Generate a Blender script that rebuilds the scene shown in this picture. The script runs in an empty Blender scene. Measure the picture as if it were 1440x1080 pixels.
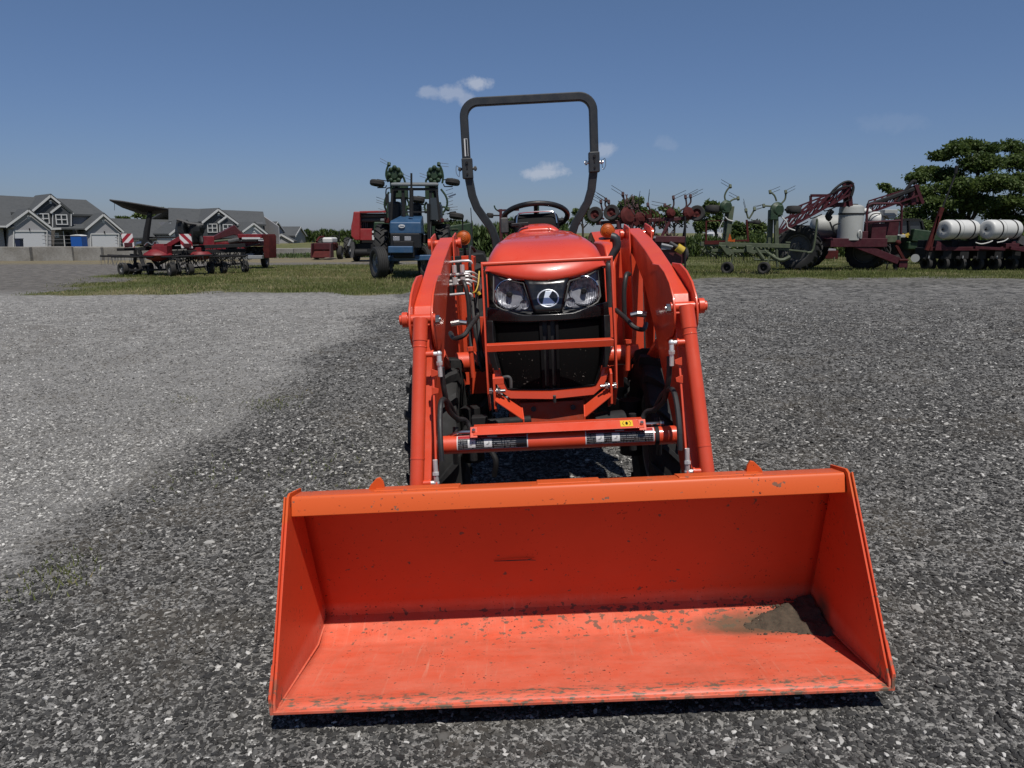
import bpy, bmesh, math, random
import numpy as np
from mathutils import Vector, Matrix, Euler
random.seed(7); rng = np.random.default_rng(11)
S = bpy.context.scene; COL = S.collection
PI = math.pi
def V(*a): return Vector(a)

# ---------------------------------------------------------------- camera model (also used to turn a picture point + distance into a place)
FPX, HOR, CAMH = 1081.0, 326.0, 1.44
PITCH = math.atan((540 - HOR) / FPX)
FWD = V(0, math.cos(PITCH), -math.sin(PITCH)); RT = V(1, 0, 0); UP = RT.cross(FWD)
HANG = 0.0   # heading of the frame that W() answers in (houses stand turned in their row)
def W(px, py, Y):
    d = FWD + RT * ((px - 720) / FPX) + UP * ((540 - py) / FPX)
    if HANG: d = Matrix.Rotation(-HANG, 3, 'Z') @ d
    t = Y / d.y
    return V(d.x * t, Y, CAMH + d.z * t)
def sstep(a, b, x):
    t = np.clip((x - a) / (b - a), 0, 1); return t * t * (3 - 2 * t)
def ground_z(x, y):
    x = np.asarray(x, float); y = np.asarray(y, float)
    z = .049 * 3.2 * np.tanh((x - .206) / 3.2) * (1 - sstep(6, 15, y))
    z = z - 1.1 * sstep(44, 60, y)
    z = z + .012 * np.sin(x * 1.7 + y * .9) * np.sin(y * 1.3 - x * .6) * sstep(3.5, 6, np.hypot(x - .2, y - 3.2)) * (1 - sstep(44, 60, y))
    return z

# ---------------------------------------------------------------- mesh builder
class MB:
    def __init__(s): s.v = []; s.f = []
    def add(s, vs, fs):
        o = len(s.v); s.v += [tuple(v) for v in vs]; s.f += [tuple(i + o for i in f) for f in fs]; return s
    def box(s, c, d, rot=None):
        c = Vector(c); pts = []
        for sx in (-.5, .5):
            for sy in (-.5, .5):
                for sz in (-.5, .5):
                    p = V(sx * d[0], sy * d[1], sz * d[2])
                    if rot: p = Euler(rot).to_matrix() @ p
                    pts.append(c + p)
        return s.add(pts, [(0, 1, 3, 2), (4, 6, 7, 5), (0, 4, 5, 1), (2, 3, 7, 6), (0, 2, 6, 4), (1, 5, 7, 3)])
    def beam(s, p, q, w, h, up=(0, 0, 1)):
        p = Vector(p); q = Vector(q); d = (q - p).normalized(); u = Vector(up)
        if abs(d.dot(u)) > .97: u = V(0, 1, 0)
        a = d.cross(u).normalized(); b = a.cross(d).normalized()
        pts = []
        for e in (p, q):
            for i, j in ((-1, -1), (1, -1), (1, 1), (-1, 1)): pts.append(e + a * (i * w / 2) + b * (j * h / 2))
        return s.add(pts, [(0, 1, 2, 3), (7, 6, 5, 4), (0, 4, 5, 1), (1, 5, 6, 2), (2, 6, 7, 3), (3, 7, 4, 0)])
    def tube(s, pts, r, n=8, smooth=0, caps=True, flat=1.0):
        pts = [Vector(p) for p in pts]
        rs = list(r) if isinstance(r, (list, tuple)) else [r] * len(pts)
        if smooth and len(pts) > 2:
            P = []; R2 = []
            for i in range(len(pts) - 1):
                a = pts[max(i - 1, 0)]; b = pts[i]; c = pts[i + 1]; d = pts[min(i + 2, len(pts) - 1)]
                for k in range(smooth):
                    t = k / smooth
                    P.append(.5 * ((2 * b) + (c - a) * t + (2 * a - 5 * b + 4 * c - d) * t * t + (3 * b - a - 3 * c + d) * t ** 3))
                    R2.append(rs[i] + (rs[i + 1] - rs[i]) * t)
            P.append(pts[-1]); R2.append(rs[-1]); pts, rs = P, R2
        t0 = (pts[1] - pts[0]).normalized()
        u = V(0, 0, 1) if abs(t0.z) < .9 else V(0, 1, 0)
        u = (u - t0 * u.dot(t0)).normalized(); rings = []
        for i, p in enumerate(pts):
            if i == 0: t = t0
            elif i == len(pts) - 1: t = (pts[i] - pts[i - 1]).normalized()
            else: t = ((pts[i] - pts[i - 1]).normalized() + (pts[i + 1] - pts[i]).normalized()).normalized()
            u = (u - t * u.dot(t)).normalized(); w = t.cross(u)
            rings.append([p + (u * math.cos(2 * PI * k / n) + w * math.sin(2 * PI * k / n) * flat) * rs[i] for k in range(n)])
        vs = [q for R in rings for q in R]; fs = []
        for i in range(len(rings) - 1):
            for k in range(n):
                a = i * n + k; b = i * n + (k + 1) % n
                fs.append((a, b, b + n, a + n))
        if caps: fs += [tuple(range(n - 1, -1, -1)), tuple((len(rings) - 1) * n + k for k in range(n))]
        return s.add(vs, fs)
    def cyl(s, p, q, r0, r1=None, n=16, caps=True): return s.tube([p, q], [r0, r0 if r1 is None else r1], n, 0, caps)
    def lathe(s, prof, c, axis, n=32, closed=False):
        c = Vector(c); ax = Vector(axis).normalized()
        u = V(0, 0, 1) if abs(ax.z) < .9 else V(0, 1, 0)
        u = (u - ax * u.dot(ax)).normalized(); w = ax.cross(u); m = len(prof); vs = []; fs = []
        for k in range(n):
            d = u * math.cos(2 * PI * k / n) + w * math.sin(2 * PI * k / n)
            vs += [c + d * r + ax * t for r, t in prof]
        for k in range(n):
            a = k * m; b = ((k + 1) % n) * m
            for i in range(m if closed else m - 1):
                j = (i + 1) % m
                fs.append((a + i, a + j, b + j, b + i))
        return s.add(vs, fs)
    def prism(s, poly, plane, t0, t1):
        mk = {'yz': lambda a, b, t: (t, a, b), 'xz': lambda a, b, t: (a, t, b), 'xy': lambda a, b, t: (a, b, t)}[plane]
        n = len(poly)
        vs = [mk(a, b, t0) for a, b in poly] + [mk(a, b, t1) for a, b in poly]
        fs = [tuple(range(n)), tuple(range(2 * n - 1, n - 1, -1))] + [(i, n + i, n + (i + 1) % n, (i + 1) % n) for i in range(n)]
        return s.add(vs, fs)
    def grid(s, rows, thick=None):
        m = len(rows[0]); vs = [p for r in rows for p in r]; fs = []
        for i in range(len(rows) - 1):
            for k in range(m - 1): fs.append((i * m + k, i * m + k + 1, (i + 1) * m + k + 1, (i + 1) * m + k))
        return s.add(vs, fs)
    def ball(s, c, r, sc=(1, 1, 1), n=12, m=8):
        c = Vector(c); vs = []; fs = []
        for i in range(1, m):
            for k in range(n):
                a = PI * i / m; b = 2 * PI * k / n
                vs.append(c + V(math.sin(a) * math.cos(b) * sc[0], math.sin(a) * math.sin(b) * sc[1], math.cos(a) * sc[2]) * r)
        for i in range(m - 2):
            for k in range(n): fs.append((i * n + k, (i + 1) * n + k, (i + 1) * n + (k + 1) % n, i * n + (k + 1) % n))
        t = len(vs); vs += [c + V(0, 0, r * sc[2]), c - V(0, 0, r * sc[2])]
        for k in range(n): fs += [(t, k, (k + 1) % n), (t + 1, (m - 2) * n + (k + 1) % n, (m - 2) * n + k)]
        return s.add(vs, fs)
    def pieces(s):
        # connected pieces, joined when their boxes touch
        n = len(s.v); par = list(range(n))
        def find(a):
            while par[a] != a: par[a] = par[par[a]]; a = par[a]
            return a
        for f in s.f:
            r = find(f[0])
            for i in f[1:]: par[find(i)] = r
        ids = {}
        for i in range(n): ids.setdefault(find(i), []).append(i)
        gr = list(ids.values()); a = np.array(s.v, float)
        bx = [(a[g].min(0), a[g].max(0)) for g in gr]; k = len(gr); q = list(range(k))
        def fq(x):
            while q[x] != x: x = q[x]
            return x
        if k > 400: return [s]
        for i in range(k):
            for j in range(i):
                e = .02 * max((bx[i][1] - bx[i][0]).max(), (bx[j][1] - bx[j][0]).max()) * .5 + .0005
                if np.all(bx[i][0] <= bx[j][1] + e) and np.all(bx[j][0] <= bx[i][1] + e): q[fq(i)] = fq(j)
        out = {}
        for i in range(k): out.setdefault(fq(i), []).append(i)
        if len(out) == 1 or len(out) > 100: return [s]
        own = {v: i for i, g in enumerate(gr) for v in g}; res = []
        for mem in out.values():
            ms = set(mem); m = MB(); mp = {}
            for f in s.f:
                if own[f[0]] in ms:
                    for v in f:
                        if v not in mp: mp[v] = len(m.v); m.v.append(s.v[v])
                    m.f.append(tuple(mp[v] for v in f))
            res.append(m)
        return res
    def build(s, name, mat, parent=None, bevel=0, smooth=35, solid=0, label=None):
        if parent is not None and parent.parent is not None and parent.parent.parent is not None: parent = parent.parent
        if parent is not None:
            ps = s.pieces()
            if len(ps) > 1: return [p._build(name, mat, parent, bevel, smooth, solid, label) for p in ps][0]
        return s._build(name, mat, parent, bevel, smooth, solid, label)
    def _build(s, name, mat, parent=None, bevel=0, smooth=35, solid=0, label=None):
        me = bpy.data.meshes.new(name)
        root = parent; off = None
        while root is not None and root.parent is not None: root = root.parent
        if root is not None and root.get('_w'): off = Vector(root['_w'])
        vs = s.v if off is None else [(a - off.x, b - off.y, c - off.z) for a, b, c in s.v]
        me.from_pydata(vs, [], s.f); me.validate()
        bm = bmesh.new(); bm.from_mesh(me); bmesh.ops.recalc_face_normals(bm, faces=bm.faces); bm.to_mesh(me); bm.free()
        if smooth:
            me.polygons.foreach_set('use_smooth', [True] * len(me.polygons)); me.set_sharp_from_angle(angle=math.radians(smooth))
        me.materials.append(M[mat] if isinstance(mat, str) else mat)
        o = bpy.data.objects.new(name, me); COL.objects.link(o)
        if parent is not None: o.parent = parent
        if solid:
            md = o.modifiers.new('solid', 'SOLIDIFY'); md.thickness = solid; md.offset = -1
        if bevel:
            md = o.modifiers.new('bevel', 'BEVEL'); md.width = bevel; md.segments = 2; md.limit_method = 'ANGLE'; md.angle_limit = math.radians(40); md.harden_normals = True
        if label: o['label'] = label
        return o
def tag(o, label=None, cat=None, group=None, kind=None):
    for k, v in (('label', label), ('category', cat), ('group', group), ('kind', kind)):
        if v: o[k] = v
    return o
def thing(name, label, cat, loc=(0, 0, 0), group=None, world=True, rot=(0, 0, 0)):
    o = bpy.data.objects.new(name, None); COL.objects.link(o); o.empty_display_size = .2
    o.location = loc; o.rotation_euler = rot
    if world: o['_w'] = tuple(loc)
    if world and HANG: o.location = Matrix.Rotation(HANG, 3, 'Z') @ Vector(loc); o.rotation_euler = (0, 0, HANG)
    return tag(o, label, cat, group)
def solo(mb, name, mat, label, cat, group=None, kind=None, **k):
    # a thing that is one mesh: origin moved to its base
    a = np.array(mb.v); c = Vector(((a[:, 0].min() + a[:, 0].max()) / 2, (a[:, 1].min() + a[:, 1].max()) / 2, a[:, 2].min()))
    mb.v = [(x - c.x, y - c.y, z - c.z) for x, y, z in mb.v]
    o = mb.build(name, mat, None, **k); o.location = c
    return tag(o, label, cat, group, kind)

# ---------------------------------------------------------------- materials
M = {}
def nd(nt, t, **kw):
    n = nt.nodes.new(t)
    for k, v in kw.items():
        if k in n.inputs: n.inputs[k].default_value = v
        else: setattr(n, k, v)
    return n
def base(name):
    m = bpy.data.materials.new(name); m.use_nodes = True; nt = m.node_tree; nt.nodes.clear()
    out = nd(nt, 'ShaderNodeOutputMaterial'); b = nd(nt, 'ShaderNodeBsdfPrincipled'); nt.links.new(b.outputs[0], out.inputs[0])
    M[name] = m; return m, nt, b
def mixc(nt, fac, a, b, mode='MIX'):
    n = nt.nodes.new('ShaderNodeMix'); n.data_type = 'RGBA'; n.blend_type = mode
    for i, x in ((0, fac), (6, a), (7, b)):
        if hasattr(x, 'links') or isinstance(x, bpy.types.NodeSocket): nt.links.new(x, n.inputs[i])
        else: n.inputs[i].default_value = (*x, 1) if isinstance(x, tuple) and len(x) == 3 else x
    return n.outputs[2]
def mth(nt, op, a, b=0.0, c=None):
    n = nt.nodes.new('ShaderNodeMath'); n.operation = op
    for i, x in enumerate((a, b, c)):
        if x is None: continue
        if isinstance(x, bpy.types.NodeSocket): nt.links.new(x, n.inputs[i])
        else: n.inputs[i].default_value = x
    return n.outputs[0]
def ramp(nt, fac, a, b, lo=0.0, hi=1.0):
    n = nt.nodes.new('ShaderNodeMapRange'); n.inputs[1].default_value = a; n.inputs[2].default_value = b
    n.inputs[3].default_value = lo; n.inputs[4].default_value = hi; nt.links.new(fac, n.inputs[0]); return n.outputs[0]
def tex(nt, kind='noise', scale=5.0, detail=4.0, rough=.6, vec=None, **kw):
    n = nt.nodes.new({'noise': 'ShaderNodeTexNoise', 'voro': 'ShaderNodeTexVoronoi', 'wave': 'ShaderNodeTexWave'}[kind])
    n.inputs['Scale'].default_value = scale
    if 'Detail' in n.inputs: n.inputs['Detail'].default_value = detail
    if kind == 'noise': n.inputs['Roughness'].default_value = rough
    if vec is not None: nt.links.new(vec, n.inputs['Vector'])
    for k, v in kw.items(): setattr(n, k, v)
    return n
def coord(nt, sc=None, out='Object'):
    t = nd(nt, 'ShaderNodeTexCoord').outputs[out]
    if sc is None: return t
    mp = nd(nt, 'ShaderNodeMapping'); mp.inputs['Scale'].default_value = sc; nt.links.new(t, mp.inputs[0]); return mp.outputs[0]
def bump(nt, b, h, strength=.3, dist=.01):
    n = nd(nt, 'ShaderNodeBump'); n.inputs['Strength'].default_value = strength; n.inputs['Distance'].default_value = dist
    nt.links.new(h, n.inputs['Height']); nt.links.new(n.outputs[0], b.inputs['Normal'])
GAIN = .72
def simple(name, col, rough=.5, metal=0, var=.25, scale=6.0, coat=0, dust=0.0, dustcol=(.25, .22, .18), bmp=0.0, bscale=60., spec=.5, tint=None):
    m, nt, b = base(name); v = coord(nt)
    col = tuple(c * GAIN for c in col); dustcol = tuple(c * GAIN for c in dustcol)
    n = tex(nt, 'noise', scale, 6, .65, v)
    d = tuple(c * (1 - var) for c in col); l = tuple(min(1, c * (1 + var)) for c in col)
    c = mixc(nt, ramp(nt, n.outputs[0], .3, .7), d, l)
    if tint:
        n3 = tex(nt, 'noise', scale * .37, 3, .5, v); c = mixc(nt, ramp(nt, n3.outputs[0], .5, .68), c, tint)
    if dust:
        n2 = tex(nt, 'noise', scale * 2.3, 8, .7, v); c = mixc(nt, ramp(nt, n2.outputs[0], .45, .8, 0, dust), c, dustcol)
        nt.links.new(ramp(nt, n2.outputs[0], .4, .8, rough, min(1, rough + .3)), b.inputs['Roughness'])
    else: b.inputs['Roughness'].default_value = rough
    nt.links.new(c, b.inputs['Base Color']); b.inputs['Metallic'].default_value = metal
    b.inputs['Coat Weight'].default_value = coat; b.inputs['Coat Roughness'].default_value = .08
    b.inputs['Specular IOR Level'].default_value = spec
    if bmp: bump(nt, b, tex(nt, 'noise', bscale, 4, .6, v).outputs[0], bmp, .004)
    return m
ORG = (.79, .080, .027)
simple('orange_paint', ORG, .34, var=.05, scale=3, coat=.22, dust=.10, dustcol=(.55, .22, .14))
simple('orange_hood', (.80, .074, .032), .26, var=.03, scale=2, coat=.5, dust=.05, dustcol=(.6, .28, .2))
simple('worn_shaded_orange', (.55, .07, .025), .5, var=.2, scale=9, dust=.45)  # darker dusty orange; carries the front frame's shade in its colour
simple('black_plastic', (.008, .008, .009), .42, var=.2, scale=10, dust=.06, dustcol=(.10, .09, .08))
simple('dash_black', (.007, .007, .008), .7, var=.2, spec=.12)
simple('gloss_black', (.008, .008, .009), .2, var=.1, coat=.2, dust=.03, dustcol=(.08, .08, .08))
simple('black_iron', (.014, .014, .015), .65, var=.3, scale=12, dust=.25, dustcol=(.055, .05, .044), spec=.3)
simple('grey_iron', (.07, .07, .07), .55, var=.3, scale=12, dust=.3)
simple('frame_grey', (.030, .033, .036), .42, var=.15, scale=6, dust=.12, dustcol=(.10, .10, .095))
simple('rubber', (.014, .014, .014), .75, var=.3, scale=14, dust=.4, dustcol=(.06, .055, .048), bmp=.25, bscale=50)
simple('old_rubber', (.022, .021, .020), .8, var=.3, scale=8, dust=.5, dustcol=(.09, .08, .07))
simple('hose_rubber', (.020, .020, .021), .48, var=.2, scale=20, dust=.2, dustcol=(.09, .08, .07))
simple('glint_steel', (1.0, 1.0, .98), .36, .55, var=.08, scale=20)  # less metallic, near-white base: the sun's glint is painted in
simple('steel', (.62, .62, .60), .28, 1, var=.12, scale=20)
simple('chrome', (.75, .76, .78), .10, 1, var=.05)
simple('rim_grey', (.33, .33, .33), .45, .2, var=.15, scale=10, dust=.3)
simple('amber', (.52, .10, .008), .5, var=.45, scale=34, spec=.35)
simple('white_label', (.75, .75, .74), .45, var=.06)
simple('yellow_label', (.85, .55, .02), .45, var=.06)
simple('silver_emblem', (.85, .92, 1.0), .30, .45, var=.05)
simple('blue_paint', (.030, .095, .20), .38, var=.12, scale=3, coat=.2, dust=.2, dustcol=(.16, .2, .24))
simple('faded_grey', (.16, .18, .19), .6, var=.12, scale=4, dust=.3, dustcol=(.22, .15, .1))
simple('baler_red', (.33, .022, .022), .45, var=.15, scale=2, coat=.15, dust=.3, dustcol=(.30, .10, .08))
simple('tedder_arm', (.05, .014, .013), .7, var=.5, scale=5, dust=.4, dustcol=(.03, .03, .03))
simple('dark_red', (.075, .007, .010), .5, var=.3, scale=4, dust=.3, dustcol=(.04, .025, .024))
simple('maroon', (.060, .007, .013), .55, spec=.3, var=.25, scale=3, dust=.25, dustcol=(.16, .08, .085))
simple('red_paint', (.20, .010, .016), .42, var=.2, scale=3, dust=.2, dustcol=(.25, .1, .09))
simple('rusty_red', (.075, .011, .010), .7, spec=.2, var=.4, scale=5, dust=.3, dustcol=(.07, .04, .03))
simple('green_paint', (.014, .042, .014), .5, var=.3, scale=4, dust=.3, dustcol=(.09, .1, .06))
simple('pale_green', (.075, .095, .050), .55, var=.3, scale=4, dust=.4, dustcol=(.2, .19, .13))
simple('yellow_paint', (.60, .42, .05), .5, var=.15)
simple('white_poly', (.68, .68, .65), .42, var=.06, scale=2, dust=.22, dustcol=(.42, .41, .36))
simple('grey_poly', (.42, .43, .41), .5, var=.08, scale=2, dust=.3, dustcol=(.3, .29, .25))
simple('tarp', (.012, .013, .013), .6, var=.3, scale=6, bmp=.3, bscale=8)
simple('light_siding', (.37, .365, .375), .7, var=.05, scale=.6)
simple('dark_siding', (.062, .067, .073), .7, var=.08, scale=.6)
simple('white_trim', (.66, .66, .65), .55, var=.04)
simple('garage_white', (.62, .63, .65), .5, var=.03)
simple('stone_veneer', (.16, .145, .13), .8, var=.55, scale=4.5)
simple('blue_plastic', (.012, .10, .42), .4, var=.1)
simple('navy_plastic', (.015, .022, .06), .45, var=.15)
simple('metal_roof', (.30, .31, .32), .5, var=.12)
simple('bark', (.055, .042, .032), .9, var=.4, scale=9, bmp=.6, bscale=14)
simple('dead_twig', (.10, .075, .05), .9, var=.3, scale=30)
def shingles():
    m, nt, b = base('shingles'); v = coord(nt, (1.4, 1.4, 3.2))
    n = tex(nt, 'voro', 1.6, vec=v); n2 = tex(nt, 'noise', .5, 5, .6, coord(nt))
    c = mixc(nt, ramp(nt, n.outputs['Color'], 0, 1), (.032, .035, .037), (.052, .056, .058))
    c = mixc(nt, ramp(nt, n2.outputs[0], .35, .7, 0, .4), c, (.060, .063, .065))
    nt.links.new(c, b.inputs['Base Color']); b.inputs['Roughness'].default_value = .85
shingles()
def concrete():
    m, nt, b = base('concrete'); v = coord(nt)
    n = tex(nt, 'noise', 1.3, 7, .7, v); n2 = tex(nt, 'noise', 14, 6, .7, v); n3 = tex(nt, 'noise', .35, 3, .5, coord(nt, (1, 1, 2)))
    c = mixc(nt, ramp(nt, n.outputs[0], .3, .7), (.135, .125, .108), (.27, .262, .24))
    c = mixc(nt, ramp(nt, n2.outputs[0], .5, .75, 0, .6), c, (.065, .058, .05))
    c = mixc(nt, ramp(nt, n3.outputs[0], .5, .65, 0, .6), c, (.085, .07, .045))
    nt.links.new(c, b.inputs['Base Color']); b.inputs['Roughness'].default_value = .9
    bump(nt, b, n2.outputs[0], .4, .02)
concrete()
def glass():
    m, nt, b = base('dark_glass'); b.inputs['Base Color'].default_value = (.03, .035, .04, 1); b.inputs['Roughness'].default_value = .06
    b.inputs['Specular IOR Level'].default_value = .7
    m, nt, b = base('lens_glass'); b.inputs['Base Color'].default_value = (.02, .02, .022, 1); b.inputs['Roughness'].default_value = .04
    tr = nd(nt, 'ShaderNodeBsdfTransparent'); tr.inputs[0].default_value = (.93, .94, .96, 1); fr = nd(nt, 'ShaderNodeLayerWeight'); fr.inputs[0].default_value = .25
    mx = nd(nt, 'ShaderNodeMixShader'); nt.links.new(ramp(nt, mth(nt, 'POWER', fr.outputs[1], 4.0), 0, 1, .05, .8), mx.inputs[0]); nt.links.new(tr.outputs[0], mx.inputs[1]); nt.links.new(b.outputs[0], mx.inputs[2])
    nt.links.new(mx.outputs[0], [n for n in nt.nodes if n.type == 'OUTPUT_MATERIAL'][0].inputs[0])
    m, nt, b = base('reflector'); v = coord(nt)
    w = tex(nt, 'wave', 42, 0, vec=v); w.wave_type = 'BANDS'; w.bands_direction = 'X'; w.inputs['Distortion'].default_value = .6
    n = tex(nt, 'noise', 60, 2, .5, v)
    nt.links.new(mixc(nt, ramp(nt, n.outputs[0], .35, .65), (.20, .20, .22), (.58, .58, .60)), b.inputs['Base Color'])
    b.inputs['Metallic'].default_value = .35; b.inputs['Roughness'].default_value = .28; bump(nt, b, w.outputs[0], .6, .006)
glass()
def mesh_screen():
    m, nt, b = base('screen_mesh'); v = coord(nt)
    w = tex(nt, 'wave', 110, 0, vec=v); w.bands_direction = 'Z'; w2 = tex(nt, 'wave', 110, 0, vec=v); w2.bands_direction = 'X'
    h = mth(nt, 'MULTIPLY', w.outputs[0], w2.outputs[0])
    n = tex(nt, 'noise', 95, 3, .6, v); n2 = tex(nt, 'noise', 7, 4, .6, v)
    sep = nd(nt, 'ShaderNodeSeparateXYZ'); nt.links.new(v, sep.inputs[0])
    low = ramp(nt, sep.outputs[2], .95, .74)
    f = mth(nt, 'MULTIPLY', mth(nt, 'MULTIPLY', ramp(nt, n.outputs[0], .66, .69), ramp(nt, n2.outputs[0], .5, .6)), low)
    c = mixc(nt, h, (.002, .002, .002), (.008, .008, .0085)); c = mixc(nt, f, c, (.30, .27, .23))
    nt.links.new(c, b.inputs['Base Color']); b.inputs['Roughness'].default_value = .6; b.inputs['Specular IOR Level'].default_value = .08
    bump(nt, b, h, .3, .002)
mesh_screen()
def bucket_mat():
    m, nt, b = base('bucket_paint'); v = coord(nt)
    sep = nd(nt, 'ShaderNodeSeparateXYZ'); nt.links.new(v, sep.inputs[0]); X, Y, Z = sep.outputs
    big = tex(nt, 'noise', 2.2, 6, .6, v); c = mixc(nt, ramp(nt, big.outputs[0], .3, .7), (.52, .058, .020), (.60, .070, .025)); c = mixc(nt, ramp(nt, Z, .558, .570), c, (.56, .090, .020))
    # chalky rubbed patches on the floor
    sc = tex(nt, 'noise', 3.0, 9, .75, coord(nt, (1.6, 5, 1))); fl = ramp(nt, Z, .13, .10)
    c = mixc(nt, mth(nt, 'MULTIPLY', ramp(nt, sc.outputs[0], .34, .68, .25, .9), fl), c, (.60, .165, .105))
    st = tex(nt, 'noise', 9, 7, .75, coord(nt, (7, .35, .7))); st2 = tex(nt, 'noise', 5, 8, .8, coord(nt, (.5, 9, 9)))
    c = mixc(nt, ramp(nt, st2.outputs[0], .62, .70, 0, .35), c, (.26, .045, .025)); c = mixc(nt, mth(nt, 'MULTIPLY', ramp(nt, tex(nt, 'noise', 6, 9, .8, coord(nt, (1, .6, 2))).outputs[0], .48, .72, 0, .6), ramp(nt, Z, .30, .04)), c, (.36, .10, .06))
    c = mixc(nt, mth(nt, 'MULTIPLY', mth(nt, 'MULTIPLY', ramp(nt, st.outputs[0], .56, .68, 0, .6), ramp(nt, big.outputs[0], .42, .62)), fl), c, (.55, .27, .19))
    # chips: small spots, everywhere a few, dense along the fold
    ch = tex(nt, 'noise', 34, 3, .55, coord(nt, (1, 1.3, 1))); cl = tex(nt, 'noise', 5.5, 4, .6, v)
    fold = mth(nt, 'MULTIPLY', mth(nt, 'MULTIPLY', ramp(nt, Y, .40, .50), ramp(nt, Z, .095, .072)), ramp(nt, X, -.75, .1, .25, 1))
    thr = mth(nt, 'ADD', mth(nt, 'MULTIPLY', fold, .13), mth(nt, 'MULTIPLY', ramp(nt, cl.outputs[0], .35, .7), .06))
    chip = ramp(nt, mth(nt, 'ADD', ch.outputs[0], thr), .71, .735)
    c = mixc(nt, mth(nt, 'MULTIPLY', chip, .85), c, (.12, .085, .06))
    sm = tex(nt, 'noise', 90, 2, .5, v); chip2 = mth(nt, 'MULTIPLY', ramp(nt, sm.outputs[0], .675, .70), ramp(nt, cl.outputs[0], .42, .6))
    c = mixc(nt, mth(nt, 'MULTIPLY', chip2, .9), c, (.035, .02, .016))
    # worn cutting edge
    lip = ramp(nt, Y, .078, .060); wn = tex(nt, 'noise', 26, 6, .7, coord(nt, (1, 2.5, 1)))
    c = mixc(nt, mth(nt, 'MULTIPLY', mth(nt, 'MULTIPLY', ramp(nt, wn.outputs[0], .51, .59), lip), ramp(nt, Z, .2, .12)), c, (.135, .10, .07))
    # dried soil in the right corner
    d = nd(nt, 'ShaderNodeVectorMath', operation='DISTANCE'); mp = nd(nt, 'ShaderNodeMapping'); mp.inputs['Scale'].default_value = (1, 4.5, 1)
    nt.links.new(v, mp.inputs[0]); nt.links.new(mp.outputs[0], d.inputs[0]); d.inputs[1].default_value = (.74, 2.16, .04)
    so = mth(nt, 'ADD', d.outputs['Value'], mth(nt, 'MULTIPLY', tex(nt, 'noise', 9, 8, .7, v).outputs[0], .35))
    c = mixc(nt, mth(nt, 'MULTIPLY', ramp(nt, so, .56, .36, 0, .9), ramp(nt, Z, .16, .10)), c, (.10, .078, .05))
    nt.links.new(c, b.inputs['Base Color']); nt.links.new(ramp(nt, chip, 0, 1, .42, .8), b.inputs['Roughness']); b.inputs['Specular IOR Level'].default_value = .22
    bump(nt, b, mth(nt, 'SUBTRACT', big.outputs[0], chip), .15, .004)
bucket_mat()
def decal(name, z0, z1, x0, x1):
    m, nt, b = base(name); v = coord(nt); sep = nd(nt, 'ShaderNodeSeparateXYZ'); nt.links.new(v, sep.inputs[0])
    wv = tex(nt, 'wave', 42, 0, vec=v); wv.bands_direction = 'Z'
    br = tex(nt, 'noise', 60, 2, .5, coord(nt, (3, 0, 1.2)))
    blk = tex(nt, 'noise', 9, 0, .5, coord(nt, (1, 0, .1)))
    f = mth(nt, 'MULTIPLY', mth(nt, 'MULTIPLY', ramp(nt, wv.outputs[0], .55, .7), ramp(nt, br.outputs[0], .4, .48)), ramp(nt, blk.outputs[0], .38, .42))
    nt.links.new(mixc(nt, mth(nt, 'MULTIPLY', f, .45), (.009, .009, .010), (.34, .34, .34)), b.inputs['Base Color']); b.inputs['Roughness'].default_value = .25
decal('decal_text', 0, 0, 0, 0)
# ---------------------------------------------------------------- camera, light, sky
cam = bpy.data.cameras.new('camera'); co = bpy.data.objects.new('camera', cam); COL.objects.link(co)
cam.sensor_width = 36; cam.lens = FPX / 1440 * 36; cam.clip_end = 3000; cam.clip_start = .05
co.location = (0, 0, CAMH); co.rotation_euler = (PI / 2 - PITCH, 0, 0); S.camera = co
SUN = V(.13, -.46, 1).normalized()
sl = bpy.data.lights.new('sun', 'SUN'); sl.energy = 4.8; sl.angle = math.radians(.53); sl.color = (1, .955, .89)
so = bpy.data.objects.new('sun', sl); COL.objects.link(so); so.rotation_euler = SUN.to_track_quat('Z', 'Y').to_euler(); so.location = (0, 0, 30)
S.view_settings.view_transform = 'Standard'; S.view_settings.look = 'None'; S.view_settings.exposure = 0; S.view_settings.gamma = 1
wd = bpy.data.worlds.new('World'); S.world = wd; wd.use_nodes = True; nt = wd.node_tree; nt.nodes.clear()
sky = nt.nodes.new('ShaderNodeTexSky'); sky.sky_type = 'NISHITA'; sky.sun_disc = False
sky.sun_elevation = math.asin(SUN.z); sky.sun_rotation = math.atan2(SUN.x, SUN.y)
sky.air_density = 1.0; sky.dust_density = .35; sky.ozone_density = 1.3; sky.altitude = 100
bg = nt.nodes.new('ShaderNodeBackground'); bg.inputs[1].default_value = .056
ow = nt.nodes.new('ShaderNodeOutputWorld'); nt.links.new(bg.outputs[0], ow.inputs[0])
tc = nt.nodes.new('ShaderNodeTexCoord').outputs['Generated']
def pdir(px, py): return (FWD + RT * ((px - 720) / FPX) + UP * ((540 - py) / FPX)).normalized()
szx = nt.nodes.new('ShaderNodeSeparateXYZ'); nt.links.new(tc, szx.inputs[0])   # hazy-blue summer sky: no yellow band at the horizon
tint = mixc(nt, ramp(nt, szx.outputs[2], .0, .30), (.60, .72, 1.13), (.90, 1.02, 1.24))
skyc = mixc(nt, 1.0, sky.outputs[0], tint, 'MULTIPLY')
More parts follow.
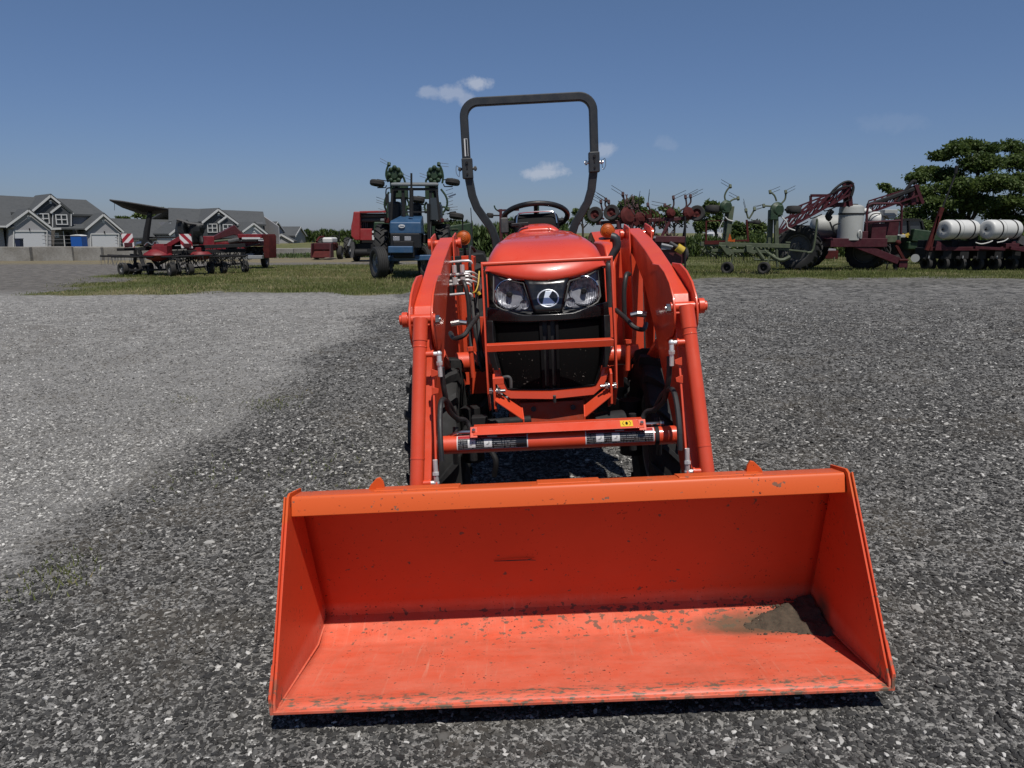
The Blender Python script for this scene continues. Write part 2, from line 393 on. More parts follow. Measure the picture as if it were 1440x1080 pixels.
# fair-weather clouds: a few small puffs, each a noisy lobe around one direction
tot = None
for px, py, rx, ry, amp in ((671, 118, 17, 9, .62), (640, 131, 19, 11, .42), (655, 138, 13, 10, .36), (603, 130, 12, 8, .36), (764, 243, 27, 8, .62), (770, 237, 15, 8, .52), (852, 209, 15, 10, .42), (935, 202, 14, 8, .10), (1250, 172, 40, 10, .06)):
    d = pdir(px, py); r = V(1, 0, 0); r = (r - d * r.dot(d)).normalized(); u = r.cross(d)
    def dot(vec, k):
        n = nt.nodes.new('ShaderNodeVectorMath'); n.operation = 'DOT_PRODUCT'; nt.links.new(tc, n.inputs[0]); n.inputs[1].default_value = vec * k; return n.outputs['Value']
    a = dot(r, FPX / rx); b = dot(u, FPX / ry)
    e = mth(nt, 'SQRT', mth(nt, 'ADD', mth(nt, 'MULTIPLY', a, a), mth(nt, 'MULTIPLY', b, b)))
    e = mth(nt, 'ADD', e, mth(nt, 'MULTIPLY', ramp(nt, dot(d, 1), -.1, .1), 0)) # facing side only, see below
    front = ramp(nt, dot(d, 1), .5, .6)
    nz = tex(nt, 'noise', 52, 8, .62, tc)
    k = mth(nt, 'SUBTRACT', 1.25, mth(nt, 'ADD', e, mth(nt, 'MULTIPLY', mth(nt, 'SUBTRACT', nz.outputs[0], .5), 2.7)))
    k = mth(nt, 'MULTIPLY', ramp(nt, k, 0, .75, 0, amp), front)
    tot = k if tot is None else mth(nt, 'MAXIMUM', tot, k)
cc = mixc(nt, tot, skyc, (9.0, 9.6, 11.0))
nt.links.new(cc, bg.inputs[0])

# ---------------------------------------------------------------- ground (one sheet out to the horizon)
def gxy(px, py):
    d = FWD + RT * ((px - 720) / FPX) + UP * ((540 - py) / FPX); t = CAMH / -d.z
    return d.x * t, d.y * t
LB = [gxy(*p) for p in ((-60, 815), (0, 790), (120, 690), (250, 625), (330, 585), (400, 540), (445, 500), (490, 462), (530, 430), (575, 414), (640, 405))]
LB.sort(key=lambda p: p[1]); LBx = [p[0] for p in LB]; LBy = [p[1] for p in LB]
def vnoise(x, y, s, seed=0):
    x = x * s; y = y * s; xi = np.floor(x).astype(int); yi = np.floor(y).astype(int); fx = x - xi; fy = y - yi
    fx = fx * fx * (3 - 2 * fx); fy = fy * fy * (3 - 2 * fy)
    h = lambda a, b: (np.sin(a * 127.1 + b * 311.7 + seed * 17.3) * 43758.5453) % 1.0
    return (h(xi, yi) * (1 - fx) + h(xi + 1, yi) * fx) * (1 - fy) + (h(xi, yi + 1) * (1 - fx) + h(xi + 1, yi + 1) * fx) * fy
def light_mask(x, y):
    xb = np.interp(y, LBy, LBx, left=LBx[0] - 2, right=LBx[-1] + 4)
    w = .14 + .035 * y
    n = (vnoise(x, y, 1.3, 1) - .5) * 1.2 + (vnoise(x, y, .45, 2) - .5) * 1.6
    return sstep(-1, 1, (xb - x + n * w * .8) / w)
GL = [gxy(*p)[::-1] for p in ((100, 413), (540, 409))]
def grass_mask(x, y):
    # near edge of the turf: left patch closer, right patch farther
    e = np.where(x < 1.0, 18.3 + .35 * np.sin(x * .8) + .2 * np.clip(x + 2, 0, 3), 24.6)
    e = np.where((x > -2.6) & (x < 3), np.interp(x, [-2.6, 3], [18.6, 24.4]), e)
    n = (vnoise(x, y, 1.1, 3) - .5) * 1.5 + (vnoise(x, y, .35, 4) - .5) * 1.6
    g = sstep(-.6, .6, (y - e) + n)
    # the left side of the left patch peters out into gravel, and the lane runs behind it
    lx = np.interp(y, [18, 22, 27, 32, 36], [-10.6, -12.2, -13.0, -12.5, -11])
    g *= np.where(x < 3, sstep(-1, 1, (x - lx) + n * 1.3), 1)
    g *= np.where(x < 0, 1 - sstep(33.5, 35.5, y + n * .8), 1)
    return np.maximum(g, sstep(45, 47, y))
def dry_mask(x, y):
    n = (vnoise(x, y, .5, 5) - .5)
    return np.clip(sstep(33.8, 36.3, y + n * 2.5 - 2.5 * (x > -17)) * (1 - sstep(43, 46, y)), 0, 1) * (x < 0)
def axis_pts(segs):
    out = []
    for a, b, st in segs: out += list(np.arange(a, b, st))
    return np.array(sorted(set(np.round(out, 4))))
gx = axis_pts([(-900, -120, 60), (-120, -40, 8), (-40, -16, 1.2), (-16, -5, .35), (-5, 6, .16), (6, 16, .4), (16, 42, 1.3), (42, 130, 8), (130, 901, 60)])
gy = axis_pts([(-200, -20, 20), (-20, -2, 1), (-2, 1, .3), (1, 12, .14), (12, 38, .35), (38, 64, 1), (64, 160, 8), (160, 1600, 80)])
XX, YY = np.meshgrid(gx, gy); ZZ = ground_z(XX, YY)
nx, ny = len(gx), len(gy)
me = bpy.data.meshes.new('ground')
vv = np.stack([XX, YY, ZZ], -1).reshape(-1, 3).astype(np.float32)
ii = (np.arange(ny - 1)[:, None] * nx + np.arange(nx - 1)[None]).reshape(-1)
ff = np.stack([ii, ii + 1, ii + nx + 1, ii + nx], -1).astype(np.int32)
me.vertices.add(len(vv)); me.vertices.foreach_set('co', vv.ravel()); me.loops.add(ff.size); me.loops.foreach_set('vertex_index', ff.ravel())
me.polygons.add(len(ff)); me.polygons.foreach_set('loop_start', np.arange(0, ff.size, 4, dtype=np.int32)); me.update(calc_edges=True); me.validate()
me.polygons.foreach_set('use_smooth', [True] * len(ff))
for nm, fn in (('light_gravel', light_mask), ('turf', grass_mask), ('dry', dry_mask)):
    at = me.attributes.new(nm, 'FLOAT', 'POINT'); at.data.foreach_set('value', np.asarray(fn(XX, YY), np.float32).ravel())
def ground_mat():
    m, nt, b = base('gravel_ground'); v = coord(nt)
    A = lambda n: nd(nt, 'ShaderNodeAttribute', attribute_name=n).outputs['Fac']
    lg, tf, dr = A('light_gravel'), A('turf'), A('dry')
    def stones(sc):
        n = tex(nt, 'voro', sc, vec=v); return n
    f1, f2, f3 = stones(58), stones(130), stones(24)
    tone = lambda n: nd_sep(nt, n)
    def nd_sep(nt, n):
        s = nt.nodes.new('ShaderNodeSeparateColor'); nt.links.new(n.outputs['Color'], s.inputs[0]); return s.outputs[0]
    t1, t2, t3 = nd_sep(nt, f1), nd_sep(nt, f2), nd_sep(nt, f3)
    def grade(t):
        r = nt.nodes.new('ShaderNodeValToRGB'); e = r.color_ramp.elements
        e[0].position = 0; e[0].color = (.012, .0125, .0135, 1); e[1].position = 1; e[1].color = (.34, .33, .31, 1)
        for p, c in ((.42, (.015, .015, .0152, 1)), (.70, (.030, .0296, .0288, 1)), (.87, (.070, .0685, .065, 1)), (.95, (.18, .176, .166, 1))):
            q = e.new(p); q.color = c
        nt.links.new(t, r.inputs[0]); return r.outputs[0]
    pick = tex(nt, 'noise', 12, 3, .6, v)
    dark = mixc(nt, ramp(nt, pick.outputs[0], .42, .58), grade(t1), grade(t2))
    dark = mixc(nt, ramp(nt, t3, .86, .9, 0, .55), dark, grade(t2))
    patch = tex(nt, 'noise', .55, 5, .6, v); brown = tex(nt, 'noise', 1.3, 4, .6, v)
    f4 = stones(13); t4 = nd_sep(nt, f4); f5 = stones(6.5); t5 = nd_sep(nt, f5); spf = nd(nt, 'ShaderNodeSeparateXYZ'); nt.links.new(v, spf.inputs[0])
    coarse = mixc(nt, .5, grade(t4), mixc(nt, .4, grade(t2), (.012, .012, .012))); coarse = mixc(nt, ramp(nt, spf.outputs[1], 13, 22), coarse, mixc(nt, .4, grade(t5), (.040, .039, .037)))
    dark = mixc(nt, ramp(nt, spf.outputs[1], 5, 11), dark, coarse)
    dark = mixc(nt, ramp(nt, patch.outputs[0], .35, .65, 0, .3), dark, (.060, .059, .056))
    dark = mixc(nt, ramp(nt, brown.outputs[0], .56, .72, 0, .45), dark, (.050, .045, .036))
    lite = mixc(nt, .52, mixc(nt, ramp(nt, spf.outputs[1], 6, 12), grade(t1), grade(t4)), (.345, .336, .318))
    lite = mixc(nt, ramp(nt, patch.outputs[0], .4, .7, 0, .35), lite, (.19, .184, .17))
    blot = tex(nt, 'noise', 3.2, 8, .75, v); lite = mixc(nt, ramp(nt, blot.outputs[0], .42, .68, 0, .45), lite, (.135, .128, .116))
    # worn tyre arc on the pale gravel
    dv = nd(nt, 'ShaderNodeVectorMath', operation='DISTANCE'); nt.links.new(v, dv.inputs[0]); dv.inputs[1].default_value = (-9.6, 9.4, 0)
    ring = mth(nt, 'SUBTRACT', 1, mth(nt, 'MULTIPLY', mth(nt, 'ABSOLUTE', mth(nt, 'SUBTRACT', dv.outputs['Value'], 3.4)), 3.2))
    lite = mixc(nt, mth(nt, 'MULTIPLY', ramp(nt, ring, 0, .8, 0, .45), ramp(nt, brown.outputs[0], .35, .6)), lite, (.12, .107, .09))
    # curved wheel ruts sweeping along the drive
    for k_, (cx_, cy_, r_) in enumerate(((-22.0, -1.0, 17.0), (-22.2, -1.2, 18.6), (-15.0, 33.0, 21.5), (-15.0, 33.0, 23.0))):
        d2 = nd(nt, 'ShaderNodeVectorMath', operation='DISTANCE'); nt.links.new(v, d2.inputs[0]); d2.inputs[1].default_value = (cx_, cy_, 0)
        rg = mth(nt, 'SUBTRACT', 1, mth(nt, 'MULTIPLY', mth(nt, 'ABSOLUTE', mth(nt, 'SUBTRACT', d2.outputs['Value'], r_)), 3.0))
        lite = mixc(nt, mth(nt, 'MULTIPLY', ramp(nt, rg, 0, .9, 0, .35), ramp(nt, blot.outputs[0], .35, .6)), lite, (.145, .138, .125))
    spz = nd(nt, 'ShaderNodeSeparateXYZ'); nt.links.new(v, spz.inputs[0])
    lite = mixc(nt, ramp(nt, spz.outputs[1], 17.5, 19.5, 0, .92), lite, mixc(nt, ramp(nt, blot.outputs[0], .40, .60), (.060, .055, .049), (.17, .158, .142)))
    lgn = ramp(nt, mth(nt, 'ADD', lg, mth(nt, 'MULTIPLY', mth(nt, 'SUBTRACT', blot.outputs[0], .5), 1.1)), .25, .75)
    c = mixc(nt, lgn, dark, lite)
    # a paler worn strip where the yard meets the turf on the right, and far yard
    sp = nd(nt, 'ShaderNodeSeparateXYZ'); nt.links.new(v, sp.inputs[0])
    far = mth(nt, 'MULTIPLY', ramp(nt, sp.outputs[1], 19.5, 24), ramp(nt, sp.outputs[0], -3, 1))
    c = mixc(nt, mth(nt, 'MULTIPLY', far, .5), c, (.135, .128, .110))
    # turf soil under the blades
    gn = tex(nt, 'noise', 2.2, 6, .7, v); gn2 = tex(nt, 'noise', .45, 3, .6, v)
    gc = mixc(nt, ramp(nt, gn.outputs[0], .35, .65), (.052, .066, .018), (.095, .102, .036))
    gc = mixc(nt, ramp(nt, gn2.outputs[0], .42, .66, 0, .8), gc, (.17, .148, .075))
    c = mixc(nt, ramp(nt, mth(nt, 'ADD', tf, mth(nt, 'MULTIPLY', mth(nt, 'SUBTRACT', gn.outputs[0], .5), .9)), .35, .7), c, gc)
    c = mixc(nt, mth(nt, 'MULTIPLY', dr, ramp(nt, gn2.outputs[0], .3, .6, .4, .95)), c, (.18, .15, .085))
    nt.links.new(c, b.inputs['Base Color']); b.inputs['Roughness'].default_value = .92; b.inputs['Specular IOR Level'].default_value = .25
    h = mth(nt, 'ADD', mth(nt, 'MULTIPLY', t1, .6), mth(nt, 'ADD', mth(nt, 'MULTIPLY', t2, .4), mth(nt, 'MULTIPLY', f1.outputs['Distance'], -.8)))
    bump(nt, b, h, .9, .010); return m
ground_mat(); me.materials.append(M['gravel_ground'])
g = bpy.data.objects.new('ground', me); COL.objects.link(g); g['kind'] = 'structure'; g['label'] = 'dark grey gravel yard with paler gravel drive and turf strips'

# loose stones lying on the yard (one scatter; stones are made by the node tree itself)
def stone_mat():
    m, nt, b = base('loose_stone'); oi = nd(nt, 'ShaderNodeObjectInfo'); v = coord(nt)
    at = nd(nt, 'ShaderNodeAttribute', attribute_name='tone', attribute_type='INSTANCER')
    r = nt.nodes.new('ShaderNodeValToRGB'); e = r.color_ramp.elements
    e[0].position = 0; e[0].color = (.011, .011, .0115, 1); e[1].position = 1; e[1].color = (.56, .55, .52, 1)
    for p, c in ((.38, (.021, .0211, .0217, 1)), (.66, (.048, .0477, .0465, 1)), (.84, (.112, .109, .103, 1)), (.93, (.30, .292, .273, 1))):
        q = e.new(p); q.color = c
    nt.links.new(at.outputs['Fac'], r.inputs[0])
    n = tex(nt, 'noise', 2.2, 5, .7, v); gl = nd(nt, 'ShaderNodeObjectInfo').outputs['Location']; pn = tex(nt, 'noise', .9, 5, .65, gl); pn2 = tex(nt, 'noise', .35, 4, .6, gl)
    c = mixc(nt, ramp(nt, n.outputs[0], .4, .75, 0, .3), r.outputs[0], (.12, .112, .098)); c = mixc(nt, ramp(nt, pn.outputs[0], .50, .66, 0, .55), c, (.085, .073, .056)); c = mixc(nt, ramp(nt, pn2.outputs[0], .42, .62, 0, .30), c, (.034, .0332, .032))
    nt.links.new(c, b.inputs['Base Color']); b.inputs['Roughness'].default_value = .85; b.inputs['Specular IOR Level'].default_value = .3
stone_mat()
def scatter_stones():
    P = []; Sz = []; T = []
    def region(n, x0, x1, y0, y1, s0, s1, pw=2.2, fade=0):
        x = rng.uniform(x0, x1, n); y = rng.uniform(y0, y1, n)
        keep = np.abs(x) < .12 + y * .72 + .5
        x, y = x[keep], y[keep]; l = light_mask(x, y)
        k2 = rng.uniform(size=len(x)) > np.maximum(l * .15, fade * sstep(y0 + (y1 - y0) * .15, y1, y)); x, y, l = x[k2], y[k2], l[k2]
        s = s0 + (s1 - s0) * rng.uniform(size=len(x)) ** pw
        t = rng.uniform(size=len(x)) * (1 - l) + l * rng.uniform(.70, 1.0, len(x)) ** .75
        P.append(np.stack([x, y, ground_z(x, y)], -1)); Sz.append(s * (1 - .15 * l)); T.append(t)
    region(105000, -3.0, 3.0, 1.1, 2.9, .0023, .0090, 2.3)
    region(230000, -6, 6.2, 2.7, 8.0, .0034, .0100, 2.1, .9)
    region(260000, -11.5, 12, 4.6, 19, .0055, .0135, 1.8, 1)
    region(3000, -4, 4, 1.1, 5.5, .008, .017, 2.4)
    p = np.concatenate(P).astype(np.float32); s = np.concatenate(Sz).astype(np.float32); t = np.concatenate(T).astype(np.float32)
    p[:, 2] += s * .05
    n = len(p); me = bpy.data.meshes.new('loose_gravel'); me.vertices.add(n); me.vertices.foreach_set('co', p.ravel())
    sc = np.stack([s * rng.uniform(.9, 1.6, n), s * rng.uniform(.65, 1.0, n), s * rng.uniform(.35, .75, n)], -1).astype(np.float32)
    rt = np.stack([rng.normal(0, .28, n), rng.normal(0, .28, n), rng.uniform(0, 6.28, n)], -1).astype(np.float32)
    for nm, a, ty in (('scl', sc, 'FLOAT_VECTOR'), ('rot', rt, 'FLOAT_VECTOR')):
        me.attributes.new(nm, ty, 'POINT').data.foreach_set('vector', a.ravel())
    me.attributes.new('tone', 'FLOAT', 'POINT').data.foreach_set('value', t)
    o = bpy.data.objects.new('loose_gravel', me); COL.objects.link(o); tag(o, 'loose angular grey stones strewn over the gravel yard', 'gravel', None, 'stuff')
    ng = bpy.data.node_groups.new('gravel_scatter', 'GeometryNodeTree')
    ng.interface.new_socket('Geometry', in_out='INPUT', socket_type='NodeSocketGeometry'); ng.interface.new_socket('Geometry', in_out='OUTPUT', socket_type='NodeSocketGeometry')
    N = ng.nodes.new; L = ng.links.new; gi = N('NodeGroupInput'); go = N('NodeGroupOutput')
    m2p = N('GeometryNodeMeshToPoints'); L(gi.outputs[0], m2p.inputs['Mesh'])
    g2i = N('GeometryNodeGeometryToInstance')
    for k in range(5):
        ic = N('GeometryNodeMeshIcoSphere'); ic.inputs['Radius'].default_value = 1; ic.inputs['Subdivisions'].default_value = 2 if k < 4 else 1
        sp = N('GeometryNodeSetPosition'); pos = N('GeometryNodeInputPosition'); ad = N('ShaderNodeVectorMath'); ad.operation = 'ADD'; ad.inputs[1].default_value = (k * 7.3, k * 3.1, k * 5.7)
        L(pos.outputs[0], ad.inputs[0]); vo = N('ShaderNodeTexVoronoi'); vo.inputs['Scale'].default_value = .75 + .1 * k; L(ad.outputs[0], vo.inputs['Vector'])
        # facet: push each point towards its cell centre
        cs = N('ShaderNodeVectorMath'); cs.operation = 'SUBTRACT'; L(vo.outputs['Color'], cs.inputs[0]); cs.inputs[1].default_value = (.5, .5, .5)
        sc2 = N('ShaderNodeVectorMath'); sc2.operation = 'SCALE'; sc2.inputs['Scale'].default_value = 1.0; L(cs.outputs[0], sc2.inputs[0])
        L(ic.outputs[0], sp.inputs['Geometry']); L(sc2.outputs[0], sp.inputs['Offset'])
        ch = N('GeometryNodeConvexHull'); L(sp.outputs[0], ch.inputs[0])
        L(ch.outputs[0], g2i.inputs[0])
    iop = N('GeometryNodeInstanceOnPoints'); L(m2p.outputs[0], iop.inputs['Points']); L(g2i.outputs[0], iop.inputs['Instance'])
    iop.inputs['Pick Instance'].default_value = True
    rv = N('FunctionNodeRandomValue'); rv.data_type = 'INT'; rv.inputs[4].default_value = 0; rv.inputs[5].default_value = 4
    L(rv.outputs[2], iop.inputs['Instance Index'])
    for nm, sk in (('scl', 'Scale'), ('rot', 'Rotation')):
        na = N('GeometryNodeInputNamedAttribute'); na.data_type = 'FLOAT_VECTOR'; na.inputs[0].default_value = nm
        if sk == 'Rotation':
            e2r = N('FunctionNodeEulerToRotation'); L(na.outputs[0], e2r.inputs[0]); L(e2r.outputs[0], iop.inputs['Rotation'])
        else: L(na.outputs[0], iop.inputs[sk])
    sm = N('GeometryNodeSetMaterial'); sm.inputs['Material'].default_value = M['loose_stone']
    L(iop.outputs[0], sm.inputs[0]); L(sm.outputs[0], go.inputs[0])
    md = o.modifiers.new('scatter', 'NODES'); md.node_group = ng
    me.materials.append(M['loose_stone'])
scatter_stones()

# ---------------------------------------------------------------- turf blades
def leaf_mat(name, a, b_, dry=None, trans=.25):
    m, nt, b = base(name)
    at = nd(nt, 'ShaderNodeAttribute', attribute_name='tone').outputs['Fac']
    c = mixc(nt, at, a, b_)
    if dry: c = mixc(nt, ramp(nt, at, .8, .84), c, dry)
    nt.links.new(c, b.inputs['Base Color']); b.inputs['Roughness'].default_value = .6; b.inputs['Specular IOR Level'].default_value = .3
    tr = nd(nt, 'ShaderNodeBsdfTranslucent'); nt.links.new(c, tr.inputs[0]); mx = nd(nt, 'ShaderNodeMixShader'); mx.inputs[0].default_value = trans
    nt.links.new(b.outputs[0], mx.inputs[1]); nt.links.new(tr.outputs[0], mx.inputs[2])
    nt.links.new(mx.outputs[0], [n for n in nt.nodes if n.type == 'OUTPUT_MATERIAL'][0].inputs[0]); return m
leaf_mat('grass_blade', (.078, .098, .022), (.160, .175, .055), (.28, .235, .12))
leaf_mat('leaf_dark', (.024, .050, .012), (.115, .155, .040), trans=.4)
leaf_mat('leaf_mid', (.036, .070, .018), (.135, .175, .052), trans=.4)
leaf_mat('leaf_corn', (.035, .065, .016), (.10, .135, .045))
def tri_mesh(name, co3, mat, tone, quads=False):
    n = len(co3); k = 4 if quads else 3
    me = bpy.data.meshes.new(name); me.vertices.add(n * k); me.vertices.foreach_set('co', co3.astype(np.float32).ravel())
    me.loops.add(n * k); me.loops.foreach_set('vertex_index', np.arange(n * k, dtype=np.int32)); me.polygons.add(n)
    me.polygons.foreach_set('loop_start', np.arange(0, n * k, k, dtype=np.int32)); me.update(calc_edges=True)
    me.attributes.new('tone', 'FLOAT', 'POINT').data.foreach_set('value', np.repeat(tone, k).astype(np.float32))
    me.materials.append(M[mat]); return me
def blades(n, x0, x1, y0, y1, h0, h1, extra=None):
    x = rng.uniform(x0, x1, n); y = rng.uniform(y0, y1, n); g = grass_mask(x, y)
    k = rng.uniform(size=n) < g * (.35 + .65 * sstep(.3, .6, vnoise(x, y, .9, 8))); x, y = x[k], y[k]; n = len(x)
    h = (h0 + (h1 - h0) * rng.uniform(size=n) ** 2) * (.6 + .8 * vnoise(x, y, .6, 9)); a = rng.uniform(0, 6.28, n); w = rng.uniform(.006, .013, n)
    le = rng.normal(0, .5, n) * h; b = rng.uniform(0, 6.28, n); z = ground_z(x, y) - .005
    p0 = np.stack([x - np.cos(a) * w, y - np.sin(a) * w, z], -1); p1 = np.stack([x + np.cos(a) * w, y + np.sin(a) * w, z], -1)
    p2 = np.stack([x + np.cos(b) * le, y + np.sin(b) * le, z + h], -1)
    dryn = vnoise(x, y, .45, 21) * .6 + vnoise(x, y, 1.3, 22) * .4
    tone = np.clip(rng.uniform(0, .75, n) + (rng.uniform(size=n) < sstep(.42, .75, dryn) * .75) * .5, 0, 1)
    return np.stack([p0, p1, p2], 1), tone
def turf():
    L = [blades(95000, -13.5, 3, 17.6, 30, .03, .09), blades(26000, -12, 6, 29, 36, .04, .10), blades(90000, 2, 24, 23.4, 33, .04, .13), blades(30000, 2, 30, 32, 44, .06, .18)]
    c = np.concatenate([a for a, b in L]); t = np.concatenate([b for a, b in L])
    o = bpy.data.objects.new('grass', tri_mesh('grass', c, 'grass_blade', t)); COL.objects.link(o); tag(o, 'short patchy green and dry grass beyond the gravel', 'grass', None, 'stuff')
turf()
def weeds():
    # a few sparse weed tufts growing through the gravel
    C = []; T = []
    for px, py, r in ((935, 0, 0),)[:0]: pass
    for px, py, r, n in ((386, 552, .16, 220), (82, 770, .10, 150), (78, 795, .07, 90), (268, 650, .14, 90), (450, 640, .25, 130), (255, 545, .1, 40)):
        x0, y0 = gxy(px, py); x = rng.normal(x0, r, n); y = rng.normal(y0, r * 1.4, n); h = rng.uniform(.012, .035, n); a = rng.uniform(0, 6.28, n); w = .004; z = ground_z(x, y)
        b = rng.uniform(0, 6.28, n); le = rng.uniform(.2, .9, n) * h
        C.append(np.stack([np.stack([x - np.cos(a) * w, y - np.sin(a) * w, z], -1), np.stack([x + np.cos(a) * w, y + np.sin(a) * w, z], -1), np.stack([x + np.cos(b) * le, y + np.sin(b) * le, z + h], -1)], 1)); T.append(rng.uniform(0, .95, n))
    o = bpy.data.objects.new('weeds', tri_mesh('weeds', np.concatenate(C), 'grass_blade', np.concatenate(T))); COL.objects.link(o); tag(o, 'sparse low weeds sprouting through the gravel left of the bucket', 'weeds', None, 'stuff')
weeds()
# ---------------------------------------------------------------- wheels
def tyre_mb(c, R, Wd, rim, lugs=0, lug_h=.035, n=48, hand=1, ribs=0):
    """tyre whose axle runs along x, centre c"""
    m = MB(); hw = Wd / 2; c = Vector(c); Rc = R - (lug_h if lugs else 0)
    prof = [(rim, -hw * .55), (rim + (R - rim) * .12, -hw * .82), (rim + (R - rim) * .45, -hw * 1.0), (Rc * .93, -hw * .93), (Rc * .975, -hw * .75)]
    if ribs:
        for k in range(ribs):
            t = -hw * .72 + (k + .5) * 1.44 * hw / ribs; q = .72 * hw / ribs * .75; d = .012
            prof += [(Rc - d, t - q * 1.15), (Rc, t - q), (Rc, t + q), (Rc - d, t + q * 1.15)]
    else: prof += [(Rc * .995, -hw * .4), (Rc, 0), (Rc * .995, hw * .4)]
    prof += [(Rc * .975, hw * .75), (Rc * .93, hw * .93), (rim + (R - rim) * .45, hw), (rim + (R - rim) * .12, hw * .82), (rim, hw * .55)]
    m.lathe(prof, c, (1, 0, 0), n)
    for k in range(lugs):
        for sd in (-1, 1):
            a0 = 2 * PI * (k + (.5 if sd > 0 else 0)) / lugs; vs = []
            for t in (-.08, .35, .7, .97, 1.03):
                x = sd * hw * t; a = a0 + hand * t * hw * 1.05 / R
                rr = Rc - .010 if t < .9 else (Rc * .955 if t < 1 else Rc * .90)
                top = R - .05 * t * t * lug_h if t < .8 else (R * .975 if t < 1 else R * .93)
                wd = (.030 if t < .6 else .038) * R / .45
                for da, r in ((-wd * .62 / R, rr), (-wd * .42 / R, top), (wd * .42 / R, top), (wd * .62 / R, rr)):
                    vs.append(c + V(x, -math.cos(a + da) * r, math.sin(a + da) * r))
            fs = []
            for i in range(4):
                for j in range(4): fs.append((i * 4 + j, i * 4 + (j + 1) % 4, i * 4 + 4 + (j + 1) % 4, i * 4 + 4 + j))
            fs += [(0, 1, 2, 3), (19, 18, 17, 16)]
            m.add(vs, fs)
    return m
def rim_mb(c, rim, Wd, out=1, dish=.3, n=32, holes=8):
    c = Vector(c); hw = Wd / 2; m = MB()
    m.lathe([(rim * 1.02, hw * .62 * out), (rim * .95, hw * .60 * out), (rim * .90, hw * .2 * out), (rim * .55, hw * dish * out), (rim * .28, hw * (dish + .1) * out), (rim * .26, hw * (dish + .45) * out), (0.001, hw * (dish + .45) * out)], c, (1, 0, 0), n)
    m.lathe([(rim * 1.02, -hw * .62 * out), (rim * .92, -hw * .6 * out), (rim * .88, hw * .1 * out)], c, (1, 0, 0), n)
    for k in range(holes):
        a = 2 * PI * k / holes; p = c + V(hw * (dish + .02) * out, math.cos(a) * rim * .42, math.sin(a) * rim * .42); m.cyl(p, p + V(.03 * out * rim / .25, 0, 0), rim * .05, n=6)
    return m
def wheel(par, c, R, Wd, rim, out=1, lugs=0, rimmat='rim_grey', mat='rubber', name='wheel', ribs=0, lug_h=.035, n=48, hand=1):
    w = tyre_mb(c, R, Wd, rim, lugs, lug_h, n, hand, ribs).build(name, mat, par, smooth=30)
    rim_mb(c, rim, Wd, out).build('rim', rimmat, w, smooth=30); return w

# ---------------------------------------------------------------- the orange loader tractor (local frame: x right, y away, z up)
T = thing('loader_tractor', 'orange compact tractor with front loader bucket down on the gravel, grey roll bar', 'tractor', (.2058, 2.0597, 0), None, False, (0, math.radians(-2.8), math.radians(-.4)))
P2 = lambda mb, nm, mt, par=None, **k: mb.build(nm, mt, par or T, **k)

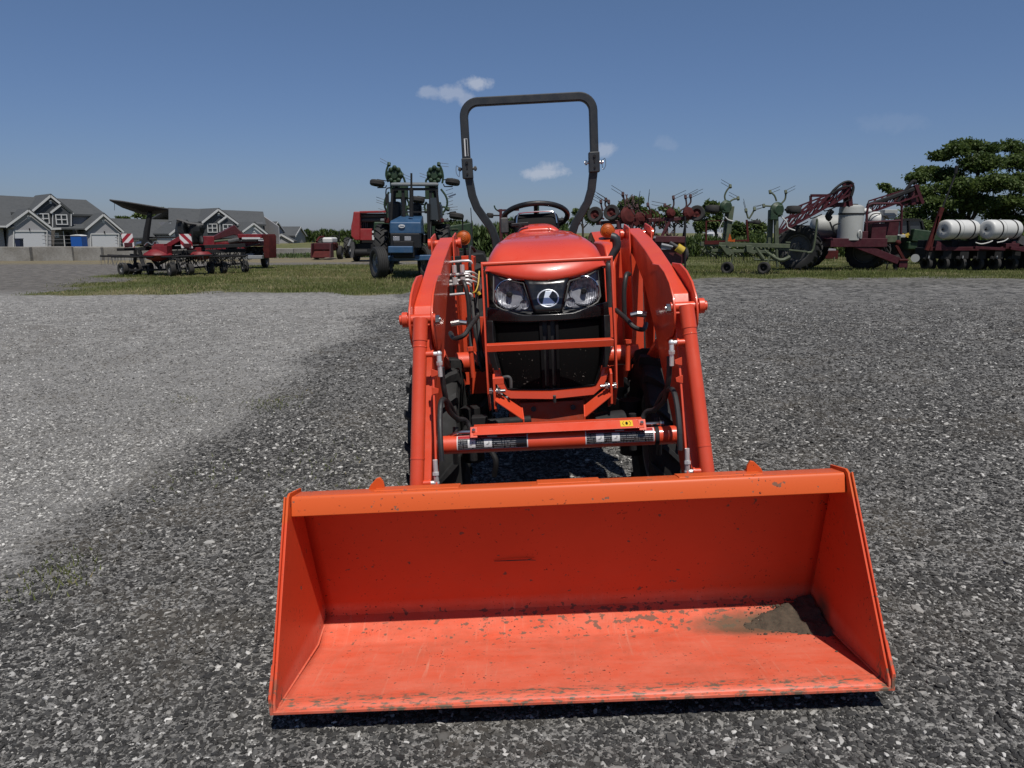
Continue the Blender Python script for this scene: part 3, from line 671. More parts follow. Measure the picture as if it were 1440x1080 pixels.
# -- bucket: one shell of bent plate between two cheek plates
BW = .915
def bucket():
    N = 46
    prof = [(0, .080), (.07, .072), (.455, .018), (.468, .0165), (.480, .019), (.588, .060), (.600, .067), (.602, .082), (.47, .500), (.455, .56), (.452, .594)]
    m = MB(); rows = []
    for y, z in prof: rows.append([V(-BW + .008 + (2 * BW - .016) * k / N, y, z) for k in range(N + 1)])
    m.grid(rows); o = P2(m, 'bucket', 'bucket_paint', smooth=30); sd = o.modifiers.new('plate', 'SOLIDIFY'); sd.thickness = .008; sd.offset = 0
    # cutting edge bar, proud of the floor
    e = MB(); e.prism([(-.012, .0815), (.062, .0790), (.070, .0765), (.070, .058), (-.012, .071)], 'yz', -BW, BW); P2(e, 'cutting_edge', 'bucket_paint', o, bevel=.002)
    # top box rail
    r = MB(); r.prism([(.323, .566), (.338, .620), (.346, .629), (.44, .613), (.455, .602), (.455, .572), (.40, .562)], 'yz', -BW + .009, BW - .009); P2(r, 'top_rail', 'bucket_paint', o, bevel=.004)
    # welded strips on the rail leave two slots
    w = MB()
    for x0, x1 in ((-.640, -.355), (-.095, .115), (.375, .650)): w.prism([(.372, .6245), (.44, .6125), (.458, .602), (.462, .611), (.44, .6165), (.376, .6275)], 'yz', x0, x1)
    P2(w, 'rail_strip', 'bucket_paint', o, bevel=.002)
    for s in (-1, 1):
        c = MB(); poly = [(-.010, .072), (.47, .010), (.50, .012), (.60, .040), (.615, .06), (.612, .085), (.478, .51), (.468, .575), (.466, .618), (.345, .641), (.324, .634), (.030, .160), (-.006, .105)]
        x = s * (BW - .004); c.prism(poly, 'yz', x - .004, x + .004)
        k = P2(c, 'cheek_plate', 'bucket_paint', o, bevel=.0015)
        d = MB(); d.prism([(-.012, .0705), (-.012, .125), (.045, .20), (.09, .20), (.09, .066)], 'yz', s * BW, s * (BW + .010)); P2(d, 'wear_plate', 'bucket_paint', k, bevel=.002)
        f = MB(); f.beam((s * (BW + .003), .030, .160), (s * (BW + .003), .324, .634), .006, .022); P2(f, 'edge_bar', 'bucket_paint', k, bevel=.002)
        wl = MB(); wl.tube([(s * (BW - .010), .600, .09), (s * (BW - .010), .472, .50), (s * (BW - .010), .456, .565)], .005, 6); wl.tube([(s * (BW - .010), .02, .083), (s * (BW - .010), .46, .029), (s * (BW - .010), .58, .054)], .004, 6)
        P2(wl, 'weld_seam', 'bucket_paint', k)
        h = MB(); X = s * .635; h.prism([(X - .024 * s, .612), (X - .020 * s, .640), (X - .010 * s, .655), (X + .002 * s, .652), (X + .024 * s, .630), (X + .034 * s, .612)], 'xz', .425, .437)
        h.prism([(.437, .612), (.437, .640), (.52, .585), (.52, .565)], 'yz', X - .012, X)
        P2(h, 'lift_hook', 'bucket_paint', o, bevel=.002)
        for xx in (.455, .555):
            b = MB(); b.prism([(.580, .20), (.487, .50), (.58, .55), (.70, .40), (.70, .18), (.63, .10)], 'yz', s * xx - .006, s * xx + .006); P2(b, 'hinge_plate', 'orange_paint', o, bevel=.002)
bucket()
# -- dried soil left in the bucket's right corner, clumps and a twig
def corner_soil():
    soil_h = lambda x, y: .034 * max(0, 1 - math.hypot((.895 - x) / .30, (y - .485) / (.045 + .09 * max(0, 1 - (.9 - x) / .24)))) ** .9
    R3 = T.matrix_basis if False else (Matrix.Translation(T.location) @ Euler(T.rotation_euler).to_matrix().to_4x4())
    rows = []
    for i in range(26):
        row = []
        for k in range(40):
            x = .50 + .400 * k / 39; y = .30 + .285 * i / 25
            fl = .080 - .136 * y if y < .475 else .0175 + (y - .475) * .385
            h = soil_h(x, y)
            h += .014 * (float(vnoise(np.array(x), np.array(y), 30, 3)) - .35) * min(1, h / .01) + .007 * (float(vnoise(np.array(x), np.array(y), 90, 4)) - .5) * min(1, h / .01)
            edge = min(1, (k + .0) / 6) * min(1, i / 6)
            row.append(R3 @ V(x, y, fl + .0055 + h * edge - (1 - edge) * .006 - (.006 if h < .005 else 0)))
        rows.append(row)
    m = MB().grid(rows)
    for _ in range(420):
        x = .905 - abs(random.gauss(0, .13)); y = .585 - abs(random.gauss(0, .10))
        if x < .2 or y < .2: continue
        fl = .080 - .136 * y if y < .475 else .0175 + (y - .475) * .385
        h = soil_h(x, y)
        r = random.uniform(.0012, .004) if random.random() < .85 else random.uniform(.004, .009); m.ball(R3 @ V(min(x, .89), y, fl + .005 + h), r, (1, .8, .6), 6, 4)
    simple('dry_soil', (.080, .060, .040), .95, var=.4, scale=40, dust=.4, dustcol=(.15, .12, .085), bmp=.8, bscale=160)
    o = m.build('dried_soil', 'dry_soil', None, smooth=60); tag(o, 'small heap of dried brown soil caught in the right corner of the orange bucket', 'soil', None, 'stuff')
    t = MB(); t.tube([R3 @ V(-.26, .529, .29), R3 @ V(-.20, .522, .293), R3 @ V(-.14, .523, .292), R3 @ V(-.11, .522, .290)], [.0012, .0022, .002, .001], 6, 4)
    t.tube([R3 @ V(-.15, .522, .292), R3 @ V(-.125, .519, .298)], .001, 5)
    solo(t, 'dead_twig', 'dead_twig', 'thin dry twig stuck to the back wall of the orange bucket', 'twig')
corner_soil()

# -- loader arms
TOP = [(2.20, 1.436), (1.90, 1.395), (1.60, 1.34), (1.30, 1.265), (1.10, 1.215), (.98, 1.18)]
def loader_arm(s):
    X = s * .507; hw = .038
    poly = TOP + [(.93, 1.10), (.91, 1.02), (.83, .80), (.70, .52), (.60, .34), (.58, .27), (.60, .24), (.68, .26), (.77, .40), (.87, .52), (.93, .62), (1.05, .73), (1.21, .86), (1.34, .98), (1.50, 1.09), (1.66, 1.19), (1.95, 1.29), (2.22, 1.345)]
    m = MB(); m.prism(poly, 'yz', X - hw, X + hw); m.v = [(x + s * .030 * max(0, (.98 - y) / .4), y, z) for x, y, z in m.v]; arm = P2(m, 'loader_arm', 'orange_paint', bevel=.006)
    for e in (-1, 1):
        g = MB(); x0 = X + e * (hw + .0005); x1 = X + e * (hw + .010)
        g.prism([(1.34, 1.283), (1.18, 1.285), (1.06, 1.262), (.96, 1.225), (.89, 1.175), (.865, 1.12), (.875, 1.065), (.92, 1.02), (1.02, .99), (1.16, 1.01), (1.28, 1.10)], 'yz', min(x0, x1), max(x0, x1)); P2(g, 'gusset_plate', 'orange_paint', arm, bevel=.003)
    c = MB(); py, pz = .90, 1.135
    c.cyl((X - s * .055, py, pz), (X + s * .085, py, pz), .019, n=18); c.cyl((X + s * .052, py, pz), (X + s * .074, py, pz), .030, n=20); P2(c, 'pivot_pin', 'orange_paint', arm, bevel=.002)
    n = MB(); n.cyl((X - s * .070, py, pz - .004), (X - s * .052, py, pz - .004), .017, n=6); n.cyl((X - s * .075, py, pz - .004), (X - s * .065, py, pz - .004), .009, n=12); P2(n, 'nut', 'steel', arm)
    # dump cylinder in front of the arm
    a = V(X, .845, 1.105); b = V(X + s * .040, .60, .36); d = (b - a).normalized()
    k = MB(); k.cyl(a + d * .0, b, .0265, n=28); k.cyl(a - d * .04, a + d * .05, .0285, n=28); k.cyl(a + d * .068, a + d * .075, .0278, n=28); cyl = P2(k, 'hydraulic_cylinder', 'orange_paint', bevel=.002)
    st = MB(); st.cyl(a + d * .49, a + d * .496, .0278, n=28); P2(st, 'cylinder_ring', 'orange_paint', cyl)
    po = MB()
    for tt in (.10, .585):
        q = a + d * tt + V(-s * .02, 0, 0); po.cyl(q, q + V(-s * .030, .0, 0), .012, n=12); po.cyl(q + V(-s * .026, 0, 0), q + V(-s * .033, 0, 0), .015, n=14)
    P2(po, 'port_boss', 'orange_paint', cyl)
    el = MB()
    for tt, dn in ((.10, -1), (.585, 1)):
        q = a + d * tt + V(-s * .053, 0, 0); el.cyl(q, q + V(-s * .020, 0, 0), .0085, n=12); q2 = q + V(-s * .020, 0, 0)
        el.ball(q2, .0115); el.cyl(q2, q2 + V(0, -.002, .030 * dn), .0095, n=12); el.cyl(q2 + V(0, -.002, .030 * dn), q2 + V(0, 0, .042 * dn), .0125, n=6)
        el.cyl(q2 + V(0, 0, .042 * dn), q2 + V(0, .002, .088 * dn), .0088, n=14)
    P2(el, 'hose_fitting', 'glint_steel', cyl, smooth=40)
    # strap that carries the hoses, lit edge beside the barrel
    sb = MB(); sb.prism([(.81, .93), (.78, .93), (.62, .46), (.65, .46)], 'yz', X - s * .044 - .004, X - s * .044 + .004); P2(sb, 'edge_flange', 'orange_paint', arm, bevel=.002)
    for yy, zz in ((.79, .93), (.775, .865)):
        lu = MB(); lu.prism([(X - s * .038, zz), (X - s * .062, zz + .006), (X - s * .064, zz + .02), (X - s * .038, zz + .03)], 'xz', yy - .02, yy - .012); P2(lu, 'lug', 'orange_paint', arm)
    # lift cylinder behind/below the arm
    l = MB(); l.cyl((s * .50, 1.82, .72), (s * .50, 1.35, .93), .032, n=18); l.cyl((s * .50, 1.35, .93), (s * .50, 1.22, .99), .018, n=12); P2(l, 'lift_cylinder', 'black_iron' if False else 'orange_paint', arm)
    return X
for s in (-1, 1): loader_arm(s)
# white diagonal-lit sticker-free bare patch: glossy flat at the knee is just the arm's own plate
# -- cross tube with its two warning decals and hose guard
m = MB(); m.cyl((-.472, .855, .640), (.472, .855, .640), .036, n=40); ct = P2(m, 'cross_tube', 'orange_paint')
m = MB(); m.cyl((.375, .855, .640), (.392, .855, .640), .0368, n=40); P2(m, 'tube_clamp', 'black_iron', ct)
def tube_patch(x0, x1, a0, a1, r, n=14):
    rows = []
    for i in range(n + 1):
        a = math.radians(a0 + (a1 - a0) * i / n); rows.append([V(x0 + (x1 - x0) * k / 6, .855 - math.cos(a) * r, .640 + math.sin(a) * r) for k in range(7)])
    return MB().grid(rows)
for x0, x1 in ((-.395, -.118), (.105, .392 - .02)):
    d0 = tube_patch(x0, x1, -22, 76, .0364).build('warning_decal', 'white_label', ct)
    tube_patch(x0 + .004, x1 - .004, -19, 48, .0367).build('decal_text', 'decal_text', d0)
    simple('decal_red', (.45, .03, .035), .3, var=.05)
    tube_patch(x0 + .004, x1 - .004, 49, 73, .0367).build('decal_band', 'decal_red', d0)
    tube_patch(x0 + .36 * (x1 - x0) + .02, x0 + .57 * (x1 - x0), 56, 66, .0369).build('decal_heading', 'white_label', d0)
    for q in (.155, .385):
        p0 = x0 + q * (x1 - x0); pc = tube_patch(p0, p0 + .030, -8, 42, .0370).build('pictogram', 'white_label', d0)
        pm = MB()
        for u, v2, w2, h2 in ((.008, 6, .009, 3), (.013, 11, .008, 3), (.017, 18, .004, 6)):
            t2 = tube_patch(p0 + u, p0 + u + w2, v2, v2 + h2, .0373, 3); pm.add(t2.v, t2.f)
        P2(pm, 'pictogram_mark', 'grey_iron', pc)
m = MB(); m.prism([(.808, .687), (.814, .683), (.848, .703), (.848, .710)], 'yz', -.328, .332); m.prism([(.848, .703), (.848, .710), (.90, .706), (.90, .699)], 'yz', -.328, .332)
for x0 in (-.340, .312): m.prism([(.803, .679), (.811, .675), (.848, .707), (.842, .712)], 'yz', x0, x0 + .028)
hg = P2(m, 'hose_guard', 'orange_paint', bevel=.0015)
m = MB()
for x0 in (-.326, .324): q = V(x0, .824, .699); n_ = V(0, -.5, .86); m.cyl(q, q + n_ * .008, .0075, n=6); m.cyl(q + n_ * .008, q + n_ * .012, .004, n=8)
P2(m, 'bolt', 'steel', hg)
def on_guard(x, t, e=.0012):  # t 0..1 up the sloping face
    return V(x, .808 + .040 * t, .687 + .023 * t) + V(0, -.49, .87) * e
m = MB(); m.grid([[on_guard(.242, .20), on_guard(.290, .20)], [on_guard(.242, .92), on_guard(.290, .92)]]); yl = P2(m, 'yellow_decal', 'yellow_label', hg)
m = MB()
m.tube([on_guard(.2665 + .0065 * math.cos(a) * .6, .56 + .16 * math.sin(a), .0018) for a in np.linspace(0, 6.283, 12)], .0012, 5); m.tube([on_guard(.2665, .40, .0018), on_guard(.2665, .72, .0018)], .0022, 5)
for sx in (-1, 1): m.tube([on_guard(.2665 + sx * .010, .80, .0018), on_guard(.2665 + sx * .016, .56, .0018), on_guard(.2665 + sx * .010, .32, .0018)], .0009, 5, 3)
P2(m, 'decal_mark', 'gloss_black', yl)
m = MB(); m.tube([(-.34, .85, .690), (-.385, .85, .690), (-.42, .86, .676), (-.44, .9, .66)], .0065, 8, 4); m.tube([(.34, .85, .690), (.385, .852, .690), (.405, .86, .688)], .0065, 8, 4); m.cyl((.40, .86, .688), (.415, .86, .688), .010, n=8); P2(m, 'steel_line', 'steel')

# -- hoses on the arms
def hose(pts, r=.0105, nm='hydraulic_hose'): return P2(MB().tube(pts, r, 10, 6), nm, 'hose_rubber')
for s in (-1, 1):
    X = s * .507; q = lambda x, y, z: (s * x, y, z)
    hose([q(.434, .83, .955), q(.434, .835, .90), q(.430, .85, .84), q(.425, .90, .77), q(.40, .96, .72), q(.37, 1.00, .70), q(.352, 1.0, .66), q(.352, .98, .60)])
    hose([q(.440, .672, .63), q(.442, .69, .70), q(.444, .74, .78), q(.44, .80, .83), q(.425, .90, .80), q(.40, 1.0, .70)])
    hose([q(.41, .98, .68), q(.415, .97, .62), q(.42, 1.0, .52)], .012)
    hose([q(.41, 1.70, 1.22), q(.385, 1.62, 1.22), q(.37, 1.60, 1.14), q(.37, 1.60, 1.02)], .011)
    hose([q(.455, 1.50, 1.00), q(.43, 1.42, .985), q(.385, 1.40, 1.0), q(.36, 1.45, 1.03), q(.33, 1.6, 1.06)], .011)
    f = MB(); f.cyl(q(.44, 1.40, 1.055), q(.40, 1.40, 1.06), .014, n=10); f.cyl(q(.40, 1.40, 1.06), q(.37, 1.40, 1.055), .011, n=8); P2(f, 'hose_fitting', 'steel')
    rod = MB(); rod.cyl(q(.355, 1.42, .80), q(.36, 1.42, .93), .011, n=10); rod.cyl(q(.36, 1.42, .925), q(.36, 1.42, .942), .016, n=8); P2(rod, 'lock_pin', 'orange_paint')
    # loader mast: post, plate with rounded shoulder, tower
    ms = MB(); ms.prism([(1.98, .62), (1.90, 1.05), (1.98, 1.44), (2.16, 1.46), (2.30, 1.36), (2.22, 1.0), (2.16, .62)], 'yz', s * .455 - .004, s * .455 + .004); ms.prism([(1.98, .62), (1.90, 1.05), (1.98, 1.44), (2.16, 1.46), (2.30, 1.36), (2.22, 1.0), (2.16, .62)], 'yz', s * .567 - .004, s * .567 + .004); mast = P2(ms, 'loader_mast', 'orange_paint', bevel=.002)
    bp_ = MB(); bp_.box(q(.475, 2.33, .96), (.20, .012, .74)); bp_.box(q(.345, 2.06, .80), (.15, .012, .42)); P2(bp_, 'back_plate', 'orange_paint', mast, bevel=.002)
    pb = MB(); pb.cyl(q(.435, 2.12, 1.405), q(.60, 2.12, 1.405), .020, n=14); pb.cyl(q(.585, 2.12, 1.405), q(.60, 2.12, 1.405), .028, n=14); pb.cyl(q(.425, 2.12, 1.405), q(.44, 2.12, 1.405), .028, n=14); P2(pb, 'pivot_pin', 'orange_paint', mast)
m = MB(); m.cyl((-.47, 1.86, .80), (.47, 1.86, .80), .052, n=24); P2(m, 'torque_tube', 'orange_paint')
m = MB(); m.cyl((-.31, 1.83, .80), (-.20, 1.83, .80), .058, n=24); m.cyl((.31, 1.83, .80), (.20, 1.83, .80), .058, n=24); P2(m, 'tube_collar', 'orange_paint')

# side plates behind the grille guard, rounded at the shoulder
for s in (1,):
    m = MB(); poly = [(1.95, .60), (1.95, 1.22), (1.98, 1.31), (2.05, 1.355), (2.20, 1.37), (2.6, 1.37), (2.6, 1.2), (2.2, .8), (2.1, .60)]
    m.prism(poly, 'yz', s * .328, s * .378) ; P2(m, 'mast_bracket', 'orange_paint', bevel=.012)
# hydraulic coupler lines: steel loops on the left mast, sun glint put into their colour
m = MB()
for k, (z, y) in enumerate(((1.325, 2.0), (1.262, 1.98), (1.232, 1.97), (1.215, 1.96), (1.165, 1.95))):
    w0 = -.475; w1 = (-.375, -.385, -.38, -.385, -.38)[k]; y -= .13; z -= .012
    m.tube([(w0, y, z), (w1, y - .01, z + .004), (w1 + .016, y - .005, z - .012)], .0065, 8, 3)
for k in range(3): m.tube([(-.395, 1.86, 1.262 - k * .022), (-.36, 1.87, 1.258 - k * .022), (-.335, 1.92, 1.235 - k * .022), (-.33, 1.95, 1.20 - k * .03)], .006, 8, 4)
for x0 in (-.445, -.405): m.cyl((x0, 1.82, 1.300), (x0, 1.82, 1.262), .012, n=8); m.cyl((x0, 1.82, 1.24), (x0, 1.82, 1.205), .013, n=8)
P2(m, 'steel_line', 'glint_steel')
m = MB(); m.box((-.455, 1.99, 1.24), (.07, .05, .20)); m.box((-.40, 1.98, 1.235), (.05, .05, .06)); P2(m, 'valve_block', 'black_iron', bevel=.003)
m = MB(); m.tube([(-.345, 1.96, 1.36), (-.355, 1.92, 1.38), (-.368, 1.9, 1.36), (-.372, 1.86, 1.10)], .0075, 8, 3); P2(m, 'guard_rod', 'frame_grey')
for x0, z0 in ((-.375, 1.30), (-.395, 1.15), (-.36, 1.12), (-.35, 1.2)): hose([(x0, 1.96, z0), (x0 + .006, 1.88, z0 - .16), (x0 + .02, 1.78, z0 - .34), (x0 + .05, 1.8, .78)], .0095)
m = MB(); m.tube([(-.325, 1.9, 1.26), (-.332, 1.86, 1.20), (-.345, 1.84, 1.165), (-.36, 1.84, 1.155)], .004, 8, 4); m.cyl((-.335, 1.84, 1.16), (-.326, 1.84, 1.145), .009, n=8); P2(m, 'yellow_line', 'yellow_paint')

# -- brush guard
m = MB()
for s in (-1, 1):
    m.prism([(1.24, .755), (1.235, .90), (1.30, 1.20), (1.315, 1.322), (1.345, 1.322), (1.335, 1.20), (1.285, .90), (1.30, .80), (1.38, .66), (1.33, .66)], 'yz', s * .282 - .004, s * .282 + .004)
gu = P2(m, 'brush_guard', 'orange_paint', bevel=.0015)
m = MB(); m.cyl((-.286, 1.325, 1.316), (.286, 1.325, 1.316), .010, n=16); P2(m, 'top_bar', 'orange_paint', gu)
m = MB(); m.prism([(1.262, .938), (1.257, .968), (1.300, .972), (1.302, .966), (1.266, .962), (1.270, .938)], 'yz', -.286, .286); P2(m, 'middle_bar', 'orange_paint', gu, bevel=.0015)
# lower bar bending up at both ends
m = MB(); rows = []
cen = [(-.245, 1.33, .845), (-.236, 1.33, .80), (-.215, 1.33, .748), (-.185, 1.33, .728), (0, 1.325, .718), (.185, 1.33, .728), (.215, 1.33, .748), (.236, 1.33, .79), (.245, 1.33, .835)]
for i, (x, y, z) in enumerate(cen):
    a = Vector(cen[max(i - 1, 0)]); b = Vector(cen[min(i + 1, 8)]); t = (b - a).normalized(); nn = V(-t.z, 0, t.x); nn = nn if nn.z > 0 or abs(t.z) > .7 else -nn
    if abs(t.z) > .7: nn = V(-1 if x > 0 else 1, 0, 0)
    p = Vector((x, y, z)); rows.append([p + nn * .014 + V(0, .05, 0), p + nn * .015, p - nn * .015 + V(0, -.004, 0), p - nn * .018 + V(0, .05, 0)])
m.grid(rows); P2(m, 'lower_bar', 'orange_paint', gu, solid=.004, smooth=50)
for s in (-1, 1):
    m = MB(); m.prism([(1.18, .70), (1.18, .835), (1.215, .85), (1.235, .78), (1.30, .66)], 'yz', s * .252 - .005, s * .252 + .005)
    br = P2(m, 'guard_bracket', 'orange_paint', gu, bevel=.0015)
    # plate folded inwards, its face looking up and forwards
    m = MB(); m.add([(s * .250, 1.17, .742), (s * .250, 1.235, .772), (s * .140, 1.235, .690), (s * .135, 1.165, .655), (s * .250, 1.17, .736), (s * .250, 1.235, .766), (s * .140, 1.235, .684), (s * .135, 1.165, .649)], [(0, 1, 2, 3), (7, 6, 5, 4), (0, 4, 5, 1), (1, 5, 6, 2), (2, 6, 7, 3), (3, 7, 4, 0)])
    m.add([(s * .135, 1.165, .655), (s * .140, 1.235, .690), (s * .138, 1.235, .60), (s * .134, 1.165, .600), (s * .129, 1.165, .655), (s * .134, 1.235, .690), (s * .132, 1.235, .60), (s * .128, 1.165, .600)], [(0, 1, 2, 3), (7, 6, 5, 4), (0, 4, 5, 1), (1, 5, 6, 2), (2, 6, 7, 3), (3, 7, 4, 0)])
    P2(m, 'folded_plate', 'orange_paint', br, bevel=.001)
    m = MB(); y, z = 1.20, .775
    m.cyl((s * .205, y, z), (s * .272, y, z), .008, n=12); m.cyl((s * .226, y, z), (s * .238, y, z), .016, n=6); m.cyl((s * .239, y, z), (s * .243, y, z), .019, n=16); m.cyl((s * .262, y, z), (s * .275, y, z), .015, n=6); P2(m, 'bolt', 'steel', br, bevel=.001)
m = MB(); m.box((-.232, 1.20, .822), (.045, .03, .030)); P2(m, 'pin_holder', 'orange_paint', gu, bevel=.003)
m = MB(); m.tube([(-.212, 1.195, .835), (-.190, 1.19, .838), (-.180, 1.19, .825), (-.180, 1.19, .79)], .007, 8, 4); P2(m, 'lock_pin', 'grey_iron', gu)
m = MB(); m.cyl((0.01, 1.30, .722), (0.01, 1.31, .69), .007, n=8); P2(m, 'latch', 'grey_iron', gu)
# front frame casting, shade below the grille put into its darker orange
m = MB(); m.box((0, 1.50, .61), (.34, .16, .17)); m.box((0, 1.40, .615), (.30, .06, .13)); m.box((0, 1.7, .62), (.40, .5, .14)); fr = P2(m, 'front_frame', 'worn_shaded_orange', bevel=.006)
m = MB()
for x in (-.085, .095): m.cyl((x, 1.375, .65), (x, 1.362, .65), .013, n=6)
P2(m, 'bolt', 'grey_iron', fr)
m = MB(); m.tube([(-.54, 1.62, .43), (-.30, 1.60, .47), (0, 1.60, .49), (.30, 1.60, .47), (.54, 1.62, .43)], [.06, .055, .10, .055, .06], 14, 3)
for s in (-1, 1): m.cyl((s * .39, 1.60, .35), (s * .39, 1.60, .62), .055, n=16); m.cyl((s * .40, 1.45, .52), (s * .40, 1.62, .52), .03, n=10)
P2(m, 'front_axle', 'black_iron')
m = MB(); m.cyl((.17, 1.22, .60), (.31, 1.26, .60), .052, n=20); m.cyl((-.34, 1.32, .60), (-.10, 1.36, .60), .022, n=12); m.box((-.33, 1.30, .60), (.07, .06, .09)); P2(m, 'steering_cylinder', 'black_iron', bevel=.004)
# tie rods and shafts seen between wheel and frame
m = MB(); m.cyl((-.36, 1.20, .47), (-.36, 1.2, .62), .017, n=10); m.cyl((.335, 1.15, .50), (.335, 1.15, .66), .016, n=10); m.tube([(-.30, 1.15, .55), (-.26, 1.1, .50), (-.27, 1.12, .42)], .012, 8, 4); P2(m, 'tie_rod', 'black_iron')

# -- grille and lamps: curved front mask
def fy(x, z): return 1.405 + .95 * x * x + .35 * max(0, z - 1.085)
def ladder(edges, N, off, per=4):
    # rows between left and right edges, bulging forward in the middle of the mask
    rows = []
    for (a0, b0, z0), (a1, b1, z1) in zip(edges[:-1], edges[1:]):
        for k in range(per + (1 if z1 == edges[-1][2] else 0)):
            t = k / per; a = a0 + (a1 - a0) * t; b = b0 + (b1 - b0) * t; z = z0 + (z1 - z0) * t
            rows.append([V(a + (b - a) * i / N, fy(a + (b - a) * i / N, z) + off - .022 * max(0, math.sin(PI * (z - .66) / .44)), z) for i in range(N + 1)])
    return MB().grid(rows)
def strip(top, bot, N=16, Mv=8, off=0.0, f=fy):
    tx = [p[0] for p in top]; bx = [p[0] for p in bot]; rows = []
    for j in range(Mv + 1):
        v = j / Mv; row = []
        for i in range(N + 1):
            u = i / N
            xa = top[0][0] + (top[-1][0] - top[0][0]) * u; za = float(np.interp(xa, tx, [p[1] for p in top]))
            xb = bot[0][0] + (bot[-1][0] - bot[0][0]) * u; zb = float(np.interp(xb, bx, [p[1] for p in bot]))
            x = xa + (xb - xa) * v; z = za + (zb - za) * v; row.append(V(x, f(x, z) + off, z))
        rows.append(row)
    return MB().grid(rows)
m = ladder([(-.262, .262, 1.09), (-.263, .263, .98), (-.262, .262, .90), (-.240, .240, .80), (-.205, .205, .705)], 20, .030); body = P2(m, 'grille_frame', 'black_plastic', solid=.02)
# side cheeks of the frame
m = strip([(-.262, 1.110), (-.1, 1.080), (.1, 1.080), (.262, 1.110)], [(-.268, 1.055), (-.1, 1.050), (.1, 1.050), (.268, 1.055)], 24, 5, -.012); P2(m, 'grille_brow', 'gloss_black', body, solid=.03, bevel=.004)
for a, b in (((-.240, 1.042), (-.032, 1.042)), ((.032, 1.042), (.240, 1.042))):
    e = [(.240, 1.042), (.241, .97), (.240, .90), (.222, .815), (.192, .725)]; m = ladder([((-x if a[0] < 0 else .031), (-.031 if a[0] < 0 else x), z) for x, z in e], 12, .004); P2(m, 'grille_screen', 'screen_mesh', body, solid=.01)
for x in (-.036, 0, .036):
    m = ladder([(x - .007, x + .007, 1.068), (x * .97 - .007, x * .97 + .007, .95), (x * .9 - .007, x * .9 + .007, .72)], 2, -.006); P2(m, 'grille_rib', 'dash_black', body, solid=.014, bevel=.002)
for s in (-1, 1):
    e = [(.270, .240, 1.055), (.270, .240, .97), (.267, .238, .90), (.246, .220, .81), (.210, .188, .712)]; m = ladder([(min(s * p, s * q), max(s * p, s * q), z) for p, q, z in e], 3, -.010); P2(m, 'grille_side', 'black_plastic', body, solid=.03, bevel=.005)
m = ladder([(-.205, .205, .742), (-.207, .207, .725), (-.205, .205, .712)], 12, -.004); P2(m, 'grille_sill', 'black_plastic', body, solid=.02, bevel=.004)
# centre badge panel with fine vertical ribs
m = strip([(-.100, 1.232), (0, 1.226), (.100, 1.232)], [(-.062, 1.084), (.062, 1.084)], 10, 6, -.004); bp = P2(m, 'badge_panel', 'gloss_black', body, solid=.01)
m = MB()
for k in range(15):
    z = 1.092 + k * .0048; wx = .060 + (z - 1.084) * .26; m.tube([(-wx, fy(wx, z) - .0055, z), (0, fy(0, z) - .0055, z), (wx, fy(wx, z) - .0055, z)], .0013, 5, 2)
P2(m, 'panel_rib', 'black_plastic', bp)
ec = V(0.003, fy(0, 1.147) - .012, 1.147); erx, erz = .0465, .037
def el(r, k, yo=0): a = 2 * PI * k / 40; z_ = ec.z + math.sin(a) * erz * r; return V(ec.x + math.cos(a) * erx * r, fy(0, z_) - .012 + yo, z_)
m = MB(); m.add([el(1, k, 0) for k in range(40)] + [el(1, k, .010) for k in range(40)], [tuple(range(40)), tuple(range(79, 39, -1))] + [(k, (k + 1) % 40, 40 + (k + 1) % 40, 40 + k) for k in range(40)]); em = P2(m, 'emblem', 'gloss_black', body)
m = MB(); m.tube([el(1, k, -.001) for k in range(41)], .0036, 8); P2(m, 'emblem_ring', 'silver_emblem', em)
m = MB(); pts = [(-.22, .88), (.45, .84), (.08, .18), (.66, -.55), (.42, -.80), (-.48, -.82), (-.60, -.70)]
m.prism([(ec.x + a * erx, ec.z + b * erz) for a, b in pts], 'xz', ec.y - .0035, ec.y - .0003); m.v = [(x, y + fy(0, z) - fy(0, ec.z), z) for x, y, z in m.v]; P2(m, 'emblem_letter', 'silver_emblem', em, bevel=.001)
# headlights
def headlight(s):
    tp = [(s * .240, 1.266), (s * .230, 1.254), (s * .20, 1.239), (s * .15, 1.226), (s * .104, 1.216)]; bt = [(s * .246, 1.140), (s * .230, 1.115), (s * .20, 1.100), (s * .15, 1.091), (s * .066, 1.086)]
    tp = sorted(tp); bt = sorted(bt)
    bk = strip(tp, bt, 14, 10, .045); h = P2(bk, 'headlight', 'lamp_housing', body, solid=.004)
    # rim round the lens
    edge = [(x, z) for x, z in tp] + [(x, z) for x, z in bt[::-1]]; edge.append(edge[0])
    r = MB(); r.tube([(x, fy(x, z) - .001, z) for x, z in edge], .004, 6, 0); P2(r, 'lamp_bezel', 'grey_iron', h)
    cx, cz = s * .170, 1.168; c = V(cx, fy(cx, cz) + .012, cz); ax = V(-s * .10, -1, .05).normalized()
    b = MB(); b.lathe([(.064, -.004), (.060, .0), (.050, -.012), (.034, -.022), (.016, -.030), (.013, -.030)], c, ax, 36); P2(b, 'reflector', 'reflector', h)
    b = MB(); b.lathe([(.064, -.004), (.067, .006), (.070, .004), (.070, -.004)], c, ax, 36); P2(b, 'reflector_ring', 'chrome', h)
    b = MB(); b.lathe([(.0135, -.03), (.0135, .002), (.009, .006), (.0005, .006)], c, ax, 16); P2(b, 'bulb_shield', 'black_iron', h)
    i = MB(); c2 = V(s * .105, fy(.105, 1.12) + .014, 1.122); i.lathe([(.022, 0), (.018, -.006), (.0005, -.010)], c2, ax, 16); P2(i, 'marker_lamp', 'reflector', h)
    ln = strip(tp, bt, 16, 10, -.003); P2(ln, 'lens', 'lens_glass', h)
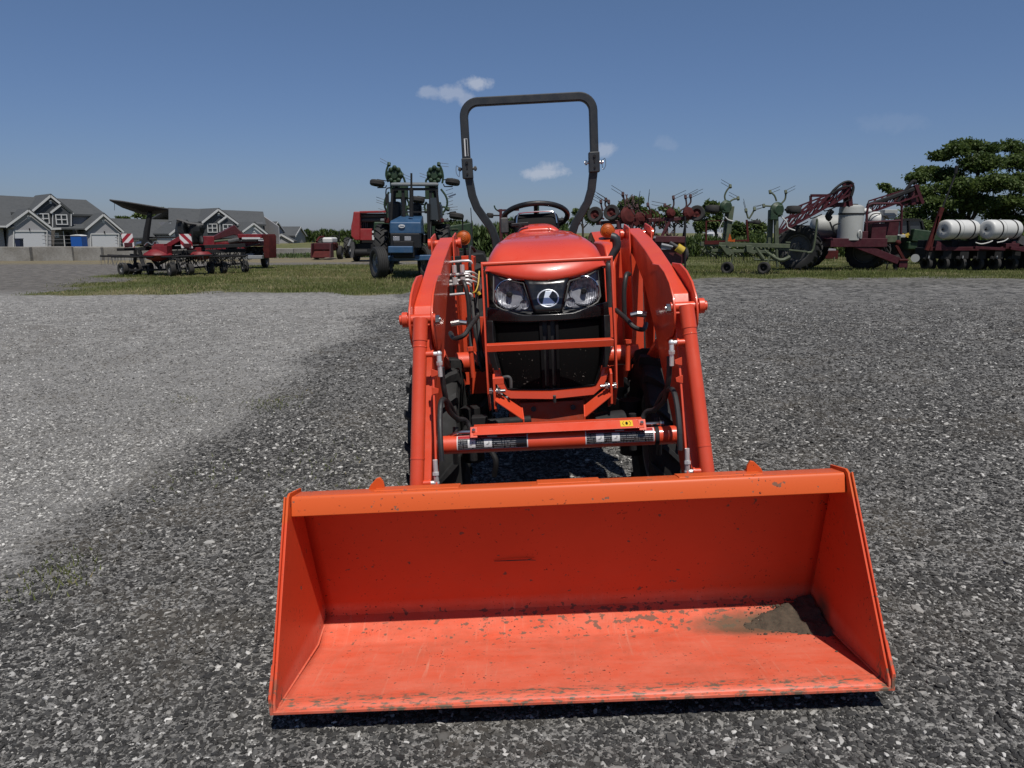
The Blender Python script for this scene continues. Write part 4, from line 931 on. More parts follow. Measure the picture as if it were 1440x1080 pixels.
simple('chrome_dull', (.52, .52, .54), .34, .6, var=.3, scale=25)
simple('lamp_housing', (.34, .34, .36), .30, .1, var=.25, scale=22)
for s in (-1, 1): headlight(s)

# -- hood
def hood():
    N = 44; us = [math.sin(PI / 2 * (2 * k / N - 1)) for k in range(N + 1)]; m = MB(); rows = []
    spec = [  # yc zc ys zs w n
        (1.446, 1.220, 1.520, 1.260, .238, 2.0), (1.436, 1.231, 1.518, 1.266, .247, 2.0), (1.438, 1.252, 1.520, 1.273, .260, 2.6), (1.448, 1.275, 1.524, 1.277, .274, 3.6),
        (1.468, 1.296, 1.530, 1.276, .279, 6), (1.502, 1.330, 1.545, 1.276, .282, 9), (1.56, 1.362, 1.58, 1.270, .284, 10), (1.65, 1.394, 1.66, 1.25, .286, 10), (1.85, 1.414, 1.85, 1.22, .287, 9),
        (2.10, 1.428, 2.10, 1.19, .285, 7), (2.35, 1.442, 2.35, 1.18, .280, 6), (2.42, 1.447, 2.42, 1.18, .278, 6)]
    for yc, zc, ys, zs, w, n in spec:
        rows.append([V(w * u, yc + (ys - yc) * u * u, zs + (zc - zs) * (1 - abs(u) ** n)) for u in us])
    m.grid(rows); h = P2(m, 'hood', 'orange_hood', solid=.006, smooth=60)
    b = MB(); rows = []  # rear dash cowl with a step
    for y, w, zt, zs in ((2.428, .262, 1.446, 1.12), (2.44, .235, 1.464, 1.12), (2.50, .225, 1.478, 1.12), (2.62, .21, 1.488, 1.12), (2.74, .19, 1.490, 1.12), (2.80, .18, 1.475, 1.12)):
        rows.append([V(w * u, y, zs + (zt - zs) * (1 - abs(u) ** 4)) for u in us])
    b.grid(rows); P2(b, 'dash_cowl', 'orange_hood', h, solid=.006, smooth=60)
    for s in (-1, 1):
        d = MB(); d.prism([(1.50, .92), (1.485, 1.10), (1.525, 1.262), (1.58, 1.266), (1.70, 1.24), (2.42, 1.18), (2.42, .90)], 'yz', s * .270, s * .276); P2(d, 'side_panel', 'orange_hood', h, bevel=.004)
    # shut line across the hood and the raised panel seam
    sm = MB()
    def hz(x, y):
        for k in range(len(spec) - 1):
            a, c = spec[k], spec[k + 1]
            if a[0] <= y <= c[0]:
                t = (y - a[0]) / (c[0] - a[0]); zc = a[1] + (c[1] - a[1]) * t; zs = a[3] + (c[3] - a[3]) * t; w = a[4] + (c[4] - a[4]) * t; return zs + (zc - zs) * (1 - abs(x / w) ** 8.5)
        return 1.44
    sm.tube([(x, yy, hz(x, yy) + .0005) for x, yy in ((-.26, 1.78), (-.235, 1.80), (-.19, 1.88), (-.13, 2.0), (-.06, 2.08), (0, 2.10), (.08, 2.10), (.15, 2.07), (.20, 2.02), (.235, 2.0))], .0018, 6, 4)
    P2(sm, 'hood_seam', 'worn_shaded_orange', h)
    sm = MB(); sm.tube([(.055, 2.44, 1.463), (.075, 2.36, hz(.075, 2.36) + .001), (.10, 2.22, hz(.1, 2.22) + .001), (.17, 2.2, hz(.17, 2.2) + .001), (.235, 2.2, hz(.235, 2.2))], .002, 6, 3); P2(sm, 'panel_seam', 'worn_shaded_orange', h)
    k = MB(); k.cyl((-.105, 2.46, 1.472), (-.105, 2.46, 1.492), .026, n=20); k.beam((-.155, 2.45, 1.487), (-.055, 2.45, 1.490), .03, .020); P2(k, 'fuel_cap', 'black_plastic', h, bevel=.004)
    r = MB(); r.box((0, 1.95, .93), (.46, .9, .40)); P2(r, 'engine', 'black_iron', bevel=.01)
    ch = MB(); ch.box((0, 2.6, .62), (.42, 1.5, .34)); P2(ch, 'chassis', 'black_iron', bevel=.02)
hood()
# exhaust elbow beside the hood
m = MB(); m.tube([(.318, 1.75, 1.06), (.318, 1.75, 1.235), (.322, 1.76, 1.275), (.340, 1.76, 1.315), (.360, 1.76, 1.35), (.356, 1.76, 1.39), (.335, 1.765, 1.400)], [.017, .017, .017, .0185, .021, .023, .023], 14, 6); P2(m, 'exhaust_pipe', 'frame_grey')
# -- dash, wheel, seat
m = MB(); m.prism([(2.78, 1.0), (2.79, 1.44), (2.815, 1.515), (2.85, 1.550), (2.92, 1.558), (3.02, 1.48), (3.02, 1.0)], 'yz', -.14, .14); dsh = P2(m, 'instrument_panel', 'dash_black', bevel=.03)
m = MB(); m.tube([(-.125, 2.805, 1.49), (-.115, 2.81, 1.545), (-.08, 2.815, 1.562), (.08, 2.815, 1.562), (.115, 2.81, 1.545), (.125, 2.805, 1.49)], .0045, 8, 4); P2(m, 'panel_rim', 'chrome', dsh)
m = MB(); m.box((-.20, 2.86, 1.49), (.05, .06, .10)); P2(m, 'side_switch', 'grey_iron', dsh, bevel=.012)
swc = V(0, 3.0, 1.535); ax = V(0, .42, 1).normalized(); m = MB(); u = V(1, 0, 0); w_ = ax.cross(u)
m.tube([swc + (u * math.cos(a) + w_ * math.sin(a)) * .205 for a in np.linspace(0, 2 * PI, 49)], .0165, 12); sw = P2(m, 'steering_wheel', 'black_plastic')
m = MB()
for a in (.35, PI - .35, 1.5 * PI): m.tube([swc - ax * .03, swc + (u * math.cos(a) + w_ * math.sin(a)) * .20], .013, 8)
m.cyl(swc - ax * .05, swc + ax * .0, .045, n=16); m.cyl(swc - ax * .05, swc - ax * .3, .025, n=12); P2(m, 'wheel_spoke', 'black_plastic', sw)
m = MB(); m.box((0, 3.55, 1.02), (.46, .44, .10)); se = P2(m, 'seat', 'black_plastic', bevel=.04)
m = MB(); m.box((0, 3.74, 1.22), (.44, .09, .36), (-.15, 0, 0)); P2(m, 'backrest', 'black_plastic', se, bevel=.04)
m = MB(); m.box((0, 2.95, .68), (1.0, .9, .03)); m.box((0, 3.5, .78), (.62, .5, .35)); P2(m, 'floor_plate', 'black_iron', bevel=.005)
# -- rear fenders, wheels
for s in (-1, 1):
    m = MB(); rows = []
    for k in range(15):
        a = math.radians(48 + 115 * k / 14); y = 3.48 - math.cos(a) * .78; z = .70 + math.sin(a) * .70 + (.02 if k > 4 else 0)
        rows.append([V(s * .40, y, z - .06), V(s * .40, y, z), V(s * .60, y, z + .01), V(s * .74, y, z - .01), V(s * .745, y, z - .05)])
    if s > 0: m.grid(rows); P2(m, 'fender', 'orange_paint', solid=.006)
    else: m.grid([[V(p.x, p.y + .25, p.z - .03) for p in r] for r in rows[6:]]); m.v = [(x, y, z - .11) for x, y, z in m.v]; P2(m, 'fender', 'orange_paint', solid=.006)
    m = MB(); m.box((s * .43, 3.35, 1.05), (.03, .9, .5)); P2(m, 'fender_side', 'orange_paint', bevel=.005)
    wheel(T, (s * .545, 3.48, .665), .675, .37, .33, s, 20, 'rim_grey', 'rubber', 'wheel', lug_h=.042, n=60, hand=1)
    wheel(T, (s * .545, 1.61, .43), .435, .235, .21, s, 17, 'rim_grey', 'rubber', 'wheel', lug_h=.028, n=48, hand=1)
    # amber lamp on its stalk
    c = V(s * .487, 3.22, 1.425); m = MB(); m.lathe([(.0005, -.016)] + [(.006 * k, -.016 + .0003 * k * k + (.0022 if k % 2 else 0)) for k in range(1, 8)] + [(.0475, 0), (.049, .006), (.049, .02), (.045, .03), (.0005, .03)], c, (0, 1, 0), 28)
    lm = P2(m, 'warning_lamp', 'amber', smooth=40)
    m = MB(); m.cyl(c + V(0, .028, 0), c + V(0, .05, 0), .047, n=24); m.tube([c + V(0, .04, -.04), c + V(0, .05, -.10), c + V(0, .12, -.16)], .010, 8); m.box(c + V(0, .03, -.058), (.05, .03, .02)); P2(m, 'lamp_housing', 'black_plastic', lm)
m = MB(); m.tube([(-.425, 3.2, 1.38), (-.425, 3.2, 1.62)], .003, 6); P2(m, 'lamp_wire', 'black_iron')
# -- folding roll bar
def rops():
    hw = .474; y0 = 3.86; rc = .105; zt = 2.394
    pts = [(-.285, 1.30), (-.29, 1.40), (-.318, 1.485), (-.37, 1.565), (-.418, 1.64), (-.447, 1.73), (-.462, 1.84), (-hw, 1.98), (-hw, zt - rc)]
    for k in range(1, 9): a = PI - k * PI / 2 / 8; pts.append((-hw + rc + rc * math.cos(a), zt - rc + rc * math.sin(a)))
    full = pts + [(-x, z) for x, z in pts[::-1]]
    m = MB(); w = .030; d = .032; rings = []; ch = .007
    for i, (x, z) in enumerate(full):
        a = Vector((*full[max(i - 1, 0)], 0)); b = Vector((*full[min(i + 1, len(full) - 1)], 0)); t = (b - a).normalized(); n = V(-t.y, t.x, 0)
        yy = y0 + max(0, 1.9 - z) * .10
        ring = []
        for p, q in ((-w, -d + ch), (-w + ch, -d), (w - ch, -d), (w, -d + ch), (w, d - ch), (w - ch, d), (-w + ch, d), (-w, d - ch)):
            ring.append(V(x + n.x * p, yy + q, z + n.y * p))
        rings.append(ring)
    n = 8; vs = [p for r in rings for p in r]; fs = [(i * n + k, i * n + (k + 1) % n, (i + 1) * n + (k + 1) % n, (i + 1) * n + k) for i in range(len(rings) - 1) for k in range(n)]
    fs += [tuple(range(n)), tuple(range((len(rings) - 1) * n, len(rings) * n))]
    m.add(vs, fs); rb = P2(m, 'roll_bar', 'frame_grey', smooth=32)
    for s in (-1, 1):
        h = MB(); h.box((s * .470, y0 - .005, 1.925), (.078, .085, .145)); hb = P2(h, 'hinge_bracket', 'frame_grey', rb, bevel=.006)
        b = MB(); b.cyl((s * .470, y0 - .045, 1.965), (s * .470, y0 - .056, 1.965), .011, n=6); b.cyl((s * .470, y0 - .045, 1.885), (s * .470, y0 - .054, 1.885), .008, n=6); b.box((s * .470, y0 - .049, 1.945), (.010, .006, .05)); P2(b, 'bolt', 'black_iron', hb)
        b = MB(); b.cyl((s * .40, y0, 1.925), (s * .54, y0, 1.925), .010, n=10); b.cyl((s * .405, y0, 1.925), (s * .42, y0, 1.925), .018, n=6); b.cyl((s * .52, y0, 1.925), (s * .532, y0, 1.925), .016, n=6); P2(b, 'hinge_pin', 'steel' if s > 0 else 'grey_iron', hb)
        b = MB(); b.tube([(s * .525, y0, 1.925), (s * .55, y0 - .01, 1.95), (s * .555, y0 - .01, 1.90), (s * .535, y0 - .01, 1.87), (s * .53, y0, 1.92)], .0025, 6, 4); P2(b, 'clip', 'steel', hb)
    l = MB(); l.box((-.470, y0 - .0335, 2.075), (.026, .002, .125)); lb = P2(l, 'safety_label', 'white_label', rb); l = MB(); l.box((-.466, y0 - .0353, 2.075), (.012, .002, .118)); P2(l, 'label_text', 'gloss_black', lb)
rops()
# ---------------------------------------------------------------- background: everything stands at its own distance Y
def px(Y): return Y / FPX
def base_at(x, Y): p = W(x, 400, Y); q = Matrix.Rotation(HANG, 3, 'Z') @ V(p.x, Y, 0); return V(p.x, Y, float(ground_z(q.x, q.y)))
def th(name, label, cat, x, Y, group=None): return thing(name, label, cat, base_at(x, Y), group)
def tines(mb, p, d, L, gap, r=.007):
    d = Vector(d).normalized(); g = V(0, 0, 1) * gap
    mb.tube([p + g * .5, p + g * .5 + d * L], r, 4); mb.tube([p - g * .5, p - g * .5 + d * L], r, 4)

# ---- blue cab tractor ------------------------------------------------------------------------------------
def blue_tractor():
    Y = 23.5; t = th('cab_tractor', 'faded blue tractor with a glazed cab and tall black exhaust pipe, parked on the grass', 'tractor', 575, Y + 1.3)
    A = lambda x, y, dy=0: W(x, y, Y + dy)
    # body turned a little, nose towards the camera's left
    h = MB(); f = [A(548, 312.5, .25), A(592, 312.5, .25), A(592, 329, .25), A(548, 329, .25)]; bk = [A(563, 303, 2.6), A(595, 303, 2.6), A(597, 330, 2.6), A(563, 330, 2.6)]
    mid = [A(549, 310, .5), A(592, 310, .5), A(594, 329, .5), A(549, 329, .5)]
    h.add(f + mid + bk, [(0, 1, 2, 3), (11, 10, 9, 8)] + [(i + o, (i + 1) % 4 + o, (i + 1) % 4 + 4 + o, i + 4 + o) for o in (0, 4) for i in range(4)])
    hd = h.build('hood', 'blue_paint', t, bevel=.04)
    g = MB(); c = A(571, 338.5, .42); g.box(c, (px(Y) * 41, .4, px(Y) * 20)); gr = g.build('grille', 'black_plastic', t, bevel=.02)
    for x in (557.5, 573.5):
        l = MB(); l.box(A(x, 335.5, .19), (px(Y) * 9, .08, px(Y) * 6)); l.build('headlight', 'reflector', gr, bevel=.01)
    l = MB(); a = A(565, 318, .23); l.cyl(a, a + V(0, -.02, 0), .085, n=20); l.v = [(a.x + (x - a.x) * 1.15, y, a.z + (z - a.z) * .62) for x, y, z in l.v]; l.build('badge', 'white_label', hd)
    l = MB(); l.tube([A(x, y, .205) for x, y in ((562, 318.5), (563, 317.3), (564, 318.6), (565, 317.4), (566, 318.6), (567, 317.5), (568, 318.3))], .006, 5, 3); l.build('badge_script', 'blue_paint', hd)
    w = MB(); w.box(A(564, 351, .1), (px(Y) * 34, .35, px(Y) * 9.5)); w.build('front_weight', 'blue_paint', t, bevel=.03)
    b = MB(); b.box(A(574, 350, 1.2), (.62, 2.2, .5)); b.box(A(574, 342, 2.6), (.8, 1.8, .7)); b.build('engine', 'black_iron', t, bevel=.03)
    x = MB(); x.beam(A(536, 364, .5), A(612, 362, .5), .22, .17); x.build('front_axle', 'blue_paint', t, bevel=.03)
    p = MB(); p.cyl(A(578.5, 305, 1.0), A(578.5, 264, 1.0), .065, n=16); p.cyl(A(578.5, 264, 1.0), A(578.5, 243.5, 1.0), .032, n=14); p.build('exhaust_pipe', 'black_iron', t)
    # cab frame, roof, glass, seat shadow
    r = MB(); pr = [A(549, 262, 1.9), A(617, 262, 1.9), A(615, 261, 4.2), A(553, 261, 4.2)]
    r.add(pr + [p + V(0, 0, .11) for p in pr], [(0, 1, 2, 3), (7, 6, 5, 4)] + [(i, (i + 1) % 4, (i + 1) % 4 + 4, i + 4) for i in range(4)]); cb = MB()
    rf = r.build('cab_roof', 'faded_grey', t, bevel=.05)
    for x0, x1 in ((552, 550), (614, 619)): cb.beam(A(x0, 266, 2.0), A(x1, 312, 2.0), .07, .07); cb.beam(A(x0 + (4 if x0 < 580 else -4), 266, 4.0), A(x1, 312, 4.0), .08, .08)
    for x0 in (566.5, 605.5): cb.beam(A(x0, 266, 2.05), A(x0 + (2.5 if x0 < 580 else -.5), 320, 2.05), .09, .09)
    cb.beam(A(551, 266, 2.0), A(616, 266, 2.0), .06, .08); cb.beam(A(566, 298, 2.05), A(606, 298, 2.05), .05, .05)
    cf = cb.build('cab_frame', 'black_iron', t)
    s = MB(); s.box(A(557, 302, 3.0), (.42, .9, .85)); s.box(A(613, 302, 3.0), (.40, .9, .75)); s.box(A(586, 300, 3.3), (.34, .3, .7)); s.build('seat', 'black_plastic', t, bevel=.1)
    fw = MB(); fw.grid([[A(605, 278, 1.98), A(617, 278, 1.98)], [A(605, 309, 1.98), A(619, 309, 1.98)]]); fw.build('cab_glass', 'dark_glass', cf)
    dr = MB(); dr.box(A(604, 322, 2.0), (.06, .9, 1.6)); dr.box(A(597, 336, 2.1), (.34, .3, .28)); dr.build('step', 'black_iron', t, bevel=.02)
    hr = MB(); hr.tube([A(604, 313, 1.9), A(605, 322, 1.9), A(605, 340, 1.9), A(602, 347, 1.9), A(595, 343, 1.9), A(590, 338, 1.9)], .022, 8, 4); hr.build('handrail', 'grey_iron', t)
    tk = MB(); tk.box(A(597, 335, 2.3), (.30, .5, .27)); tk.build('fuel_tank', 'blue_paint', t, bevel=.03)
    # fenders, mirrors, rear lights
    for x0, x1 in ((538, 552), (611, 630)):
        q = MB(); q.box(W((x0 + x1) / 2, 310, Y + 3.1), (px(Y) * (x1 - x0), 1.2, .10)); q.build('fender', 'faded_grey', t, bevel=.03)
    q = MB(); q.box(A(544, 310, 2.3), (.16, .1, .17)); q.box(A(620, 310, 2.3), (.2, .1, .13)); q.build('tail_lamp', 'rusty_red', t, bevel=.02)
    q = MB(); q.box(A(544.5, 279.5, 1.8), (.11, .06, .28)); q.tube([A(549, 264, 1.9), A(543, 267, 1.8), A(543, 287, 1.8), A(541, 291, 1.8), A(545, 300, 1.85)], .024, 6, 4); q.build('mirror', 'black_iron', t, bevel=.01)
    # wheels
    def wh(xc, yc, dy, R, Wd, rim, lugs, ribs=0, name='wheel', out=-1, yaw=0):
        c = W(xc, yc, Y + dy); c.z = R - .01
        w = wheel(t, c, R, Wd, rim, out, lugs, 'rim_grey', 'rubber', name, ribs, .045, 40, 1)
        if yaw:
            o = c - t.location; rot = Matrix.Translation(o) @ Matrix.Rotation(yaw, 4, 'Z') @ Matrix.Translation(-o)
            for ob in (w,) + tuple(w.children): ob.data.transform(rot)
    wh(533, 370, .35, .505, .34, .29, 0, 4, yaw=math.radians(28))
    wh(601, 370, 1.1, .505, .34, .29, 0, 4, yaw=math.radians(28))
    wh(540, 340, 3.1, .86, .46, .46, 18); wh(623, 340, 3.1, .86, .46, .46, 18, out=1)
blue_tractor()

# ---- green tedder folded upright behind the blue tractor ---------------------------------------------------
def tedder_arm(mb_arm, mb_tine, pts, Y, tip_dir, r=.024, L=.36, gap=.10):
    P = [W(x, y, Y) for x, y in pts]; mb_arm.tube(P, r, 7, 4); mb_arm.cyl(P[-1] - V(0, .03, .05), P[-1] + V(0, .03, .05), r * 1.7, n=8)
    tines(mb_tine, P[-1], tip_dir, L, gap)
def green_tedder():
    Y = 29; t = th('hay_tedder', 'green hay tedder folded upright behind the blue tractor, four small wheels in the air', 'hay tedder', 588, Y)
    A = lambda x, y, dy=0: W(x, y, Y + dy)
    f = MB()
    for x0, s in ((553, 1), (612, -1)):
        f.tube([A(x0 + s * 3, 350), A(x0, 300), A(x0 + s * 1, 262), A(x0 + s * 2, 250)], .10, 8, 3); f.box(A(x0 + s * 2, 262), (.30, .3, .5)); f.box(A(x0 - s * 4, 300), (.22, .3, .8))
    f.beam(A(550, 348), A(618, 348), .2, .2); f.beam(A(556, 279), A(612, 279), .05, .05); f.tube([A(566, 268), A(570, 300), A(580, 322)], .10, 8, 3); f.box(A(565, 268), (.45, .3, .5)); f.box(A(606, 270), (.4, .3, .5))
    f.tube([A(588, 350), A(588, 330), A(584, 315)], .09, 8); f.build('frame', 'green_paint', t, bevel=.01)
    for x0 in (555, 611):
        r = MB(); r.lathe([(.26, -.08), (.30, 0), (.26, .12), (.14, .2), (.001, .2)], A(x0, 246), (0, -1, 0), 10)
        for k in range(8): a = k * PI / 4; r.ball(A(x0, 246, -.2) + V(math.cos(a) * .2, 0, math.sin(a) * .26), .085, n=8, m=6)
        r.build('rotor_hub', 'green_paint', t, smooth=25)
    a = MB(); ti = MB(); D = lambda x, z: V(x, .1, z)
    for pts, d in (([(546, 256), (543, 247), (544, 238), (547, 231)], D(-1, .5)), ([(570, 258), (568, 251), (565, 246)], D(1, -.4)), ([(600, 258), (599, 254), (603, 250)], D(-1, .35)),
                   ([(622, 258), (623, 248), (621, 238), (617, 231)], D(1, -.1)), ([(547, 270), (542, 280), (541, 290), (545, 299)], D(-1, .3)), ([(620, 266), (627, 276), (629, 286), (626, 295), (622, 300)], D(1, .25)),
                   ([(572, 280), (575, 286), (574, 292)], D(1, .1)), ([(600, 284), (597, 290), (599, 297)], D(-1, .2)), ([(617, 296), (623, 291), (630, 294)], D(1, .1))): tedder_arm(a, ti, pts, Y, d, .038)
    for y in (268, 274, 280, 285, 290, 294): ti.tube([A(627, y), A(637, y - 3)], .008, 4)
    for y in (281, 285, 288): ti.tube([A(541, y), A(529, y - 4)], .008, 4); ti.tube([A(583, y + 9), A(596, y + 7)], .008, 4)
    a.build('tine_arm', 'green_paint', t); ti.build('tine', 'grey_iron', t)
    b = MB(); b.beam(A(630, 277), A(641, 273), .04, .05); b.build('reflector_strip', 'white_label', t)
    def flat_wheel(x, y, r=.27, h=.20):
        # tyre lying on its side, axle upright
        c = A(x, y); m = MB(); m.lathe([(r * .5, -h * .42), (r * .85, -h * .5), (r, -h * .25), (r, h * .25), (r * .85, h * .5), (r * .5, h * .42)], c, (.12, .1, 1), 28)
        w = m.build('wheel', 'old_rubber', t, smooth=30); k = MB(); k.lathe([(r * .52, -h * .3), (r * .3, -h * .2), (.001, -h * .2)], c, (.12, .1, 1), 20); k.lathe([(r * .52, h * .3), (r * .3, h * .2), (.001, h * .2)], c, (.12, .1, 1), 20); k.build('rim', 'rim_grey', w)
        return c
    for x, y, s in ((530.5, 257.5, 1), (636.5, 256, -1), (587, 281, 1), (642, 304, -1)):
        flat_wheel(x, y); m = MB(); c = A(x, y); m.tube([c + V(0, 0, -.16), c + V(s * .3, 0, -.16), A(x + s * 13, y + 3)], .022, 6); m.tube([c + V(0, 0, .13), A(x + s * 13, y - 3)], .018, 6); m.build('wheel_fork', 'black_iron', t)
    m = MB(); m.tube([A(650.5, 302), A(650.5, 328)], .03, 6); m.tube([A(632, 299), A(641, 298)], .03, 6); m.build('brace', 'black_iron', t)
green_tedder()

# ---- red round baler, green round baler beside it --------------------------------------------------------------
def balers():
    Y = 38; t = th('round_baler', 'faded red round baler standing behind the left side of the blue tractor', 'baler', 525, Y); A = lambda x, y, dy=0: W(x, y, Y + dy)
    m = MB(); side = [(497, 297), (508, 297), (508, 337), (498, 337), (493, 332), (493, 316), (495, 308)]
    def slab(poly, d0, d1):
        f = [A(x, y, d0) for x, y in poly]; b = [W(x, y, Y) + V(0, d1, 0) for x, y in poly]; n = len(poly)
        return MB().add(f + b, [tuple(range(n)), tuple(range(2 * n - 1, n - 1, -1))] + [(i, (i + 1) % n, (i + 1) % n + n, i + n) for i in range(n)])
    slab([(497, 297.5), (506, 297.5), (506, 338), (499, 338), (493.5, 332), (493.5, 318), (495.5, 309)], -.1, 2.0).build('side_panel', 'baler_red', t, bevel=.05)
    slab([(506.2, 321.5), (523, 321.5), (523, 338), (506.2, 338)], -.05, .2).build('front_panel', 'baler_red', t, bevel=.03)
    slab([(505.5, 296.8), (546, 296), (546, 299), (505.5, 299.6)], -.05, .4).build('top_rail', 'baler_red', t, bevel=.02)
    slab([(506, 300), (546, 300), (546, 345), (506, 345)], .5, 2.1).build('bale_chamber', 'black_iron', t)
    slab([(546, 297), (552, 297), (552, 338), (546, 338)], 0, 2.0).build('side_panel', 'baler_red', t, bevel=.04)
    r = MB()
    for y in (303, 309): r.cyl(A(508, y + .5, .3), A(545, y, .3), .10, n=10)
    for x in (509, 511.5, 514, 516.5): r.beam(A(x, 303, .35), A(x, 320, .35), .03, .05)
    r.build('roller', 'grey_iron', t)
    s = MB(); s.prism([(A(x, y).x, A(x, y).z) for x, y in ((493, 340), (498, 340), (499.5, 349), (497, 362), (493.5, 362), (494.5, 350))], 'xz', Y - .1, Y + .3); s.build('skid', 'grey_iron', t)
    p = MB(); p.cyl(A(500, 355, .1), A(530, 355, .1), .17, n=12); p.box(A(515, 347, .4), (.9, .5, .3)); p.build('pickup', 'black_iron', t)
    for x in (501, 540): wheel(t, V(W(x, 350, Y + 1.1).x, Y + 1.1, .38), .38, .3, .2, -1, 0, 'rim_grey', 'old_rubber')
    Y2 = 34; t = th('round_baler', 'green round baler with a yellow stripe half hidden between red baler and blue tractor', 'baler', 536, Y2)
    m = MB(); m.prism([(W(x, y, Y2).x, W(x, y, Y2).z) for x, y in ((525.5, 312), (560, 312), (560, 346), (527, 346), (525, 335))], 'xz', Y2, Y2 + 1.8); m.build('bale_chamber', 'green_paint', t, bevel=.05)
    m = MB(); m.beam(W(528.5, 323, Y2 - .02), W(537, 322.6, Y2 - .02), .04, .06); m.build('stripe', 'yellow_paint', t)
    m = MB(); m.box(W(524.5, 326, Y2), (.07, .07, .09)); m.box(W(525, 334, Y2), (.1, .07, .2)); m.build('marker_lamp', 'white_label', t)
    m = MB(); m.tube([W(522, 356, Y2), W(528, 345, Y2), W(536, 340, Y2)], .05, 6); m.box(W(531, 350, Y2), (.5, .4, .4)); m.box(W(520, 352, Y2), (.2, .3, .12)); m.build('drawbar', 'black_iron', t)
    for x in (528, 556): wheel(t, V(W(x, 350, Y2 + .9).x, Y2 + .9, .42), .42, .3, .2, -1, 0, 'yellow_paint', 'old_rubber')
    Y3 = 36; t = th('round_baler', 'dark green baler with a pale stripe, between blue tractor and amber lamp', 'baler', 640, Y3)
    m = MB(); m.prism([(W(x, y, Y3).x, W(x, y, Y3).z) for x, y in ((630, 318), (662, 313), (662, 352), (630, 352))], 'xz', Y3, Y3 + 1.8); m.build('bale_chamber', 'green_paint', t, bevel=.05)
    m = MB(); m.beam(W(635, 322, Y3 - .02), W(644, 321.8, Y3 - .02), .03, .05); m.build('stripe', 'pale_green', t)
    for x in (634, 658): wheel(t, V(W(x, 350, Y3 + .9).x, Y3 + .9, .42), .42, .3, .2, -1, 0, 'yellow_paint', 'old_rubber')
balers()

# ---- small old red tractor with a bucket in front of the block wall ----------------------------------------------
def small_tractor():
    Y = 41; t = th('loader_tractor', 'small old red tractor with a rusty front bucket by the far gravel lane', 'tractor', 470, Y); A = lambda x, y, dy=0: W(x, y, Y + dy)
    m = MB(); m.prism([(Y - .5, A(0, 342).z), (Y + .1, A(0, 341.5).z), (Y + .1, A(0, 362).z), (Y - .7, A(0, 362).z)], 'yz', A(441, 350).x, A(442, 350).x); m.prism([(Y - .5, A(0, 342).z), (Y + .1, A(0, 341.5).z), (Y + .1, A(0, 362).z), (Y - .7, A(0, 362).z)], 'yz', A(467, 350).x, A(468.5, 350).x)
    m.prism([(Y - .0, A(0, 342).z), (Y + .1, A(0, 341.5).z), (Y + .1, A(0, 352).z), (Y + .0, A(0, 351).z)], 'yz', A(441, 350).x, A(468.5, 350).x)
    bk = m.build('bucket', 'dark_red', t, bevel=.01)
    m = MB(); m.prism([(Y - .6, A(0, 361.5).z), (Y + .1, A(0, 352).z), (Y + .14, A(0, 361.5).z)], 'yz', A(442, 350).x, A(467.5, 350).x); m.build('bucket_floor', 'rusty_red', bk)
    m = MB(); m.box(A(464, 338, 1.2), (.55, 1.3, .32)); m.build('hood', 'white_poly', t, bevel=.1)
    m = MB(); m.box(A(466, 347, 1.2), (.5, 1.2, .4)); m.build('engine', 'rusty_red', t, bevel=.03)
    m = MB(); m.tube([A(445, 340, .2), A(449, 334, .6), A(455, 333, 1.2)], .06, 6); m.tube([A(470, 342, .1), A(474, 347, .6), A(477, 354, 1.0)], .06, 6); m.build('loader_arm', 'rusty_red', t)
    m = MB(); c = A(470, 334, 2.0); m.tube([c + V(math.cos(a) * .22, math.sin(a) * .12, math.sin(a) * .1) for a in np.linspace(0, 6.28, 18)], .018, 6); m.build('steering_wheel', 'black_iron', t)
    m = MB(); m.tube([A(477, 345, 1.2), A(477, 326, 1.2)], .03, 8); m.build('exhaust_pipe', 'black_iron', t)
    m = MB(); m.prism([(A(x, y).x, A(x, y).z) for x, y in ((479, 346), (483, 337), (485, 337), (482, 347))], 'xz', Y + 1.6, Y + 2.2); m.build('fender', 'metal_roof', t)
    for x, y, dy, R in ((478, 353, .9, .36), (445, 355, 1.0, .3), (489, 348, 2.2, .58), (452, 349, 2.2, .58)):
        c = A(x, y, dy); c.z = R; wheel(t, c, R, .28, R * .55, -1, 12 if R > .5 else 0, 'rim_grey', 'old_rubber', lug_h=.04, n=28)
small_tractor()

# ---- concrete block wall ------------------------------------------------------------------------------------------
BLK = ['long low concrete block %s' ]
places = ['left of the block under the navy bin', 'below the bin and the white garage door', 'below the stone porch and blue toilet', 'below the second garage', 'half hidden behind the left wheels of the rake', 'behind the black raised rake curtain pole', 'behind the red and white striped board', 'behind the red mower', 'seen past the right end of the red mower', 'below the smallest grey houses', 'just left of the small red tractor']
xs = [-75, 41, 100, 142, 190, 232, 272, 312, 348, 384, 412, 440]
for k, lab in enumerate(places):
    Y = 39.2 + .25 * k if k < 8 else 43.6 + .2 * k
    x0 = W(xs[k], 350, Y).x + .01; x1 = W(xs[k + 1], 350, Y).x - .01; zt = W(0, 347.2, 39.2).z - .012 * k + (.02 if k % 2 else 0)
    if k >= 8: zt = W(0, 349, Y).z - (.0 if k == 10 else .02)
    m = MB(); zs = np.linspace(-.02, zt, 5); n = 10; xsub = np.linspace(x0, x1, n)
    m.box(((x0 + x1) / 2, Y + .3 + .03 * math.sin(k * 2.1), zt / 2 - .05), (x1 - x0, .6, zt + .1), (0, .004 * math.sin(k * 3), .012 * math.sin(k * 1.7)))
    m.box(((x0 + x1) / 2, Y + .3, zt + .002), ((x1 - x0) * .9, .3, .05)) if k in (2, 4) else None
    solo(m, 'concrete_block', 'concrete', 'grey concrete wall block ' + lab, 'concrete block', 'concrete blocks of the low wall', bevel=.03)

